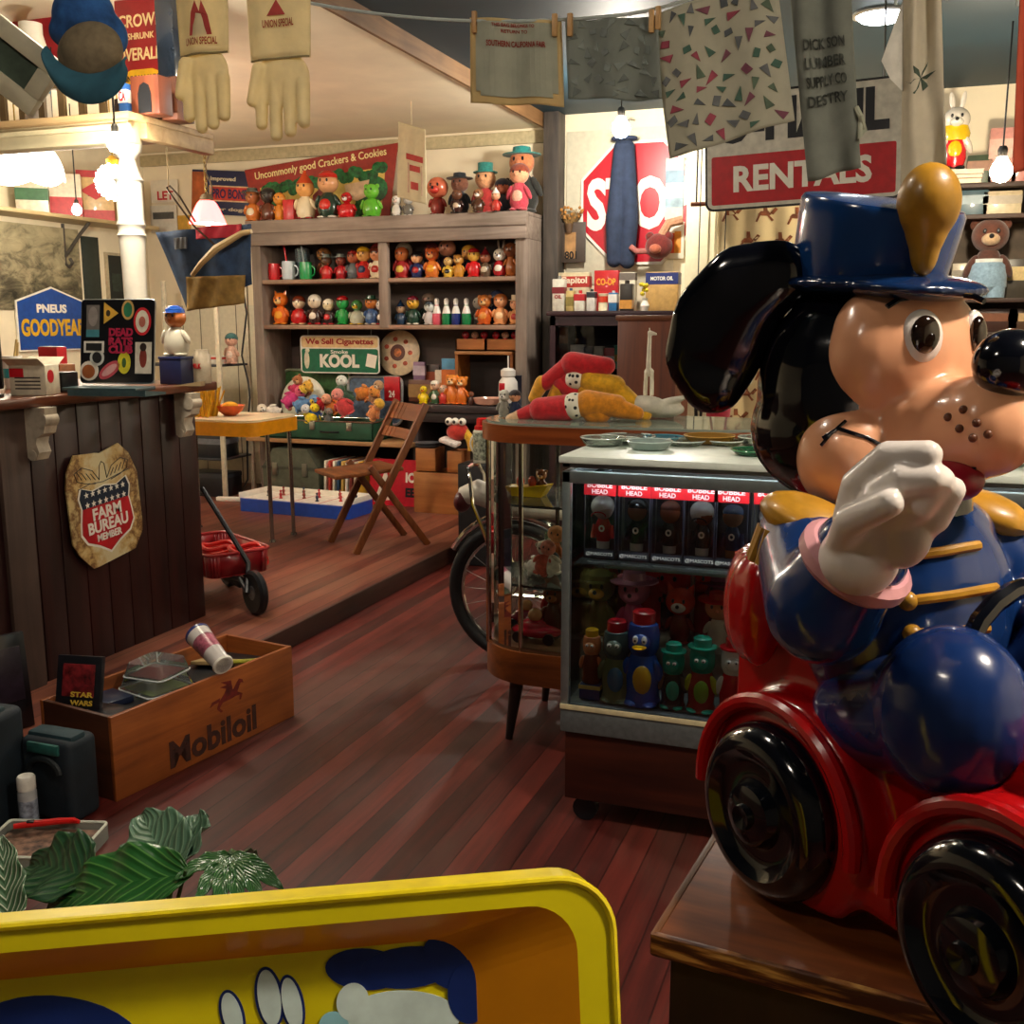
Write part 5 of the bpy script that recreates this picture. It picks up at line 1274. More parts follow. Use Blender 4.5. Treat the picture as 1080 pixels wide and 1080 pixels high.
def woodbox(lbl, px, Y, z, w, d, h, m=None, name='wooden_box', rz=0):
    t = thing(name, lbl, 'box', at_(px, Y, z), rz)
    B().bx(-w/2, w/2, -d/2, -d/2+.012, 0, h, .002).build('front_board', m or WD('#9a5a28', '#c8864a', 0), t)
    g = B().bx(-w/2, -w/2+.012, -d/2+.012, d/2, 0, h, .002).bx(w/2-.012, w/2, -d/2+.012, d/2, 0, h, .002).bx(-w/2+.012, w/2-.012, d/2-.012, d/2, 0, h, .002).bx(-w/2+.012, w/2-.012, -d/2+.012, d/2-.012, 0, h*.93)
    g.build('box_boards', WD('#7a4420', '#a8683a', 0), t)
    return t
woodbox('large honey coloured wooden crate on the platform right of the red sign', 469, 6.38, .091, .33, .26, .27)
woodbox('small orange wooden box on top of the honey crate, left one', 454, 6.38, .363, .14, .16, .15)
woodbox('small orange wooden box on top of the honey crate, right one', 484, 6.38, .363, .1, .16, .14)
for k in range(4):
    t = thing('record_disc', ('lowest', 'second lowest', 'second highest', 'highest')[k]+' dark plate in the low stack on the small wooden boxes', 'plate', (xat(449, 6.35, .52), 6.38, .5145+.008*k), group='stacked dark plates')
    B().lathe([(0, 0), (.07, 0), (.085, .005), (.085, .007), (0, .005)], n=24).build('disc', M(('#1c1c22', '#6a6a70')[k % 2], .3, coat=.3), t)
t = thing('hand_puppet', 'red and yellow hand puppet with bulging white eyes under the desk', 'puppet', (xat(483, 6.36, .55), 6.36, .505))
B().ball((0, 0, .12), (.075, .07, .06)).build('head', FB('#b82a1c'), t)
for x in (-.05, -.005, .045): 
    e = B().ball((x, -.03, .19), .026, u=14, v=10).build('eye', WHITE, t); B().ball((x, -.052, .19), .011).build('pupil', BLACK, e)
B().tube([(.05, 0, .12), (.09, -.01, .08), (.1, -.0, .03), (.1, 0, 0)], .03, 10).build('sleeve', FB('#d8a82a'), t)
B().box((-.03, -.06, .06), (.13, .1, .03), (.1, .3, 0), bev=.012).build('mouth', FB('#d8cfc8'), t)
t = thing('black_case', 'black box standing behind the bicycle seat', 'box', at_(509, 5.4, .0))
B().bx(-.1, .1, -.12, .12, 0, .57, .01).build('box_shell', M('#17191d', .5), t); B().bx(-.08, .08, -.124, -.12, .05, .42).build('front_panel', M('#0d0f12', .6), t)
t = thing('printed_thermos', 'white printed thermos with a red lid on the black box', 'flask', at_(510, 5.38, .572))
B().lathe([(0, 0), (.056, 0), (.058, .005), (.058, .17), (.05, .18)], n=28).build('flask_body', M('#c8c8b8', .35, var=.1, coat=.3), t)
B().lathe([(.0588, .015), (.0588, .165)], n=28, cap=False).build('printed_band', M('#8a9484', .4, var=.9, scale=60, coat=.3), t)
B().lathe([(.05, .18), (.05, .2), (.04, .205), (.038, .24), (.03, .245), (0, .246)], n=28).build('lid', PL('#c4161c'), t)
B().tube([(-.058-.02*math.sin(PI*k/8), 0, .05+.1*k/8) for k in range(9)], .006, 6).build('handle', WHITE, t)
# ------------------------------------------------------------- dark cabinet with tins, under the stop sign
kb = thing('dark_cabinet', 'dark plum wooden cabinet with glass front, tins standing on top', 'cabinet', (-1.70, 6.7, 0))
PLUM = WD('#25121a', '#42232c', 0, .8, .4); PLV = WD('#25121a', '#42232c', 2, .8, .4)
kw, kd, kh = .80, .44, 1.405
B().bx(-kw/2-.02, kw/2+.02, -kd/2-.02, kd/2, kh-.03, kh, .004).build('top', PLUM, kb)
B().bx(-kw/2, kw/2, -kd/2, kd/2, 0, .74, .003).build('lower_body', PLV, kb)
for x in (-kw/2, kw/2-.035): B().bx(x, x+.035, -kd/2, kd/2, .74, kh-.03).build('side', PLV, kb)
B().bx(-kw/2+.035, kw/2-.035, kd/2-.015, kd/2, .74, kh-.03).build('back_board', M('#17141a', .7), kb)
B().bx(-kw/2, kw/2, -kd/2, -kd/2+.02, kh-.09, kh-.03).build('cornice', PLUM, kb)
B().bx(-kw/2+.035, kw/2-.035, -kd/2+.03, kd/2-.016, 1.03, 1.045).build('inner_shelf', PLUM, kb)
B().bx(-kw/2+.035, kw/2-.035, -kd/2+.005, -kd/2+.009, .74, kh-.09, 0).build('glass_door', GL('#d8dce0'), kb)
B().ball((.02, -kd/2-.01, .92), .015).build('knob', WHITE, kb)
YK = 6.62; ZK = kh+.001
def kt(px, wpx, hpx, lbl, c, dy=0, dpt=.06, **k):
    l = at_(px, YK+dy, ZK); m = mpp(l); return tin(k.pop('name', 'oil_tin'), lbl, l, wpx*m, dpt, hpx*m, c, **k)
kt(590, 13, 33, 'tall white spouted tin leftmost on the dark cabinet', '#d8d4c4', band='#7a1c24', bz=(.55, .75), cap=(.012, .02, '#8a8a84'), words=(('OIL', .6, .12, .45, M('#a02028', .5)),))
kt(606, 34, 40, 'cream and red boxed tin lettered Capitol at the back on the dark cabinet', '#d0c09c', dy=.16, band='#b03028', bz=(.62, .9), words=(('Capitol', .86, .22, .78, M('#e8d8c0', .5)),))
kt(640, 26, 42, 'red boxed tin lettered CO-OP on the dark cabinet', '#b8141c', dy=.14, band='#c01c20', bz=(.2, .5), words=(('CO-OP', .8, .17, .72, M('#e8a030', .5)),))
kt(602, 8, 21, 'small yellow tin beside the tall white spouted tin', '#c8b070', band='#8a7a3a', cap=(.01, .015, '#3c5a78'))
kt(612, 11, 18, 'small white tin with red star top', '#e0dccc', band='#b81c24', bz=(.6, .98), cap=(.012, .02, '#b81c24'))
kt(624, 9, 20, 'small white tin with dark blue top', '#d8d4cc', band='#20242c', bz=(.7, .98), cap=(.01, .014, '#20242c'))
kt(636, 10, 18, 'round cream can with a red and yellow band', '#e8dcb8', round_=True, band='#c83a20', bz=(.5, .85))
kt(647, 9, 19, 'blue and white small tin with red stripe', '#2c6a9c', band='#e0dcd4', bz=(.45, .9), cap=(.01, .012, '#c8c8c8'))
kt(661, 13, 28, 'dark bottle shaped tin with a yellow label right of the blue tin', '#26201c', band='#c88a38', bz=(.08, .4), cap=(.015, .02, '#26201c'))
kt(662, 17, 40, 'grey and cream boxed tin behind the dark bottle shaped tin', '#cfc8b0', dy=.16, band='#6a6058', bz=(.8, .98))
kt(699, 34, 40, 'big orange and navy boxed tin at the right end of the dark cabinet', '#c8a060', dy=.05, dpt=.1, band='#1c2a6a', bz=(.68, .98), words=(('MOTOR OIL', .7, .1, .83),))
for px, lbl in ((680, 'small bunch of yellow flowers in a white vase on the dark cabinet'), ):
    t = thing('flower_vase', lbl, 'vase', at_(px, 6.5, ZK))
    B().lathe([(.02, 0), (.028, .03), (.015, .06), (.02, .075)], n=16).build('vase', WHITE, t)
    g = B()
    for i in range(9): g.ball((random.uniform(-.03, .03), random.uniform(-.02, .02), random.uniform(.08, .16)), .013, u=8, v=6)
    g.build('flowers', M('#d8c028', .7), t)
for i, (px, w, h, c, b2, lbl) in enumerate(((592, 14, 26, '#8a4a2c', '#4a2a20', 'brown jar leftmost inside the dark cabinet'), (610, 16, 16, '#d8ccb8', '#b83a2c', 'cream and red box inside the dark cabinet'), (621, 11, 15, '#3c3c3c', '#d8d4c8', 'dark lettered tin inside the dark cabinet'), (632, 10, 15, '#c8b8a0', '#b84a38', 'tall cream box inside the dark cabinet'), (643, 11, 14, '#c03a34', '#d8d4cc', 'red and white box inside the dark cabinet'), (652, 9, 16, '#4aa080', '#c8a040', 'teal tin at the right inside the dark cabinet'))):
    l = at_(px, 6.6, 1.046); m = mpp(l); tin('small_tin', lbl, l, w*m, .05, h*m*1.6 if i == 0 else h*m*1.5, c, b2, (.3, .6), round_=(i in (0, 5)))
# tall brown box standing behind the vitrine
a, b_ = xat(651, 4.5, 1.2), xat(713, 4.5, 1.2)
t = thing('tall_wooden_box', 'tall brown wooden box standing behind the glass vitrine', 'box', ((a+b_)/2, 4.65, 0))
hz = atY(680, 333, 4.5).z; w = b_-a
B().bx(-w/2, w/2, -.15, .15, 0, hz, .004).build('box_body', WD('#4a200f', '#8a4423', 2, .8, .45), t)
B().bx(-w/2-.008, w/2+.008, -.158, .158, hz-.02, hz+.002, .003).build('lid', WD('#5a2c16', '#9a5a30', 0), t)
# ------------------------------------------------------------- bicycle behind the vitrine
wc = atY(545, 648, 3.75); R = 75*mpp(wc)*1.02; wz = R+.012
bi = thing('bicycle', 'small chrome bicycle with long banana seat parked behind the glass vitrine', 'bicycle', (wc.x, 3.75, 0))
def bw(x):
    w_ = B().tube([(x+(R-.025)*math.cos(a), 0, wz+(R-.025)*math.sin(a)) for a in [2*PI*i/48 for i in range(48)]], .026, 12, True).build('wheel', M('#0d0d10', .6, bump=.2), bi)
    B().tube([(x+(R-.055)*math.cos(a), 0, wz+(R-.055)*math.sin(a)) for a in [2*PI*i/48 for i in range(48)]], .009, 8, True).build('rim', CHROME, w_)
    g = B().cyl((x, -.045, wz), (x, .045, wz), .016)
    for i in range(20):
        a = 2*PI*i/20; g.cyl((x+.014*math.cos(a+.5), .02*(-1)**i, wz+.014*math.sin(a+.5)), (x+(R-.055)*math.cos(a), 0, wz+(R-.055)*math.sin(a)), .0012, n=5)
    g.build('spokes', MT('#b0b0b0', .3), w_)
bw(0); bw(.86)
B().tube([((R+.022)*math.cos(a), 0, wz+(R+.022)*math.sin(a)) for a in [math.radians(20+130*k/16) for k in range(17)]], .014, 8).build('fender', CHROME, bi)
s0 = atY(488, 523, 3.75)-V(bi.location)
B().tube([s0+V((.0, 0, 0)), s0+V((.06, 0, .02)), s0+V((.16, 0, -.01)), s0+V((.3, 0, -.04)), s0+V((.42, 0, -.05))], [.035, .05, .048, .035, .02], 14).build('banana_seat', M('#b8b0a4', .4, coat=.3), bi)
B().ball(s0+V((.0, 0, -.02)), (.03, .06, .045)).build('red_seat_end', M('#4a1018', .4), bi)
for y in (-.07, .07):
    B().tube([(0, y, wz), (s0.x+.07, y, s0.z-.02), (s0.x+.06, y, s0.z+.08), (s0.x+.045, y*.8, s0.z+.12), (s0.x+.04, 0, s0.z+.125)], .008, 8).build('sissy_bar', CHROME, bi)
    B().tube([(0, y*.7, wz), (.38, 0.02, wz-.02)], .01, 8).build('chain_stay', CHROME, bi); B().tube([(0, y*.7, wz), (.24, 0, wz+.34)], .009, 8).build('seat_stay', CHROME, bi)
    B().tube([(.86, y*.7, wz), (.74, y*.6, wz+.34)], .011, 8).build('fork', CHROME, bi)
FRM = M('#6a1420', .3, coat=.4)
B().tube([(.38, 0, wz-.02), (.24, 0, wz+.34)], .016, 10).tube([(.24, 0, wz+.34), (.74, 0, wz+.34)], .014, 10).tube([(.38, 0, wz-.02), (.73, 0, wz+.32)], .016, 10).build('frame', FRM, bi)
B().tube([(.74, 0, wz+.34), (.73, 0, wz+.46), (.72, -.1, wz+.5), (.7, -.2, wz+.55)], .01, 8).tube([(.73, 0, wz+.46), (.72, .1, wz+.5), (.7, .2, wz+.55)], .01, 8).build('handlebar', CHROME, bi)
B().lathe([(.06, -.004), (.07, 0), (.06, .004)], (.38, 0, wz-.02), 20, (PI/2, 0, 0)).cyl((.38, -.05, wz-.02), (.44, -.05, wz-.14), .008).build('crank', CHROME, bi)
# ------------------------------------------------------------- on top of the vitrine: limp soft dolls, giraffe, cloth
SPOT, nt, bs = nodes('spotted_plush')
vo = N(nt, 'ShaderNodeTexVoronoi'); vo.inputs['Scale'].default_value = 55; L(nt, coords(nt), vo.inputs['Vector'])
L(nt, ramp(nt, vo.outputs['Distance'], [(.28, '#17161a'), (.36, '#e0dac8')]), bs.inputs['Base Color']); bs.inputs['Roughness'].default_value = .9
YD = 3.2
def doll(lbl, red, spots, yel, glove, dy, gc='#d89a1c', yc='#e0a818'):
    o0 = atY(600, 440, YD+dy); o0.z = 1.0315
    t = thing('soft_doll', lbl, 'doll', o0)
    def pt(px, py, e=0): return atY(px, py, YD+dy+e)-o0
    def cap(a): return (pt(a[0], a[1]), pt(a[2], a[3]), a[4]*1.06*mpp(atY(a[0], a[1], YD)), a[5]*1.06*mpp(atY(a[0], a[1], YD)))
    for a in red: blob('red_sleeve', [], FB('#c01420'), t, .005, 2, caps=[cap(a)])
    blob('spotted_belt', [(pt(a[0], a[1], -.004), a[2]*mpp(atY(600, 420, YD))) for a in spots], SPOT, t, .006, 3)
    for a in yel: blob('trouser_leg', [], FB(yc), t, .005, 2, caps=[cap(a)])
    for a in glove: blob('glove', [], FB(gc), t, .005, 2, caps=[cap(a)])
doll('limp soft doll with red shirt, spotted belt and orange yellow trousers, lowest on the vitrine', [(570, 432, 598, 430, 12, 13), (572, 430, 548, 438, 9, 6)], [(606, 428, 14)], [(620, 426, 650, 428, 14, 11), (625, 436, 634, 436, 10, 10), (650, 430, 672, 436, 10, 7)], [(548, 438, 538, 442, 6, 5)], -.05, gc='#d8b088', yc='#d0820e')
doll('limp soft doll with red sleeves and bright yellow trousers lying on the other doll', [(640, 386, 604, 384, 9, 13), (600, 384, 575, 404, 9, 8), (612, 388, 594, 406, 9, 8), (592, 405, 604, 412, 9, 9)], [(607, 400, 12)], [(622, 402, 648, 408, 12, 12), (618, 412, 636, 414, 9, 9), (655, 416, 680, 436, 11, 8)], [(572, 404, 563, 420, 8, 6), (591, 406, 582, 424, 8, 7)], .07)
for px, lbl, kw in ((532, 'small grey and white toy dog at the left end of the vitrine top', dict(body='#8a8478', head='#c8c4b8', muz='#e8e4dc')), (543, 'small navy and peach toy lying at the left end of the vitrine top', dict(body='#1c2a4a', head='#d89a70', hat='hair', hatc='#2a2428'))):
    fig('soft_toy', lbl, at_(px, 3.16, 1.031), .09, soft=True, cat='soft toy', **kw)
t = thing('folded_cloth', 'crumpled white cloth on the right end of the vitrine top', 'cloth', at_(682, 3.3, 1.031))
blob('cloth_folds', [((-.04, 0, .03), (.09, .06, .03)), ((.04, .01, .03), (.08, .05, .028)), ((.0, -.03, .045), (.07, .03, .03)), ((.07, 0, .055), (.06, .03, .012), (0, -.25, 0))], M('#c8c4b4', .85, bump=.5), t, .006, 2)
t = thing('giraffe_figure', 'slim white giraffe figure standing beside the limp dolls', 'figurine', at_(684, 3.36, 1.10))
gw = M('#e0dccb', .5)
blob('giraffe_body', [((0, 0, .075), (.016, .02, .014))], gw, t, .0035, 2, caps=[((0, -.01, .08), (.002, -.012, .2), .009, .0065), ((.002, -.012, .2), (.022, -.014, .196), .008, .005)]+[((x, y, .07), (x*1.2, y*1.2, 0), .005, .004) for x in (-.009, .009) for y in (-.012, .012)])
B().cyl((0, 0, .2), (-.002, 0, .215), .002).build('horn', gw, t)
# inside the vitrine
t = thing('toy_boat', 'yellow toy boat with little riders on the upper vitrine shelf', 'toy', (xat(558, 3.2, V1+.001), 3.2, V1+.001))
B().prism([(-.075, .03), (-.05, 0), (.05, 0), (.075, .04), (.03, .035), (-.03, .03)], .06).build('hull', PL('#d8b418'), t)
for x in (-.03, .01): B().ball((x, -.0, .045), (.014, .014, .02)).build('rider', PL('#a83a20'), t)
fig('toy_figure', 'small brown toy bear on the upper vitrine shelf', at_(571, 3.22, V1+.001), .085, '#7a4a28', '#9a6434', ears='round', muz='#d8b080')
t = thing('drinking_glass', 'pale green drinking glass on the middle vitrine shelf', 'glass', at_(583, 3.28, V2+.001))
B().lathe([(0, 0), (.022, 0), (.03, .12), (.027, .12), (.02, .005), (0, .005)], n=20).build('tumbler', GL('#b8d0a8', body=.3), t)
for px, Y, h, lbl, kw, rot in ((556, 3.16, .12, 'white and black soft toy lying on the middle vitrine shelf', dict(body='#d8d0c4', head='#17171b'), (0, 1.1, 0)), (570, 3.12, .12, 'coral pink soft toy on the middle vitrine shelf', dict(body='#d0614c', head='#e08a74'), (.1, .3, 0)), (586, 3.12, .12, 'white soft toy lamb on the middle vitrine shelf', dict(body='#dcd4c4', head='#e8e0d0', ears='round'), (0, -.4, 0)), (580, 3.24, .14, 'orange soft toy behind the lamb on the middle vitrine shelf', dict(body='#c8703a', head='#d8925c'), (0, .2, 0))):
    l = at_(px, Y, V2+.016); fig('soft_toy', lbl, l, h, soft=True, cat='soft toy', rot=rot, **kw)
def toycar(lbl, loc, c, s=1, rz=0):
    t = thing('toy_car', lbl, 'toy', loc, rz)
    blob('car_body', [((0, 0, .03*s), (.075*s, .033*s, .02*s)), ((-.01*s, 0, .045*s), (.04*s, .028*s, .02*s))], PL(c), t, .004, 2)
    for x in (-.045, .045):
        for y in (-.03, .03): B().lathe([(0, -.006), (.016*s, -.006), (.016*s, .006), (0, .006)], (x*s, y*s, .016*s), 14, (PI/2, 0, 0)).build('wheel', BLACK, t)
    B().ball((-.005*s, 0, .075*s), .02*s).build('driver_head', PL('#c88a5c'), t)
toycar('crimson toy car in the front on the vitrine floor', (xat(566, 3.1, .32), 3.1, .318), '#a8142c', 1.15)
toycar('red toy car behind the crimson one on the vitrine floor', (xat(555, 3.22, .32), 3.24, .318), '#8e1a30', 1.0)
for px, Y, h, lbl, kw in ((584, 3.2, .17, 'dark brown toy bear on the vitrine floor', dict(body='#5a3020', head='#7a4428', ears='round', muz='#a8744c')), (586, 3.32, .185, 'red toy figure at the back of the vitrine floor', dict(body='#a8242c', head='#b83a34', hat='cap', hatc='#8a1c20'))):
    fig('toy_figure', lbl, at_(px, Y, .318), h, **kw)
# ------------------------------------------------------------- inside the display case
BY = 2.66
BR = M('#a8141c', .35, coat=.3); BD = M('#23252f', .4, coat=.2)
bl_ = [(632, 'leftmost', '#b0141e', '#d8d4cc', True, '#c8b0a0'), (668, 'second from the left', '#1c2230', '#20242c', False, '#7a4a34'), (703, 'third from the left', '#1c2a2c', '#7a3a24', False, '#a8583a'), (738, 'fourth from the left', '#182c30', '#d4d2cc', True, '#8a4a34'), (770, 'fifth from the left, beside a red stripe', '#24324c', '#3a4a6a', False, '#8a5a3c'), (812, 'partly hidden behind the toy puppy', '#5c1418', '#c8c8c8', True, '#8a5a44')]
for px, w_, c, hc_, hel, fc_ in bl_:
    x = xat(px, BY-.04, .8)
    t = thing('bobblehead_box', 'boxed bobbing head player, '+w_+', on the case shelf', 'box', (x, BY, SHELFZ+.001), group='boxed bobblehead players')
    w, d, h = .084, .075, .21
    g = B().bx(-w/2, w/2, d/2-.004, d/2, 0, h).bx(-w/2, -w/2+.002, -d/2, -d/2+.006, 0, h).bx(w/2-.002, w/2, -d/2, -d/2+.006, 0, h).bx(-w/2, w/2, -d/2, d/2, 0, .003).bx(-w/2, w/2, -d/2, -d/2+.002, 0, .026)
    g.build('black_card', BD, t)
    B().bx(-w/2-.001, w/2+.001, -d/2-.001, -d/2+.02, h-.04, h).build('red_header', BR, t)
    B().bx(-w/2+.003, w/2-.003, -d/2+.0005, -d/2+.0012, .026, h-.04, 0).build('window', GL('#fbfcfd'), t)
    text('BOBBLE', t, M('#d8b8b4', .5), w*.8, .013, (0, -d/2-.002, h-.013)); text('HEAD', t, M('#d8b8b4', .5), w*.5, .012, (0, -d/2-.002, h-.03))
    text('@MASCOTS', t, WHITE, w*.86, .011, (0, -d/2-.0012, .013), bold=.0)
    B().lathe([(.016, .0), (.02, .03), (.022, .055), (.014, .072), (0, .074)], (0, 0, .03), 14, sy=.7).build('player_body', PL(c), t)
    for s in (-1, 1): B().cyl((s*.022, 0, .085), (s*.026, -.006, .05), .007, n=8).build('arm', PL(c), t); 
    B().lathe([(.017, 0), (.018, .02)], (0, 0, .022), 14, sy=.7).build('trousers', PL('#c8c4bc' if c != '#24324c' else '#8a5a2c'), t)
    B().ball((0, 0, .128), (.027, .025, .028)).build('head', PL(fc_), t)
    if hel:
        B().ball((-.003, .004, .134), (.032, .03, .031)).build('helmet', PL(hc_), t)
        B().tube([(-.005+.02*math.cos(a), -.03-.0*a, .112+.012*math.sin(a)) for a in [PI*k/6 for k in range(7)]], .002, 6).build('face_guard', PL(c), t)
    else: B().ball((0, .003, .14), (.028, .026, .022)).build('hair', PL(hc_), t)
    text('O', t, WHITE, .016, .018, (0, -.0168, .078), bold=.05)
# figure-shaped bottles
def soaky(px, y0, y1, Y, z, lbl, parts, kind='fig', group=None, **kw):
    x = xat(px, Y, z+.05); h = (y1-y0)*mpp((x, Y, z+.08))
    return fig('figure_bottle', lbl, (x, Y, z), h, cat='bottle', **kw)
FZ = .341; RZ = .461; FY = 2.60; RY = 2.78
c_ = ' in the case front row'
def tallb(px, y0, y1, lbl, low, mid, cap, face=None, caph=.12, eyes=False, arms=None, feet=None, belly=None, hat=None, muz=None):
    """slim bubble-bath style bottle: shaped body, face, screw cap"""
    x = xat(px, FY, FZ+.08); h = (y1-y0)*mpp((x, FY, FZ+.1))
    t = thing('figure_bottle', lbl+c_, 'bottle', (x, FY, FZ))
    g = B().use(PL(low)).lathe([(0, 0), (.17*h, 0), (.19*h, .05*h), (.17*h, .12*h), (.18*h, .3*h), (.165*h, .45*h), (.13*h, .54*h)], n=22, sy=.9)
    g.use(PL(mid)).lathe([(.13*h, .54*h), (.165*h, .62*h), (.17*h, .76*h), (.15*h, .86*h), (.1*h, .89*h), (0, .89*h)], n=22, sy=.9)
    if belly: g.use(PL(belly)).ball((.02*h, -.13*h, .3*h), (.1*h, .06*h, .16*h), u=14, v=9)
    g.build('bottle_body', None, t)
    g = B().use(PL(face or mid)).ball((0, -.13*h, .69*h), (.1*h, .06*h, .1*h), u=14, v=9)
    if muz: g.use(PL(muz)).ball((0, -.19*h, .66*h), (.075*h, .08*h, .022*h), u=12, v=6)
    g.use(WHITE)
    for s in (-1, 1): g.ball((s*.045*h, -.175*h, .73*h), (.03*h, .02*h, .045*h if eyes else .025*h), u=10, v=7)
    g.use(BLACK)
    for s in (-1, 1): g.ball((s*.045*h, -.195*h, .725*h), .013*h, u=6, v=5)
    g.build('face', None, t)
    B().lathe([(.12*h, .86*h), (.12*h, .985*h), (.1*h, h), (0, h)], n=20).build('cap', PL(cap), t)
    if hat: B().lathe([(.19*h, .86*h), (.19*h, .88*h), (.12*h, .885*h)], n=20).build('hat_brim', PL(cap), t)
    for s in (-1, 1):
        B().ball((s*.17*h, -.05*h, .38*h), (.05*h, .05*h, .14*h), (.2, s*-.25, 0), 10, 8).build('arm', PL(arms or low), t)
        if feet: B().ball((s*.09*h, -.08*h, .035*h), (.085*h, .12*h, .04*h), u=12, v=7).build('foot', PL(feet), t)
tallb(624, 668, 726, 'brown and peach bottle figure with yellow cap', '#5a2a18', '#c87a4a', '#c8981c', '#d08a5a', arms='#b86a40')
t0 = tin('small_box', 'small blue box under the brown and peach bottle', (xat(624, FY, FZ), FY, FZ), .058, .05, .042, '#142a6a', band='#c8b060', bz=(.7, .95), cat='box')
for o in COL.objects:
    if o.get('label', '').startswith('brown and peach bottle'): o.location.z += .043
tallb(650, 660, 748, 'mottled grey green bottle figure with red cap', '#5c6c4c', '#4a5f60', '#b01824', '#6a7a6c', belly='#3a6a8a', feet='#6a7c54')
tallb(678, 650, 752, 'blue toy bird bottle with yellow bill and red cap', '#1c4aa0', '#1a4498', '#b8141c', '#1f50a8', eyes=True, muz='#e0b81c', belly='#d0a020', feet='#1c4aa0')
tallb(710, 686, 757, 'teal faced bottle figure in a dark coat', '#2a2420', '#1c9078', '#1c9078', '#20a086', hat=True, feet='#1ea084', belly='#3a9a7c', arms='#4a3a2c')
tallb(740, 676, 757, 'teal faced bottle figure in red trousers and a green vest', '#8a2416', '#1a8a72', '#1a8a72', '#20a086', hat=True, feet='#1ea084', belly='#7aa02a', arms='#a8b028')
tallb(774, 680, 765, 'white toy dog bottle with red trousers and red cap', '#b8141a', '#d8d4c8', '#c01820', '#d8d4c8', hat=True, feet='#d8d4c8', arms='#d8d4c8')
c_ = ' in the case raised row'
def rr(px, y0, y1, lbl, Y=RY, z=RZ, **kw): soaky(px, y0, y1, Y, z, lbl+c_, None, **kw)
rr(632, 618, 690, 'olive toy bear bottle with a yellow smiling face', body='#6a6238', head='#7a7040', ears='round', muz='#d8a838', hat='cap', hatc='#7a7840', hs=1.25)
rr(668, 625, 700, 'pink toy hippo bottle with grey pink hat', body='#c04a70', head='#c8708a', ears='round', hat='wide', hatc='#b0708a', hs=1.25, muz='#d88098')
rr(717, 640, 705, 'bright red toy fox bottle with black nose', body='#6a2018', head='#d0341c', ears='point', muz='#e0c8b4', hs=1.35)
rr(757, 644, 706, 'grinning old man bottle with a red cap', body='#c8b8a0', head='#d08058', hat='wide', hatc='#c0161c', hs=1.3)
rr(793, 655, 706, 'dark purple toy witch bottle', body='#3c1430', head='#6a2a44', hat='wide', hatc='#4a1a38', hs=1.2)
c_ = ' at the back of the case'
YB2 = 2.89
for px, y0, lbl, kw in ((650, 612, 'dark brown headed bottle figure', dict(body='#3a1c18', head='#7a3428', hs=1.2)), (690, 604, 'bright red cone shaped bottle figure', dict(body='#b8141c', head='#c01a20', hat='cone', hatc='#c81a20', hs=1.2)),
                        (707, 616, 'black and red bottle figure with round helmet', dict(body='#1c1a20', head='#c01a20', hs=1.3)), (737, 612, 'red helmeted bottle figure', dict(body='#8a1420', head='#b8161e', hat='cap', hatc='#c81820')),
                        (757, 620, 'purple toy figure with broad purple hat', dict(body='#5a1c40', head='#6a2448', hat='wide', hatc='#6a2450', hs=1.2)), (779, 622, 'dark plum toy figure', dict(body='#40142c', head='#7a2a3c'))):
    soaky(px, y0, 690, YB2, RZ, lbl+c_, None, **kw)
# ------------------------------------------------------------- glass dishes on the case top
dishes = [(636, 470, 34, '#dfe8e0', '#c83a40', 'clear glass dish with a red mark nearest the left end of the case top'), (662, 455, 38, '#d8e4dc', '#c8d0c4', 'wide clear glass dish near the back left corner of the case top'),
          (655, 468, 30, '#dfe8e0', '#b0b8a8', 'clear glass dish right of the red marked one'), (685, 474, 34, '#c8dcd8', '#7a8c8c', 'clear glass dish with grey print before the blue one'),
          (700, 463, 30, '#5aa0b4', '#1c6a84', 'teal blue glass dish'), (722, 470, 30, '#dce4d4', '#a8a878', 'clear glass dish with olive print in the middle of the case top'), (748, 461, 36, '#c89a4a', '#7a6424', 'long amber glass dish at the back of the case top'),
          (765, 470, 26, '#d8d8a8', '#a89a3c', 'small yellowish glass dish'), (795, 480, 34, '#3c8a60', '#1c6a44', 'dark green glass dish in front on the case top'), (800, 466, 30, '#dce4dc', '#b85a3a', 'clear glass dish with an orange mark behind the green one'),
          (1062, 492, 30, '#dce8dc', '#a8b8a8', 'clear glass dish at the right end of the case top')]
for i, (px, py, wp, c, c2, lbl) in enumerate(dishes):
    p = atz(px, py, 1.0); r = wp*1.45*mpp(p)/2
    p.y = min(max(p.y, CY0+r+.0), CY1-r*.6); p.x = xat(px, p.y, 1.0)
    t = thing('glass_dish', lbl, 'dish', (p.x, p.y, 1.0012), random.uniform(0, 3), 'glass dishes on the display case')
    hh = .013 if i % 3 else .022
    B().lathe([(0, 0), (r*.7, 0), (r*.8, .003), (r, hh), (r*.94, hh), (r*.72, .005), (0, .004)], n=26).build('dish', GL(c, .04, .16 if c[1] in 'd' else .4), t)
    B().lathe([(0, .0045), (r*.5, .0045), (r*.5, .0052), (0, .0052)], n=20).build('printed_mark', M(c2, .4, var=.7, scale=120), t)
    B().tube([(r*.97*math.cos(a), r*.97*math.sin(a), hh) for a in [2*PI*k/26 for k in range(26)]], .0018, 6, True).build('rim', M('#d8e4dc', .1, coat=.6) if c[1] in 'd' else M(c, .1, coat=.6), t)
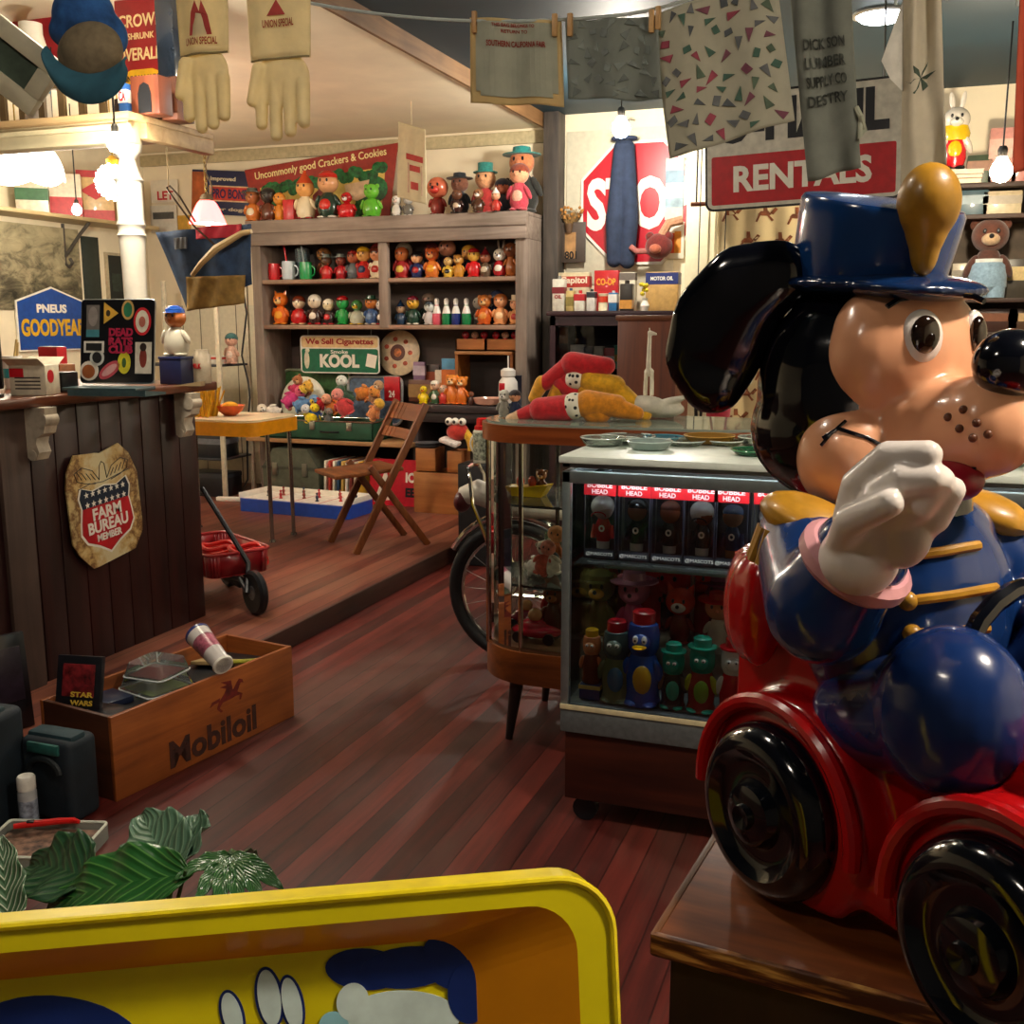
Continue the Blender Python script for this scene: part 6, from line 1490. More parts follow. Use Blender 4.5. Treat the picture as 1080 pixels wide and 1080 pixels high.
# ------------------------------------------------------------- clothes line and what hangs from it
YL = 2.5
def zl(x): return 2.025+(.16 if x < -.65 else .75 if x < .1 else .75)*(x+.65)**2
ln_ = B().tube([(x, YL, zl(x)) for x in [-2.6+2.88*k/60 for k in range(61)]], .004, 6).build('clothes_line', M('#a8b0ac', .7))
tag(ln_, 'thin pale rope clothes line strung under the ceiling', 'rope')
def clothpts(cs, nu, nv, amp, seed, Y=YL, yoff=0, lanes=3):
    """cs: pixel corners tl, tr, br, bl -> grid of world points with hanging folds"""
    tl, tr, br, bl = [atY(x, y, Y) for x, y in cs]; rnd = random.Random(seed); ph = rnd.uniform(0, 6)
    def f(u, v):
        p = tl.lerp(tr, u).lerp(bl.lerp(br, u), v)
        p = p+V((0, yoff+amp*(math.sin(u*lanes*PI*2+ph)*(.35+.65*v)+.4*math.sin(u*11+v*3+ph)), amp*.25*math.sin(u*9+ph)*v))
        return p
    return f
def cloth(name, lbl, cs, mat, cat='cloth', amp=.012, seed=1, nu=28, nv=36, lanes=2, Y=YL, thick=.0022, prints=None, group=None):
    f = clothpts(cs, nu, nv, amp, seed, Y, .0, lanes)
    o = f(.5, 0)
    t = thing(name, lbl, cat, o, group=group)
    bm = bmesh.new(); g = [[bm.verts.new(f(i/nu, j/nv)-o) for i in range(nu+1)] for j in range(nv+1)]
    for j in range(nv):
        for i in range(nu): bm.faces.new((g[j][i], g[j+1][i], g[j+1][i+1], g[j][i+1]))
    me = D.meshes.new('panel'); bm.to_mesh(me); bm.free(); me.materials.append(mat)
    for p in me.polygons: p.use_smooth = True
    ob = link('panel', me, t); sd = ob.modifiers.new('t', 'SOLIDIFY'); sd.thickness = thick; sd.offset = 0
    return t, (lambda u, v, e=.0025: f(u, v)-o+V((0, -e, 0)))
def pegs(t, f, us=(.06, .94)):
    for u in us: B().box(f(u, .0, .006)+V((0, 0, -.012)), (.012, .012, .05), bev=.002).build('clothes_peg', WD('#a87c48', '#d0a870', 2), t)
def on_cloth(name, t, f, polys, mat):
    # part of the cloth's own surface: a new material slot on the panel mesh
    me = t.children[0].data; me.materials.append(mat); mi = len(me.materials)-1
    bm = bmesh.new(); bm.from_mesh(me)
    for pl in polys:
        fc = bm.faces.new([bm.verts.new(f(u, v)) for u, v in pl]); fc.material_index = mi
    bm.to_mesh(me); bm.free()
def cloth_text(s, t, f, u0, u1, v0, v1, mat, rot=0):
    o = text(s, t, mat, u1-u0, v1-v0, rot=(0, 0, 0), bold=.02, ext=.0)
    cu, cv = (u0+u1)/2, (v0+v1)/2
    for v in o.data.vertices:
        x, y = v.co.x, v.co.y
        v.co = f(cu+x, cv-y, .0045)
    return o
LIN = M('#ecdcae', .9, var=.08, scale=20, bump=.2, tl=.35); LIN2 = M('#b4b6a2', .9, var=.1, scale=20, bump=.2, tl=.4); GRC = M('#75796f', .9, var=.12, scale=20, bump=.2, tl=.25)
# work gloves
def glove(lbl, x0, x1, y0, y1, seed):
    # outline in pixels, cuff at the top, four fingers down, thumb at the side
    p0 = atY((x0+x1)/2, y0, YL); m = mpp(p0); w = (x1-x0)*m; cx = (x0+x1)/2
    t = thing('work_glove', lbl, 'glove', p0, group='cotton gloves on the line')
    H_ = (y1-y0)*m
    g = blob('glove_hand', [((0, 0, -H_*.62), (w*.47, .016, H_*.18))], LIN, t, .004, 3,
             caps=[((x*w, 0, -H_*.66), (x*w*1.03, -.004, -H_*(.93+dz)), .0185, .0165) for x, dz in ((-.36, -.03), (-.12, .05), (.12, .03), (.35, -.02))]+[((-.36*w, -.012, -H_*.55), (-.47*w, -.02, -H_*.76), .018, .014)])
    f = lambda u, v: V(((u-.5)*w*(1.0+.08*(1-v)), .012*math.sin(u*PI)*-1+.004*math.sin(u*9+seed), -v*H_*.5))
    bm = bmesh.new(); n1, n2 = 18, 10; q = [[bm.verts.new(f(i/n1, j/n2)) for i in range(n1+1)] for j in range(n2+1)]
    for j in range(n2):
        for i in range(n1): bm.faces.new((q[j][i], q[j+1][i], q[j+1][i+1], q[j][i+1]))
    me = D.meshes.new('cuff'); bm.to_mesh(me); bm.free(); me.materials.append(LIN)
    for p in me.polygons: p.use_smooth = True
    o = link('cuff', me, t); sd = o.modifiers.new('t', 'SOLIDIFY'); sd.thickness = .006; sd.offset = 1
    B().tube([f(i/12, .99)+V((0, -.006, 0)) for i in range(13)], .0025, 6).build('cuff_seam', M('#8a7c58', .9), t)
    F_ = lambda u, v, e=.003: f(u, v)+V((0, -e-.006, 0))
    return t, F_
RINK = M('#a83a34', .8)
def mark_(t, f, pl): g = B(); g.face([f(u, v) for u, v in pl]); g.build('printed_mark', RINK, t, 0, fixn=False)
t, f = glove('cream cotton work glove with a red printed cuff, left of the hanging pair', 182, 243, -22, 130, 1)
mark_(t, f, [(.3, .75), (.36, .45), (.45, .3), (.52, .45), (.56, .3), (.66, .5), (.72, .75)]); cloth_text('UNION SPECIAL', t, f, .2, .82, .78, .88, RINK)
B().tube([(0, 0, -.0), (0, .0, zl(t.location.x)-t.location.z)], .004, 6).build('loop', LIN, t)
t, f = glove('cream cotton work glove, right of the hanging pair', 258, 330, -20, 138, 3)
cloth_text('UNION SPECIAL', t, f, .28, .78, .5, .6, RINK); mark_(t, f, [(.35, .45), (.5, .25), (.64, .45)])
B().tube([(0, 0, -.0), (0, .0, max(.01, zl(t.location.x)-t.location.z))], .004, 6).build('loop', LIN, t)
# beige fair cloth
t, f = cloth('printed_cloth', 'beige bank bag cloth with red lettering about a California fair hanging on the line', [(495, 18), (592, 22), (594, 112), (496, 109)], M('#cdb682', .9, var=.08, scale=20, bump=.2, tl=.4), seed=4, amp=.006)
on_cloth('inner_panel', t, f, [[(u0, v0), (u0+.055, v0), (u0+.055, v0+.058), (u0, v0+.058)] for i in range(16) for j in range(15) for u0, v0 in ((.07+i*.055, .04+j*.058),) if not (j == 14 and i in (0, 15))], LIN2)
f2 = lambda u, v, e=.0: f(u, v, .0055)
cloth_text('THIS BAG BELONGS TO', t, f2, .26, .72, .06, .1, RINK); cloth_text('RETURN TO', t, f2, .36, .64, .13, .17, RINK); cloth_text('SOUTHERN CALIFORNIA FAIR', t, f2, .2, .84, .26, .33, RINK)
pegs(t, f)
# pennant print cloths
def pennants(t, f, n, seed, cols, s=.07, asp=1.0):
    r = random.Random(seed); grp = {c: [] for c in cols}; pts = []
    tries = 0
    while len(pts) < n and tries < 4000:
        tries += 1
        u, v = r.uniform(.05, .95), r.uniform(.04, .96)
        if any((u-a)**2+((v-b)*asp)**2 < (s*1.02)**2 for a, b in pts): continue
        pts.append((u, v)); a = r.uniform(0, 6.28); k = r.choice((1, 1, 1, 2)); q = s*r.uniform(.55, .8); c = r.choice(cols)
        if k == 1: pl = [(q, 0), (-q*.7, q*.48), (-q*.55, -q*.5)]
        else: pl = [(q*.6, q*.4), (-q*.6, q*.45), (-q*.5, -q*.4), (q*.55, -q*.45)]
        grp[c].append([(min(.99, max(.01, u+x*math.cos(a)-y*math.sin(a))), min(.99, max(.01, v+(x*math.sin(a)+y*math.cos(a))/asp))) for x, y in pl])
    for c, ps in grp.items():
        if ps: on_cloth('printed_pennants', t, f, ps, M(c, .9, var=.2, scale=50))
PC = ['#4a4f52', '#3c5a4c', '#8a3a48', '#5c5f60', '#4a5a48', '#6a3a48']
t, f = cloth('patterned_cloth', 'grey patterned cloth with small pennants hanging between the beige cloth and the large patterned one', [(597, 22), (694, 17), (699, 106), (600, 104)], M('#8e948c', .9, var=.1, tl=.5), seed=6, amp=.008)
pennants(t, f, 34, 3, ['#6a706c', '#5a605c', '#747c76'], .115, .93); pegs(t, f)
t, f = cloth('patterned_cloth', 'large pale cloth printed with pennants hanging before the red octagonal sign wall', [(687, 16), (818, -28), (838, 126), (706, 168)], M('#b4b19e', .9, var=.08, tl=.4), seed=8, amp=.006)
pennants(t, f, 62, 5, PC, .088, 1.15); pegs(t, f)
# dark apron strap with faded writing
t, f = cloth('grey_apron', 'dark grey printed apron strip hanging before the red and white rental sign', [(833, -10), (897, -14), (908, 176), (852, 192)], GRC, seed=11, amp=.014, lanes=1.5)
INKG = M('#50544e', .9, var=.5, scale=50)
for s, v in (('DICK SON', .26), ('LUMBER', .36), ('SUPPLY CO', .46), ('DESTRY', .56)): cloth_text(s, t, f, .15, .85, v, v+.06, INKG)
B().tube([f(.95, .66, .0)+V((.004, 0, 0)), f(1.05, .72, .01), f(1.1, .8, .0), f(1.02, .84, .01), f(1.04, .74, .0)], .006, 7).build('tie_strings', LIN2, t)
leafs_ = []
t, f = cloth('white_apron', 'long white apron with a green palm print hanging left of the right hand shelves', [(953, -14), (992, -14), (998, 172), (950, 206)], M('#d2cab6', .9, var=.08, bump=.2, tl=.45), seed=13, amp=.022, lanes=1.5)
for k in range(6):
    a = k*1.05; leafs_.append([(.45, .46), (.45+.2*math.cos(a)+.05, .46+.05*math.sin(a)), (.45+.36*math.cos(a), .46+.075*math.sin(a)), (.45+.2*math.cos(a)-.05, .46+.06*math.sin(a)+.02)])
on_cloth('palm_print', t, f, leafs_, M('#3c4a3c', .9))
bm = B(); bm.face([f(.0, .05, .004), f(-.55, .32, .004), f(-.3, .42, .004), f(.02, .5, .004)])
bm.build('apron_flap', M('#b8b4a8', .9), t)
t, f = cloth('red_cloth', 'faded red orange cloth hanging at the right edge of the picture', [(1076, -12), (1130, -12), (1126, 178), (1068, 182)], M('#a8452c', .9, var=.1), seed=15, amp=.01)
# ------------------------------------------------------------- stop sign wall
c = atY(673, 214, 6.96); R_ = .425
sg = thing('stop_sign', 'large red octagonal stop sign on the back wall, partly hidden by blue trousers', 'sign', (c.x, 6.975, c.z))
oc = lambda r: [(r*math.cos(PI/8+k*PI/4), r*math.sin(PI/8+k*PI/4)) for k in range(8)]
B().prism(oc(R_), .008).build('white_border', WHITE, sg); B().prism(oc(R_*.955), .011).build('red_field', M('#b80f24', .35, var=.06), sg)
text('STOP', sg, WHITE, R_*1.64, R_*.8, (0, -.007, 0), bold=.035)
# hanging child's trousers
p = atY(658, 152, 6.85)
t = thing('blue_trousers', 'small dark blue trousers hanging over the middle of the red octagonal sign', 'trousers', (p.x, 6.86, p.z))
m = mpp(p)
blob('trouser_legs', [], M('#26324a', .9, var=.15, scale=20, bump=.3), t, .008, 3, caps=[((-.02, 0, -.02), (-.05, 0, -.45), .05, .06), ((.02, 0, -.02), (.05, 0, -.46), .05, .055), ((-.055, 0, -.45), (-.055, 0, -.72), .06, .05), ((.05, 0, -.46), (.035, 0, -.73), .055, .05)])
B().tube([(.075*math.cos(a), .05*math.sin(a), .035) for a in [2*PI*k/16 for k in range(16)]], .012, 7, True).build('waistband', M('#2a3650', .9), t)
B().tube([(0, 0, .04), (0.0, .0, .12), (.03, .0, .15), (.04, .1, .16)], .004, 6).build('hanger_wire', MT('#8a8a88', .3), t)
def wallcard(name, lbl, x0, x1, y0, y1, Y, c, cat='poster', inner=None, words=(), rot=0, var=.3, sc=12):
    a, b_ = atY(x0, y1, Y), atY(x1, y0, Y); w, h = b_.x-a.x, b_.z-a.z
    t = thing(name, lbl, cat, ((a.x+b_.x)/2, Y, (a.z+b_.z)/2), rot=(0, rot, 0))
    B().bx(-w/2, w/2, -.004, .03 if Y == 6.962 else .004, -h/2, h/2, .001).build('board', M(c, .5, var=.05), t)
    for k, (u0, u1, v0, v1, cc) in enumerate(inner or ()):
        B().bx(-w/2+u0*w, -w/2+u1*w, -.0055-.0004*k, -.003, -h/2+v0*h, -h/2+v1*h, 0).build('printed_block', M(cc, .5, var=var, scale=sc), t)
    for (s, u, v, ww, hh, cc) in words: text(s, t, M(cc, .5), w*ww, h*hh, (-w/2+u*w, -.008, -h/2+v*h), bold=.03)
    return t, w, h
YW = 6.985
wallcard('picture_card', 'grey brown photograph card below left of the octagonal sign', 592, 618, 234, 277, 6.94, '#4c4038', inner=((.15, .6, .1, .75, '#b08454'),), words=(('801', .4, .18, .5, .2, '#14100c'),))
wallcard('poster', 'narrow pale poster with blue bands right of the octagonal sign', 701, 722, 166, 232, 6.962, '#c8ccc4', inner=((.0, 1, .6, .8, '#7a98ac'), (0, 1, .2, .35, '#8aa4b0')))
wallcard('poster', 'narrow white poster with red and orange arches right of the octagonal sign', 701, 722, 234, 273, 6.962, '#d8d0bc', inner=((.2, .5, .15, .7, '#c8401c'), (.5, .85, .15, .75, '#d88a28')))
wallcard('wall_panel', 'large white board fixed on the back wall behind the octagonal sign', 597, 714, 132, 300, 6.993, '#d8d0b8', cat='board', var=.05)
p = atY(690, 258, 6.7)
t = thing('soft_toy', 'dark red soft toy bear hanging at the lower right of the octagonal sign', 'soft toy', (p.x, 6.84, p.z))
B().ball((0, 0, 0), (.09, .07, .08)).ball((.06, 0, .06), .03).ball((-.06, 0, .06), .03).build('head', FB('#6a1f18'), t); B().ball((-.01, -.06, -.02), (.04, .03, .03)).build('muzzle', FB('#a85a40'), t)
B().tube([(.02, 0, .07), (.06, .0, .14), (.14, .03, .16)], .03, 8).build('arm', FB('#b88868'), t)
B().tube([(-.05, -.0, -.03), (-.14, -.03, -.03), (-.18, -.03, .0)], .018, 8).build('arm', FB('#a8645c'), t)
t = thing('dried_flowers', 'small bunch of dried flowers in a wall holder above the photograph card', 'flowers', atY(600, 236, 6.93))
g = B()
for i in range(26): g.tube([(0, 0, -.02), (random.uniform(-.06, .1), random.uniform(-.03, .03), random.uniform(.04, .1))], .003, 5)
g.build('stems', M('#8a6a3c', .9), t)
g = B()
for i in range(24): g.ball((random.uniform(-.07, .12), random.uniform(-.03, .02), random.uniform(.03, .11)), .011, u=6, v=5)
g.build('blooms', M('#b07a3a', .9, var=.3), t)
B().lathe([(.02, -.06), (.03, 0)], n=12, cap=False).build('holder', M('#5a4028', .7), t)
# rental sign
YR = 4.3
a_, b_ = atY(742, 222, YR), atY(952, 97, YR)
w = atY(950, 200, YR).x-a_.x; h = .385
sg = thing('rental_sign', 'red and white metal rental sign with rounded black border hanging from the ceiling', 'sign', ((a_.x+atY(950, 200, YR).x)/2, YR, (atY(742, 160, YR).z+atY(950, 148, YR).z)/2), rot=(0, math.radians(-2.2), 0))
h = (atY(742, 100, YR).z-atY(742, 222, YR).z)
B().prism(rrect(w, h, .03), .008).build('black_border', BLACK, sg); B().prism(rrect(w-.016, h-.016, .026), .0095).build('white_field', M('#d0ccbe', .4), sg)
B().prism(rrect(w-.05, h*.42, .008, 3, 0, -h*.24), .011).build('red_field', M('#b8141e', .35), sg)
text('RENTALS', sg, WHITE, w*.70, h*.23, (0, -.0068, -h*.235), bold=.035); text('U-HAUL', sg, M('#10131a', .4), w*.86, h*.36, (0, -.006, h*.25), bold=.045)
for x in (-w*.4, w*.4): B().cyl((x, 0, h/2-.01), (x+.0, 0, 2.685-sg.location.z), .004, n=6).build('hanging_wire', MT('#6a6a66', .4), sg)
# cowboy curtain on a rod, red bag, striped towel
a_, b_ = xat(752, 6.0, 1.4), xat(905, 6.0, 1.4); zt = atY(800, 218, 6.0).z
t, f = cloth('cowboy_curtain', 'cream curtain printed with brown riders on horses behind the display case', [(756, 214), (900, 214), (900, 470), (756, 470)], M('#c8b488', .9, var=.1, scale=6), seed=21, amp=.02, lanes=5, Y=6.0, nu=60)
rid_ = []; r = random.Random(4)
for j in range(9):
    for i in range(4):
        u, v = .12+i*.25+(j % 2)*.1+r.uniform(-.03, .03), .06+j*.105+r.uniform(-.02, .02); sx, sz = .05, .018
        for pl in ([(-1, 0), (-.6, .7), (.5, .8), (.9, 0), (.4, -.3), (-.5, -.3)], [(.7, .3), (1.5, 1.6), (1.9, 1.2), (1.2, 0)], [(-.9, 0), (-1.4, -1.6), (-1.1, -1.7), (-.6, -.2)], [(.6, -.1), (1.3, -1.2), (1.0, -1.5), (.3, -.2)], [(-.2, .7), (-.2, 2.2), (.3, 2.2), (.4, .7)]):
            q = [(min(.99, u+x*sx), v-y*sz) for x, y in pl]
            rid_.append([(max(.01, x), y) for x, y in q])
on_cloth('printed_riders', t, f, rid_, M('#7a4426', .9, var=.4, scale=20))
B().cyl((-.5, 0, .01), (.5, 0, .01), .012).build('curtain_rod', BROWN, t)
for x in (-.47, .47): B().cyl((x, .0, .01), (x, 0, 2.685-t.location.z), .005, n=6).build('rod_wire', BLACK, t)
def at_z(px, py, Y): return atY(px, py, Y)
def hangbag(name, lbl, x0, x1, y0, y1, Y, c, cat, words=None):
    a, b_ = atY(x0, y1, Y), atY(x1, y0, Y); w, h = b_.x-a.x, b_.z-a.z
    t = thing(name, lbl, cat, ((a.x+b_.x)/2, Y, a.z))
    blob('bag', [((0, 0, h*.5), (w*.5, .05, h*.5)), ((0, 0, h*.2), (w*.52, .06, h*.22))], FB(c), t, .01, 3)
    return t
t = thing('coat_rack', 'dark wooden coat stand behind the case, holding a red cloth bag', 'coat stand', (xat(735, 5.6, 1.0), 5.6, 0))
B().cyl((0, 0, .02), (0, 0, 1.02), .025).lathe([(.18, 0), (.16, .03), (.03, .05)], n=20).build('pole', WD('#2a1a14', '#4a3022', 2), t)
B().tube([(0, 0, .98), (.1, -.03, 1.02), (.14, -.04, 1.06)], .01, 7).tube([(0, 0, .98), (-.1, -.03, 1.02), (-.14, -.04, 1.06)], .01, 7).build('hook', BLACK, t)
t = hangbag('red_bag', 'rose red cloth bag hanging behind the display case', 742, 772, 402, 458, 5.3, '#b02a40', 'bag')
B().tube([(-.06, 0, .26), (-.03, .05, .5), (.03, .05, .5), (.06, 0, .26)], .006, 6).build('strap', M('#8a2030', .8), t)
B().tube([(0, .05, .5), (0, .05, 2.685-t.location.z)], .003, 5).build('hanging_cord', BLACK, t)
t, f = cloth('striped_towel', 'black and cream striped towel hanging beside the rose red bag', [(722, 405), (744, 405), (746, 470), (722, 470)], M('#c8bc9a', .9), seed=23, amp=.008, Y=5.2, lanes=1)
on_cloth('black_stripes', t, f, [[(.45, .01), (.6, .01), (.6, .99), (.45, .99)], [(.7, .01), (.92, .01), (.92, .99), (.7, .99)]], BLACK)
B().tube([(0, 0, 0), (0, 0, 2.685-t.location.z)], .003, 5).build('hanging_cord', BLACK, t)

# paper bag hanging from the platform ceiling
t, f = cloth('paper_bag', 'white paper bag with red printing hanging before the top of the bookcase', [(420, 128), (449, 137), (450, 216), (419, 208)], M('#d8cca8', .8, var=.06, tl=.2), cat='bag', seed=31, amp=.006, Y=5.9, lanes=1)
on_cloth('red_header', t, f, [[(.3, .38), (.9, .38), (.9, .46), (.3, .46)], [(.42, .52), (.8, .52), (.8, .6), (.42, .6)], [(.46, .74), (.74, .74), (.74, .84), (.46, .84)]], RINK)
on_cloth('faded_print', t, f, [[(.35, .5), (.4, .5), (.4, .9), (.35, .9)], [(.84, .5), (.88, .5), (.88, .9), (.84, .9)]], M('#c8a890', .8))
o_ = f(.5, 0); B().tube([o_, o_+V((0, 0, 2.618-t.location.z-o_.z))], .002, 5).build('hanging_cord', M('#c8b890', .8), t)
for o in [q for q in COL.objects if q.name in ('grey_apron', 'white_apron', 'red_cloth')]:      # cords up to the ceiling
    for s in (-.05, .05): B().cyl((s, 0, -.03), (s, 0, 2.688-o.location.z), .003, n=6).build('hanging_cord', M('#a8b0ac', .7), o)
# ------------------------------------------------------------- things on the counter
ZC = 1.0905
t = thing('monitor', 'black screen cut by the left edge of the picture on the counter', 'monitor', atY(-6, 412, 2.75)); t.location.z = ZC
t.location = (xat(-14, 2.62, ZC), 2.62, ZC); t.rotation_euler = (0, 0, .5)
B().bx(-.08, .055, -.012, .012, .03, .25, .006).build('screen', M('#0c0d12', .25, coat=.3), t); B().bx(-.06, .04, -.05, .05, 0, .012, .003).bx(-.02, .02, -.008, .012, .01, .05).build('stand', BLACK, t)
B().bx(.0, .045, -.0135, -.012, .07, .074, 0).build('light_strip', M('#8a9aa8', .4), t)
def onc(px, Y): return (xat(px, Y, ZC), Y, ZC)
t = thing('card_box', 'white card box with red round mark and open flaps on the counter', 'box', onc(38, 2.83), .3)
w, d, h = .125, .1, .1
B().bx(-w/2, w/2, -d/2, d/2, 0, h, .002).build('box_body', M('#cfc4ac', .6), t)
for s in (-1, 1): B().box((0, s*(d/2+.022), h+.012), (w, .05, .002), (s*.5, 0, 0)).build('flap', M('#cfc4ac', .6), t)
B().lathe([(0, 0), (.022, 0), (.022, .0015), (0, .0015)], (w/2, -.015, .062), 20, (0, PI/2, 0)).build('red_mark', RED, t)
B().bx(-w/2+.002, -w*.1, -d/2-.001, -d/2, .06, .09, 0).build('red_corner', RED, t)
g = B()
for k in range(4): g.bx(-w*.35, w*.35, -d/2-.001, -d/2, .02+.012*k, .025+.012*k, 0)
g.build('printed_lines', M('#4a4440', .6), t)
woodbox('small orange brown wooden box behind the white card box on the counter', 56, 3.12, ZC, .15, .08, .09, WD('#7a3c18', '#a8602c', 0))
t = thing('cup', 'white cup with teal band beside the black screen', 'cup', onc(15, 3.05))
B().lathe([(0, 0), (.03, 0), (.036, .12), (.033, .12), (.027, .01), (0, .01)], n=22).build('cup_body', WHITE, t); B().lathe([(.0325, .04), (.0345, .075)], n=22, cap=False).build('band', M('#3aa8b0', .4), t)
B().cyl((.01, 0, .02), (.035, 0, .17), .004, n=6).cyl((-.01, 0, .02), (.01, .02, .18), .005, n=6).build('pens', M('#c8a868', .5), t)
tin('small_box', 'small red and dark box in front of the blue tyre sign on the counter', onc(58, 3.3), .09, .05, .15, '#2a1418', band='#b8161e', bz=(.55, .98), cat='box')
# laptop covered in stickers, on its stand
lt = thing('laptop', 'black laptop lid covered with stickers standing open on the counter', 'laptop', onc(121, 3.05), .18)
p = atY(121, 344, 3.05); m = mpp(p); w = 84*m; h = 88*m
B().box((0, -.035, .012), (w*1.0, .14, .014), bev=.004).build('keyboard_base', M('#3f5054', .4, .3), lt)
sm = MX.Translation((0, .02, .03)) @ MX.Rotation(math.radians(-9), 4, 'X')
lid = B().prism(rrect(w, h, .012, 4, 0, h/2), .008, sm).build('screen_lid', M('#121318', .3, coat=.3), lt)
B().tube([sm @ V((x, -.0, z)) for x, z in rrect(w*1.005, h*1.005, .012, 4, 0, h/2)], .0035, 6, True).build('lid_edge', MT('#b8bcc0', .3), lt)
STK = M
def stick(pl, c, e=0, nm='sticker', par=None): return B().prism([(x*w/2, h/2+z*h/2) for x, z in pl], .0006, sm @ MX.Translation((0, -.0046-e*.0004, 0))).build(nm, M(c, .5), par or lid)
def el_(cx, cz, rx, rz, a=0, n=22): return [(cx+rx*math.cos(t)*math.cos(a)-rz*math.sin(t)*math.sin(a), cz+rx*math.cos(t)*math.sin(a)+rz*math.sin(t)*math.cos(a)) for t in [2*PI*i/n for i in range(n)]]
def bx_(x0, x1, z0, z1): return [(x0, z0), (x1, z0), (x1, z1), (x0, z1)]
stick(bx_(-.86, -.5, .28, .88), '#6a6462'); stick(el_(-.68, .6, .13, .24), '#8a8280', 1); stick(bx_(-.86, -.5, .1, .28), '#3a7a88', 1)
stick([(-.38, .42), (-.38, .95), (.02, .68)], '#d8a840'); stick(el_(-.26, .68, .06, .08), '#3a3020', 1)
stick(el_(.28, .76, .17, .24), '#c8a060'); stick(el_(.28, .76, .12, .18), '#2c7a58', 1)
stick(el_(.68, .48, .24, .34), '#c8202c'); stick(el_(.68, .48, .18, .27), '#e4dccc', 1); stick(el_(.68, .47, .09, .13), '#b86a5c', 2)
stick(bx_(-.92, -.36, -.28, .0), '#d8d4cc'); stick(bx_(-.86, -.42, -.23, -.05), '#17181c', 1)
stick(el_(-.76, -.72, .26, .24), '#d8d0c4'); stick(el_(-.78, -.74, .18, .17), '#9a5428', 1); stick(el_(-.55, -.4, .2, .2, .6), '#c8ccc8'); stick(el_(-.55, -.4, .13, .14, .6), '#1c1d22', 1)
stick(el_(-.2, -.7, .33, .16, .6), '#c04a58'); stick(el_(-.2, -.7, .24, .09, .6), '#d8a0a0', 1)
stick(el_(.2, -.52, .18, .27), '#d8cc30'); stick(el_(.2, -.52, .06, .12), '#3a5a2c', 1)
stick(bx_(.5, .95, -.78, -.02), '#cfc6b8'); stick(el_(.72, -.4, .1, .24), '#7a2c24', 1); stick(el_(.72, -.14, .09, .1), '#2a1c18', 2)
PKR = M('#a81c44', .5)
for s, z in (('DEAD', .22), ('RATS', .0), ('CLUB', -.2)): text(s, lid, PKR, w*.33, h*.1, sm @ V((.1*w/2, -.0055, h/2+z*h/2)), (PI/2-math.radians(9), 0, 0), bold=.05)
t = thing('laptop_riser', 'sloping teal grey stand in front of the laptop', 'stand', onc(124, 2.9), .18)
B().prism([(-.07, 0), (.07, 0), (.07, .008), (-.07, .02)], .28, MX.Rotation(PI/2, 4, 'Z')).build('sloped_panel', M('#4a6266', .45, .2), t)
t = thing('black_stand', 'black plinth behind the white card box on the counter', 'stand', onc(68, 2.98))
B().bx(-.035, .03, -.04, .04, 0, .07, .004).build('plinth', BLACK, t)
# sailor doll on a navy box, printed jar, wedge
t0 = thing('navy_box', 'tall navy blue box at the end of the counter under the sailor doll', 'box', onc(187, 3.52))
B().bx(-.052, .052, -.04, .04, 0, .105, .004).build('box_shell', M('#161f48', .5), t0)
B().bx(-.054, .054, -.042, .042, .098, .109, .002).build('lid', M('#1c2858', .5), t0)
fig('sailor_doll', 'doll with blue cap and white shirt standing on the navy box', (xat(187, 3.52, 1.2), 3.52, ZC+.11), .2, '#cfc8b4', '#c8743c', hat='cap', hatc='#1c4a9c', cat='doll', arms='#d8d0bc', fat=1.3, hs=1.05)
t = thing('printed_jar', 'pale jar with red lettering at the end of the counter', 'jar', onc(214, 3.6))
B().lathe([(0, 0), (.034, 0), (.036, .01), (.036, .11), (.03, .12), (.03, .135), (0, .135)], n=22).build('jar_body', M('#b8a890', .35, coat=.3), t); text('MILK', t, RED, .045, .02, (0, -.037, .07), bold=.03)
t = thing('wood_wedge', 'thin pale wooden wedge lying before the navy box', 'wedge', onc(198, 3.42), .3)
B().prism([(-.06, 0), (.06, 0), (.06, .018)], .05).build('wedge', WD('#a88a60', '#cdb48a', 0), t)
# ------------------------------------------------------------- left wall and what is on it
def onl(px, py): return atX(px, py, -5.6)
t = thing('wall_shelf', 'long cream wooden shelf with scrolled iron brackets on the left wall', 'shelf', (-5.46, 5.85, 2.05))
B().bx(-.14, .14, -1.1, .95, -.025, .0, .003).build('shelf_board', WD('#b8a070', '#d8c498', 1), t)
for y in (.25, -.6): 
    B().tube([(-.135, y, -.03), (-.135, y, -.3), (-.1, y, -.33), (-.07, y, -.3), (-.09, y, -.27)], .012, 6).tube([(-.135, y, -.26), (.02, y, -.1), (.1, y, -.03)], .012, 6).build('bracket', M('#4a4640', .6), t)
def wl(name, lbl, py_z, y, w, d, h, c, **k):
    return tin(name, lbl, (-5.46, y, 2.051), w, d, h, c, rz=PI/4.6, **k)
wl('oil_can', 'cream oil can with red top and red diamond lettered D-X on the left wall shelf', 0, 6.3, .24, .14, .34, '#d8b880', band='#b8242c', bz=(.86, 1.0), words=(('D-X', .42, .2, .58, BLACK),))
o = [q for q in COL.objects if q.get('label', '').startswith('cream oil can')][0]
B().prism([(-.1, .2), (0, .26), (.1, .2), (0, .14)], .004, MX.Translation((0, -.071, 0))).build('red_diamond', RED, o)
B().bx(-.121, .121, -.071, .071, .0, .07).build('red_base', M('#c0484a', .5), o)
wl('carton', 'white and red carton left of the cream oil can on the left wall shelf', 0, 5.98, .24, .14, .28, '#ddd4c0', band='#b8242c', bz=(.0, .45), cat='box')
wl('carton', 'white carton with a green round emblem at the left end of the left wall shelf', 0, 5.7, .2, .12, .22, '#d8d0bc', band='#3c6a48', bz=(.35, .7), cat='box')
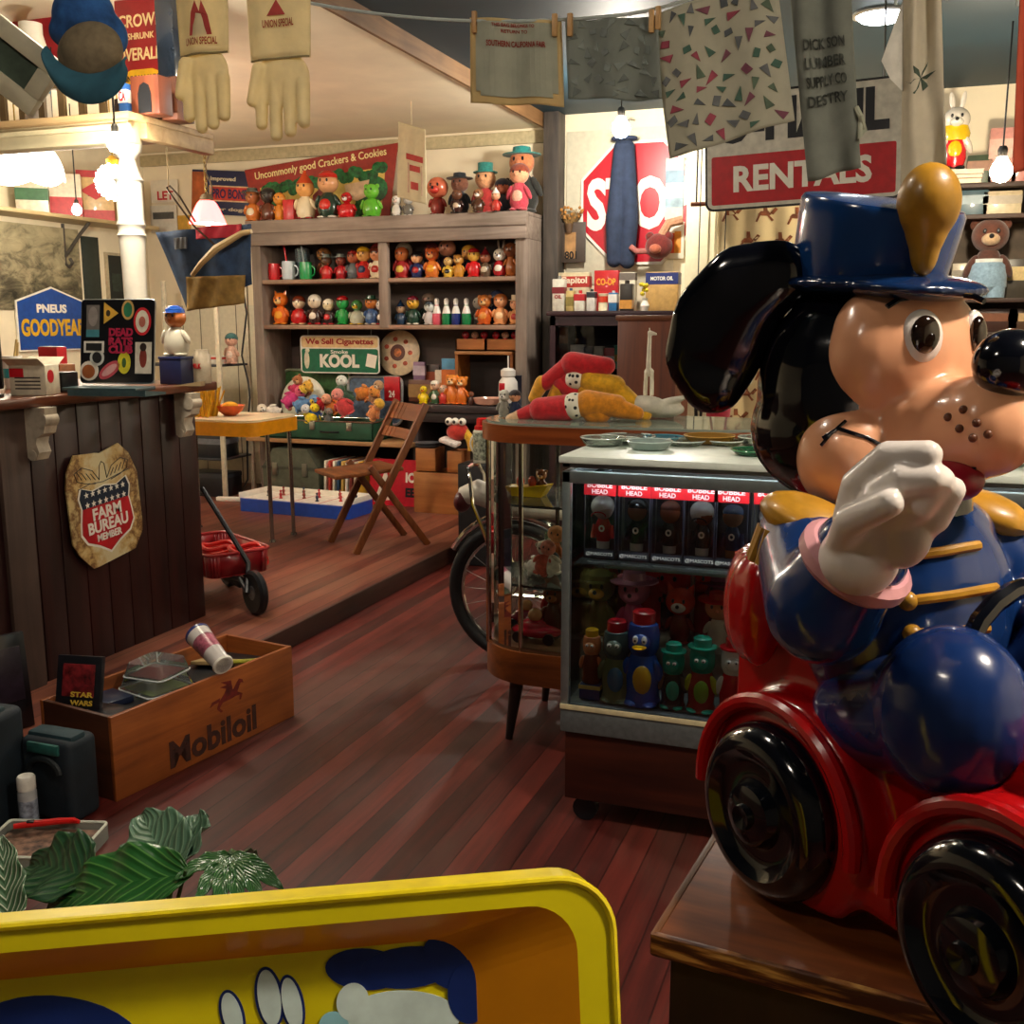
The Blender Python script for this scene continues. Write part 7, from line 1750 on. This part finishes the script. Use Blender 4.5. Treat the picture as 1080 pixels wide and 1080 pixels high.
wl('tan_board', 'plain tan box at the right end of the left wall shelf', 0, 6.62, .18, .1, .26, '#c8a46c', cat='box')
def onwall(name, lbl, y0, y1, z0, z1, c, cat, blocks=(), frame=None, X=-5.593):
    t = thing(name, lbl, cat, (X, (y0+y1)/2, (z0+z1)/2), PI/2); w, h = y1-y0, z1-z0
    B().bx(-w/2, w/2, -.006, .006, -h/2, h/2, .001).build('sheet', c if not isinstance(c, str) else M(c, .5), t)
    for k, (u0, u1, v0, v1, cc) in enumerate(blocks): B().bx(-w/2+u0*w, -w/2+u1*w, -.0075-.0003*k, -.005, -h/2+v0*h, -h/2+v1*h, 0).build('printed_block', M(cc, .5, var=.3), t)
    if frame:
        g = B().bx(-w/2-.02, w/2+.02, -.016, .006, h/2, h/2+.02).bx(-w/2-.02, w/2+.02, -.016, .006, -h/2-.02, -h/2).bx(-w/2-.02, -w/2, -.016, .006, -h/2, h/2).bx(w/2, w/2+.02, -.016, .006, -h/2, h/2)
        g.build('frame', M(frame, .5), t)
    return t, w, h
m, nt, bs = nodes('sepia_photo')
sep = N(nt, 'ShaderNodeSeparateXYZ'); v = coords(nt); L(nt, v, sep.inputs[0])
nf = noise(nt, coords(nt, (4, 1, 7)), 1.6, 8, .7, .6); ma = N(nt, 'ShaderNodeMath', operation='MULTIPLY_ADD'); L(nt, sep.outputs['Z'], ma.inputs[0]); ma.inputs[1].default_value = .45; L(nt, nf, ma.inputs[2])
L(nt, ramp(nt, ma.outputs[0], [(.3, '#2c2a22'), (.45, '#6c6650'), (.55, '#9a9274'), (.7, '#b4aa88')]), bs.inputs['Base Color']); bs.inputs['Roughness'].default_value = .5
t, w, h = onwall('photo_print', 'large sepia landscape photograph print on the left wall', 5.3, 6.24, 1.42, 1.99, m, 'picture')
t, w, h = onwall('painted_board', 'dark green narrow board beside the sepia photograph', 6.27, 6.44, 1.4, 1.95, '#2a3430', 'board')
t, w, h = onwall('poster', 'black poster with a red label beside the turned white post', 6.52, 6.9, 1.5, 1.83, '#17201f', 'poster', ((.72, 1, .74, .95, '#b81c24'), (.1, .6, .2, .6, '#24342f')), '#b8ac90')
text('PUB', t, WHITE, .06, .03, (w*.38, -.009, h*.35), bold=.03)
sg = thing('tyre_sign', 'blue house shaped tyre sign with white and yellow lettering on the left wall', 'sign', (-5.585, 5.93, 1.36), PI/2)
SW = .66
B().prism([(-SW/2, -.22), (SW/2, -.22), (SW/2, .12), (0, .22), (-SW/2, .12)], .012).build('border', WHITE, sg)
B().prism([(-SW/2+.012, -.21), (SW/2-.012, -.21), (SW/2-.012, .112), (0, .207), (-SW/2+.012, .112)], .0145).build('blue_field', M('#1c4a9c', .4), sg)
text('PNEUS', sg, WHITE, .28, .06, (-.01, -.009, .07), bold=.04); text('GOODYEAR', sg, M('#d8a81c', .4), .6, .12, (.0, -.009, -.06), bold=.04)
p = onl(139, 228)
t = thing('wall_bottle', 'dark green oval bottle hanging on the left wall by the turned post', 'bottle', (-5.54, p.y, p.z))
B().lathe([(0, -.09), (.035, -.07), (.05, 0), (.035, .07), (.014, .09), (.014, .12), (0, .12)], n=20, sx=.7).build('bottle_body', PL('#2a4440'), t)
# back wall, left of the bookcase
def bwc(*a, **k): return wallcard(*a, **k)
bwc('paper_card', 'white card with red letters on the back wall beside the turned post', 160, 187, 189, 214, 6.97, '#ded6c4', 'card', words=(('LET', .55, .3, .6, .4, '#b8202c'),))
bwc('paper_card', 'white card with grey print under the red lettered card', 160, 186, 216, 246, 6.97, '#d0ccc0', 'card', inner=((.1, .9, .5, .75, '#5a5a58'),))
sg, w, h = bwc('card_sign', 'navy cardboard sign with a red label and an orange edge left of the bookcase', 204, 268, 178, 228, 6.96, '#1c2148', 'sign', inner=((.0, .22, .0, .95, '#b05a2c'), (.28, .94, .3, .66, '#d8b890'), (.3, .92, .33, .63, '#c03428')), words=(('PRO BONE', .61, .48, .56, .22, '#2a1c50'), ('Improved', .5, .8, .4, .12, '#d8cdb0'), ('for dogs', .62, .12, .5, .1, '#c8b8a0')), rot=.08)
t = thing('yellow_tray', 'flat yellow board standing against the back wall under the white cards', 'board', (xat(186, 6.96, 2.0), 6.99, atY(186, 237, 6.96).z)); B().bx(-.11, .11, -.01, .01, -.07, .07, .003).build('board', M('#c89c3c', .5), t)
B().bx(-.112, .112, -.012, -.009, -.072, -.05).build('edge_strip', M('#e0c070', .5), t)
t, w, h = bwc('white_boards', 'tall white plank panel on the back wall behind the yellow edged table', 186, 268, 322, 528, 6.985, '#d8d0b8', 'board', var=.1)
g = B()
for k in range(1, 5): g.bx(-w/2+k*w/5-.003, -w/2+k*w/5+.003, -.0065, -.004, -h/2, h/2, 0)
g.build('plank_gaps', M('#6a6250', .8), t)
# metal rack with things, behind the yellow table
rk = thing('metal_rack', 'white metal shelf rack standing behind the yellow edged table', 'rack', (-4.8, 6.5, .09))
RW = M('#d0c8b0', .5)
for x in (-.42, .3):
    for y in (-.18, .18): B().bx(x-.016, x+.016, y-.012, y+.012, 0, 1.55, .002).build('post', RW, rk)
for z in (.28, .55, .95): B().bx(-.42, .3, -.18, .18, z-.015, z, .003).build('rack_shelf', M('#3a3c40', .5), rk)
for k, (px, z, w, h, c, b_, lbl) in enumerate(((228, .371, .26, .16, '#20262c', '#6a7078', 'dark storage box on the lowest rack shelf'), (222, .641, .2, .08, '#8a5a38', '#c8a478', 'low brown box on the middle rack shelf'), (231, 1.041, .18, .06, '#c8c4b8', '#b83a2c', 'white and red carton on the top rack shelf'))):
    tin('storage_box', lbl, (xat(px, 6.45, z), 6.45, z), w, .2, h, c, band=b_, bz=(.6, .85), cat='box')
fig('soft_doll', 'pale doll with teal hood lying on the top rack shelf', (xat(245, 6.42, 1.04), 6.42, 1.042), .22, '#c8a08a', '#d8a890', hat='hair', hatc='#3a6a68', soft=True, cat='doll', belly='#d8c4b4')
tin('storage_box', 'black plastic bin on the floor under the white rack', (xat(226, 6.42, .1), 6.42, .0905), .34, .22, .17, '#14181e', cat='box', band='#2a3038', bz=(.8, .95))
t = thing('power_cable', 'black cable hanging down the left side of the bookcase', 'cable', (-4.43, 6.55, 1.9))
B().tube([(0, 0, .05), (-.03, .02, -.2), (.02, .0, -.5), (-.05, .02, -.8), (.01, .0, -1.0), (.03, -.02, -1.1), (-.02, .0, -1.35), (.0, -.05, -1.7), (-.03, -.1, -1.795)], .007, 6).build('cord', BLACK, t)
t = thing('power_strip', 'white power strip on the platform floor beside the blue game', 'power strip', (xat(243, 6.2, .1), 6.2, .091), .2)
B().bx(-.1, .1, -.02, .02, 0, .03, .005).build('strip_body', WHITE, t); B().tube([(.1, 0, .015), (.2, .03, .012), (.28, -.02, .012), (.35, .05, .012)], .006, 6).build('cord', BLACK, t)
# denim piece on a wooden hanger
p = atY(178, 200, 4.6)
t = thing('denim_apron', 'folded blue denim with a tan lower edge on a wooden hanger before the bookcase', 'apron', p)
def q(px, py, e=0): return atY(px, py, 4.6+e)-p
g = B(); n = 20
def dn(name, cs, mat, e=0, amp=.012):
    tl, tr, br, bl = [q(x, y, e) for x, y in cs]
    bm = bmesh.new(); gr = [[bm.verts.new(tl.lerp(tr, i/n).lerp(bl.lerp(br, i/n), j/12)+V((0, amp*math.sin(i*.8+j*.2), 0))) for i in range(n+1)] for j in range(13)]
    for j in range(12):
        for i in range(n): bm.faces.new((gr[j][i], gr[j+1][i], gr[j+1][i+1], gr[j][i+1]))
    me = D.meshes.new(name); bm.to_mesh(me); bm.free(); me.materials.append(mat)
    for f in me.polygons: f.use_smooth = True
    o = link(name, me, t); sd = o.modifiers.new('t', 'SOLIDIFY'); sd.thickness = .008; return o
dn('denim', [(164, 245), (264, 236), (266, 300), (196, 326)], M('#2a3f5c', .9, var=.3, scale=14, bump=.3))
dn('tan_edge', [(196, 292), (258, 290), (258, 320), (196, 328)], M('#8a6c34', .9, var=.2), -.02, .008)
dn('red_lining', [(206, 240), (254, 236), (254, 250), (206, 252)], M('#a82838', .9), -.018, .006)
dn('leather_patch', [(183, 251), (196, 250), (197, 262), (184, 263)], M('#6a7078', .8), -.02, .002)
HG = WD('#c09a5c', '#e0c48c', 0, 1)
B().tube([q(265, 244, -.05), q(255, 246, -.05), q(228, 262, -.05), q(212, 278, -.05), q(203, 290, -.05), q(202, 290, -.05)], [.012, .015, .02, .015, .012, .008], 8).build('wooden_hanger', HG, t)
B().tube([q(226, 258, -.05), q(215, 248, -.05), q(206, 240, -.04), q(178, 202), q(176, 198), q(179, 196), q(190, 208, -.02), q(206, 234, -.03)], .005, 7).build('hanger_hook', MT('#4a4038', .4), t)
B().tube([(0, 0, .0), (0, 0, 2.615-p.z)], .003, 5).build('hanging_cord', M('#c8b890', .8), t)
# ------------------------------------------------------------- on top of the counter canopy
ZN = 2.1155
def onn(px, Y): return (xat(px, Y, ZN), Y, ZN)
def cano(px0, px1, py_top, Y, z=None):
    z = ZN if z is None else z
    x0, x1 = xat(px0, Y, z+.1), xat(px1, Y, z+.1); h = atY((px0+px1)/2, py_top, Y).z-z
    return (x0+x1)/2, x1-x0, h
x, w, h = cano(112, 168, -30, 3.66)
t = thing('overalls_sign', 'red and yellow enamel sign about overalls standing on the canopy shelf', 'sign', (x, 3.72, ZN), rot=(-.06, 0, 0))
B().bx(-w/2, w/2, -.006, .006, 0.12, h, .002).build('plate', M('#8c1c20', .4, var=.12, scale=12), t); B().prism([(-w/2, .12), (w/2, .12), (w/2, .2), (w*.2, .23), (-w*.2, .23), (-w/2, .2)], .0135).build('yellow_band', M('#c8981c', .4), t)
for s, z, ww in (('CROWN', .42, .85), ('SHRUNK', .36, .5), ('OVERALLS', .29, .9), ('UNION MADE', .195, .7)): text(s, t, M('#d8c08a', .5) if z > .2 else BLACK, w*ww, .05 if z != .36 and z > .2 else .025, (0, -.0075, z), bold=.02)
B().bx(-w/2, w/2, -.02, .02, 0, .12, .003).build('foot_board', M('#2a1c18', .6), t)
x, w, h = cano(166, 184, -5, 3.6)
t = thing('dark_glass_case', 'dark narrow glass case beside the overalls sign on the canopy', 'case', (x, 3.66, ZN))
B().bx(-w/2, w/2, -.05, .05, .16, h, .004).build('case_panel', M('#1c2430', .25, coat=.4), t); B().bx(-w/2-.004, w/2+.004, -.054, .054, 0, .16, .003).build('wooden_base', WD('#4a2418', '#7a4428', 0), t)
x, w, h = cano(138, 160, 62, 3.5)
t = thing('wooden_box', 'small brown wooden box with an arched dark opening on the canopy shelf', 'box', (x+.03, 3.52, ZN)); w = .13; h = .14
B().bx(-w/2, w/2, -.04, .04, 0, h, .003).build('box_shell', WD('#5a2818', '#8a4a30', 2), t)
B().prism([(-.03, 0), (.03, 0), (.03, .07), (.02, .1), (0, .11), (-.02, .1), (-.03, .07)], .004, MX.Translation((.0, -.041, .005))).build('arched_opening', M('#0c0c10', .6), t)
tin('small_tin', 'small red white and blue tin at the left of the arched wooden box', (xat(133, 3.5, ZN+.05), 3.5, ZN), .04, .04, .12, '#2c5a9c', band='#d8d4cc', bz=(.4, .8), words=(('CA', .8, .3, .6, RED),))
x, w, h = cano(8, 64, -30, 3.8)
t = thing('red_sign', 'red sign with white lettering hanging over the left part of the canopy', 'sign', (x, 3.84, ZN+.22), rot=(0, .12, 0))
B().bx(-w/2, w/2, -.005, .005, 0, .3, .002).build('plate', M('#b0182c', .4), t)
text('TRY A DRINK', t, WHITE, w*.6, .035, (w*.05, -.0065, .06), bold=.03); text('SPECIAL', t, M('#2a2430', .5), w*.6, .05, (.0, -.0065, .15), bold=.03)
for s in (-.2, .2): B().cyl((s*w, 0, 0), (s*w*1.4, 0, -.22), .008, n=6).build('stand_leg', BLACK, t)
x, w, h = cano(27, 50, 24, 3.62)
t = thing('printed_jar', 'white jar with a blue label and red mark on the canopy shelf', 'jar', (x, 3.62, ZN))
B().lathe([(0, 0), (w/2, 0), (w/2, h*.8), (w*.4, h*.9), (w*.4, h), (0, h)], n=22).build('jar_body', PL('#d8d2c4'), t); B().lathe([(w/2+.001, h*.35), (w/2+.001, h*.62)], n=22, cap=False).build('label_band', M('#2c7a9c', .4), t)
B().ball((0, -w/2, h*.7), (w*.25, .003, h*.06)).build('red_mark', RED, t)
t = thing('lattice_panel', 'low brown wooden lattice railing along the canopy edge', 'railing', (-3.7, 3.52, ZN))
g = B().bx(-1.2, .72, -.01, .01, 0, .015).bx(-1.2, .72, -.01, .01, .13, .15)
for k in range(20): g.bx(-1.2+k*.1, -1.17+k*.1, -.008, .008, .015, .13)
g.build('lattice', WD('#4a3a26', '#7a6444', 2), t)
# cream picture frame hanging at a tilt on the clothes line
p = atY(2, 58, 2.45)
t = thing('framed_picture', 'cream wooden picture frame hanging tilted at the upper left edge', 'frame', p, rot=(0, math.radians(38), .3))
m = mpp(p); w, h = 118*m, 66*m
g = B()
for (x0, x1, z0, z1) in ((-w/2, w/2, h/2-.05, h/2), (-w/2, w/2, -h/2, -h/2+.05), (-w/2, -w/2+.05, -h/2+.05, h/2-.05), (w/2-.05, w/2, -h/2+.05, h/2-.05)): g.bx(x0, x1, -.015, .015, z0, z1, .003)
g.build('frame_boards', M('#cfc6a8', .6, var=.05), t); B().bx(-w/2+.05, w/2-.05, -.002, .004, -h/2+.05, h/2-.05).build('picture', M('#4c5a4c', .5, var=.4, scale=8), t)
B().tube([(-w*.3, 0, h/2), (-.1, 0, h/2+.2), (-.3, 0.02, h/2+.42)], .003, 5).build('hanging_wire', BLACK, t)
# blue cap hanging on the line, seen from inside
p = atY(92, 60, 2.42); m = mpp(p)
t = thing('billed_hat', 'blue denim cap with a teal brim hanging upside down at the upper left', 'cap', p)
DEN = M('#2a5c9c', .9, var=.35, scale=18, bump=.4); BRM = M('#2a5a6c', .8, var=.12, scale=20)
def cpx(px, py, e=0): return atY(px, py, 2.42+e)-p
blob('crown', [(cpx(88, 18, .02), (.095, .06, .085), (0, .15, 0)), (cpx(78, 32, .02), (.075, .05, .05)), (cpx(108, 34, .03), (.08, .05, .06), (0, .6, 0))], DEN, t, .006, 4)
g = B().use(M('#7a6c54', .9, var=.2)).ball(cpx(95, 55, -.03), (.1, .05, .075), (0, -.1, 0), 28, 18); g.build('lining', None, t)
bm = bmesh.new(); rows = []
cps = [((50, 46), (48, 72)), ((56, 60), (58, 92)), ((70, 72), (72, 104)), ((90, 79), (92, 112)), ((110, 76), (114, 108)), ((126, 66), (131, 92)), ((134, 58), (136, 74))]
for (a, b_) in cps:
    A, C = cpx(*a, -.075), cpx(*b_, -.10)
    rows.append([bm.verts.new(A.lerp(C, k/5)+V((0, -.02*math.sin(PI*k/5), 0))) for k in range(6)])
for r0, r1 in zip(rows, rows[1:]):
    for k in range(5): bm.faces.new((r0[k], r0[k+1], r1[k+1], r1[k]))
me = D.meshes.new('brim'); bm.to_mesh(me); bm.free(); me.materials.append(BRM)
for f in me.polygons: f.use_smooth = True
o = link('brim', me, t); o.modifiers.new('s', 'SUBSURF').levels = 2; o.modifiers['s'].render_levels = 2; o.modifiers.new('t', 'SOLIDIFY').thickness = .006
B().tube([cpx(90, 4), cpx(90, -12), (cpx(95, -30, .05))], .004, 6).build('hanging_loop', M('#c8b890', .8), t)
# ------------------------------------------------------------- right hand shelves against the back wall
rs = thing('toy_shelf', 'dark wooden shelf unit with toys and papers against the back wall at the right', 'shelf', (.42, 6.78, 0))
DW = WD('#2c1a12', '#4e3222', 0, 1, .6); DWV = WD('#4a2a28', '#6a403c', 2, 1, .6)
RS = [1.28, 1.47, 1.93, 2.10]
sw = 1.0
B().bx(-.5, -.46, -.18, .18, 0, 2.1).build('side_board', DWV, rs); B().bx(.46, .5, -.18, .18, 0, 2.1).build('side_board', DWV, rs)
for z in RS: B().bx(-.46, .46, -.18, .18, z-.025, z, .003).build('shelf_board', DW, rs)
B().bx(-.46, .46, .16, .18, 0, 2.1).build('back_board', M('#57493a', .7, var=.3, scale=6), rs)
B().bx(-.46, .46, -.16, .16, 0, 1.1).build('lower_body', DWV, rs)
def onr(px, z, Y=6.72): return (xat(px, Y, z+.05), Y, z+.0015)
# bear in denim shorts
l = onr(1040, 1.47, 6.68)
t = fig('teddy_bear', 'brown teddy bear in pale denim shorts sitting on the right hand shelf', l, .44, '#4a281c', '#5a3020', ears='round', muz='#b89a78', soft=True, cat='soft toy', hs=1.05, belly='#4a281c')
B().lathe([(.075, .02), (.105, .06), (.1, .18), (.085, .2)], n=24, sy=.95).lathe([(.05, .0), (.052, .06)], (-.045, -.04, 0), 16).lathe([(.05, .0), (.052, .06)], (.045, -.04, 0), 16).build('denim_shorts', FB('#7a94a8'), t)
B().lathe([(.088, .195), (.09, .215)], n=24, sy=.95).build('belt', M('#c8ccc8', .5), t)
# vinyl dog on books
for k, (c, lbl) in enumerate((('#d8ccb0', 'cream book, lowest of the three under the vinyl dog'), ('#8a4a2c', 'brown book, middle one under the vinyl dog'), ('#e0d8c4', 'white book, topmost under the vinyl dog'))):
    l = onr(1008, 2.1); t = thing('book', lbl, 'book', (l[0], 6.70, 2.1012+.026*k), .06*k, 'books on the top right shelf')
    B().bx(-.13, .13, -.1, .1, 0, .003).bx(-.13, .13, -.1, .1, .021, .024).bx(-.13, -.127, -.1, .1, .003, .021).build('cover', M(c, .6), t); B().bx(-.127, .127, -.098, .097, .003, .021).build('pages', M('#d8ceb4', .8), t)
l = onr(1006, 2.18, 6.66)
fig('vinyl_dog', 'white vinyl toy dog in yellow shirt and red trousers standing on books at the right', (l[0], 6.68, 2.18), .42, '#c81822', '#d8d0c4', muz='#e0dcd0', hat=None, arms='#d8d0c4', feet='#14151a', belly='#e0b81c', cat='figurine', ears='long', fat=.85, hs=.95)
o = [q for q in COL.objects if q.get('label', '').startswith('white vinyl toy dog')][0]
B().lathe([(.07, .16), (.078, .2), (.065, .24)], n=20, sy=.9).build('yellow_shirt', PL('#e0b81c'), o)
fig('small_figure', 'small yellow toy figure standing beside the vinyl dog', onr(988, 2.1, 6.6), .14, '#d8b020', '#d8a060')
bx_l = []
for px, z, w, h, c, b_, lbl in ((1032, 2.1, .13, .16, '#3c4a34', '#8a5a3c', 'dark green box beside the books on the top right shelf'), (1056, 2.1, .15, .3, '#c88a80', '#d8a898', 'rose coloured box on the top right shelf behind the bulb'), (1078, 2.1, .12, .24, '#a85a4c', '#c87a68', 'terracotta box at the right end of the top right shelf'),
                                (1000, 1.93, .1, .14, '#6a4440', '#8a5a54', 'dull maroon box on the upper middle right shelf'), (1025, 1.93, .16, .14, '#3a5660', '#54707a', 'teal grey box on the upper middle right shelf'), (1056, 1.93, .2, .13, '#b8a888', '#8a7c64', 'cream printed box on the upper middle right shelf'),
                                (1012, 1.47, .1, .2, '#b8ac94', '#8a8270', 'pale narrow box left of the teddy bear'), (1070, 1.47, .16, .22, '#3c362c', '#c8b078', 'black box with cream lettering right of the teddy bear'),
                                (1018, 1.28, .14, .12, '#c8b890', '#5a5044', 'cream crate label box below the teddy bear'), (1052, 1.28, .2, .13, '#3a2018', '#7a4a30', 'dark brown box below the teddy bear'), (1074, 1.28, .12, .13, '#4a3424', '#b89a70', 'brown box at the right end under the teddy bear'), (984, 1.28, .12, .14, '#6a5a48', '#9a8a70', 'grey brown box at the left end under the teddy bear')):
    l = onr(px, z, 6.80 if z == 1.47 else 6.74); tin('stored_box', lbl, l, w, .1, h, c, band=b_, bz=(.45, .8), cat='box', words=(('Toys', .8, .3, .62, M('#c8b078', .5)),) if 'cream lettering' in lbl else None)
D.scenes.remove(TMP)
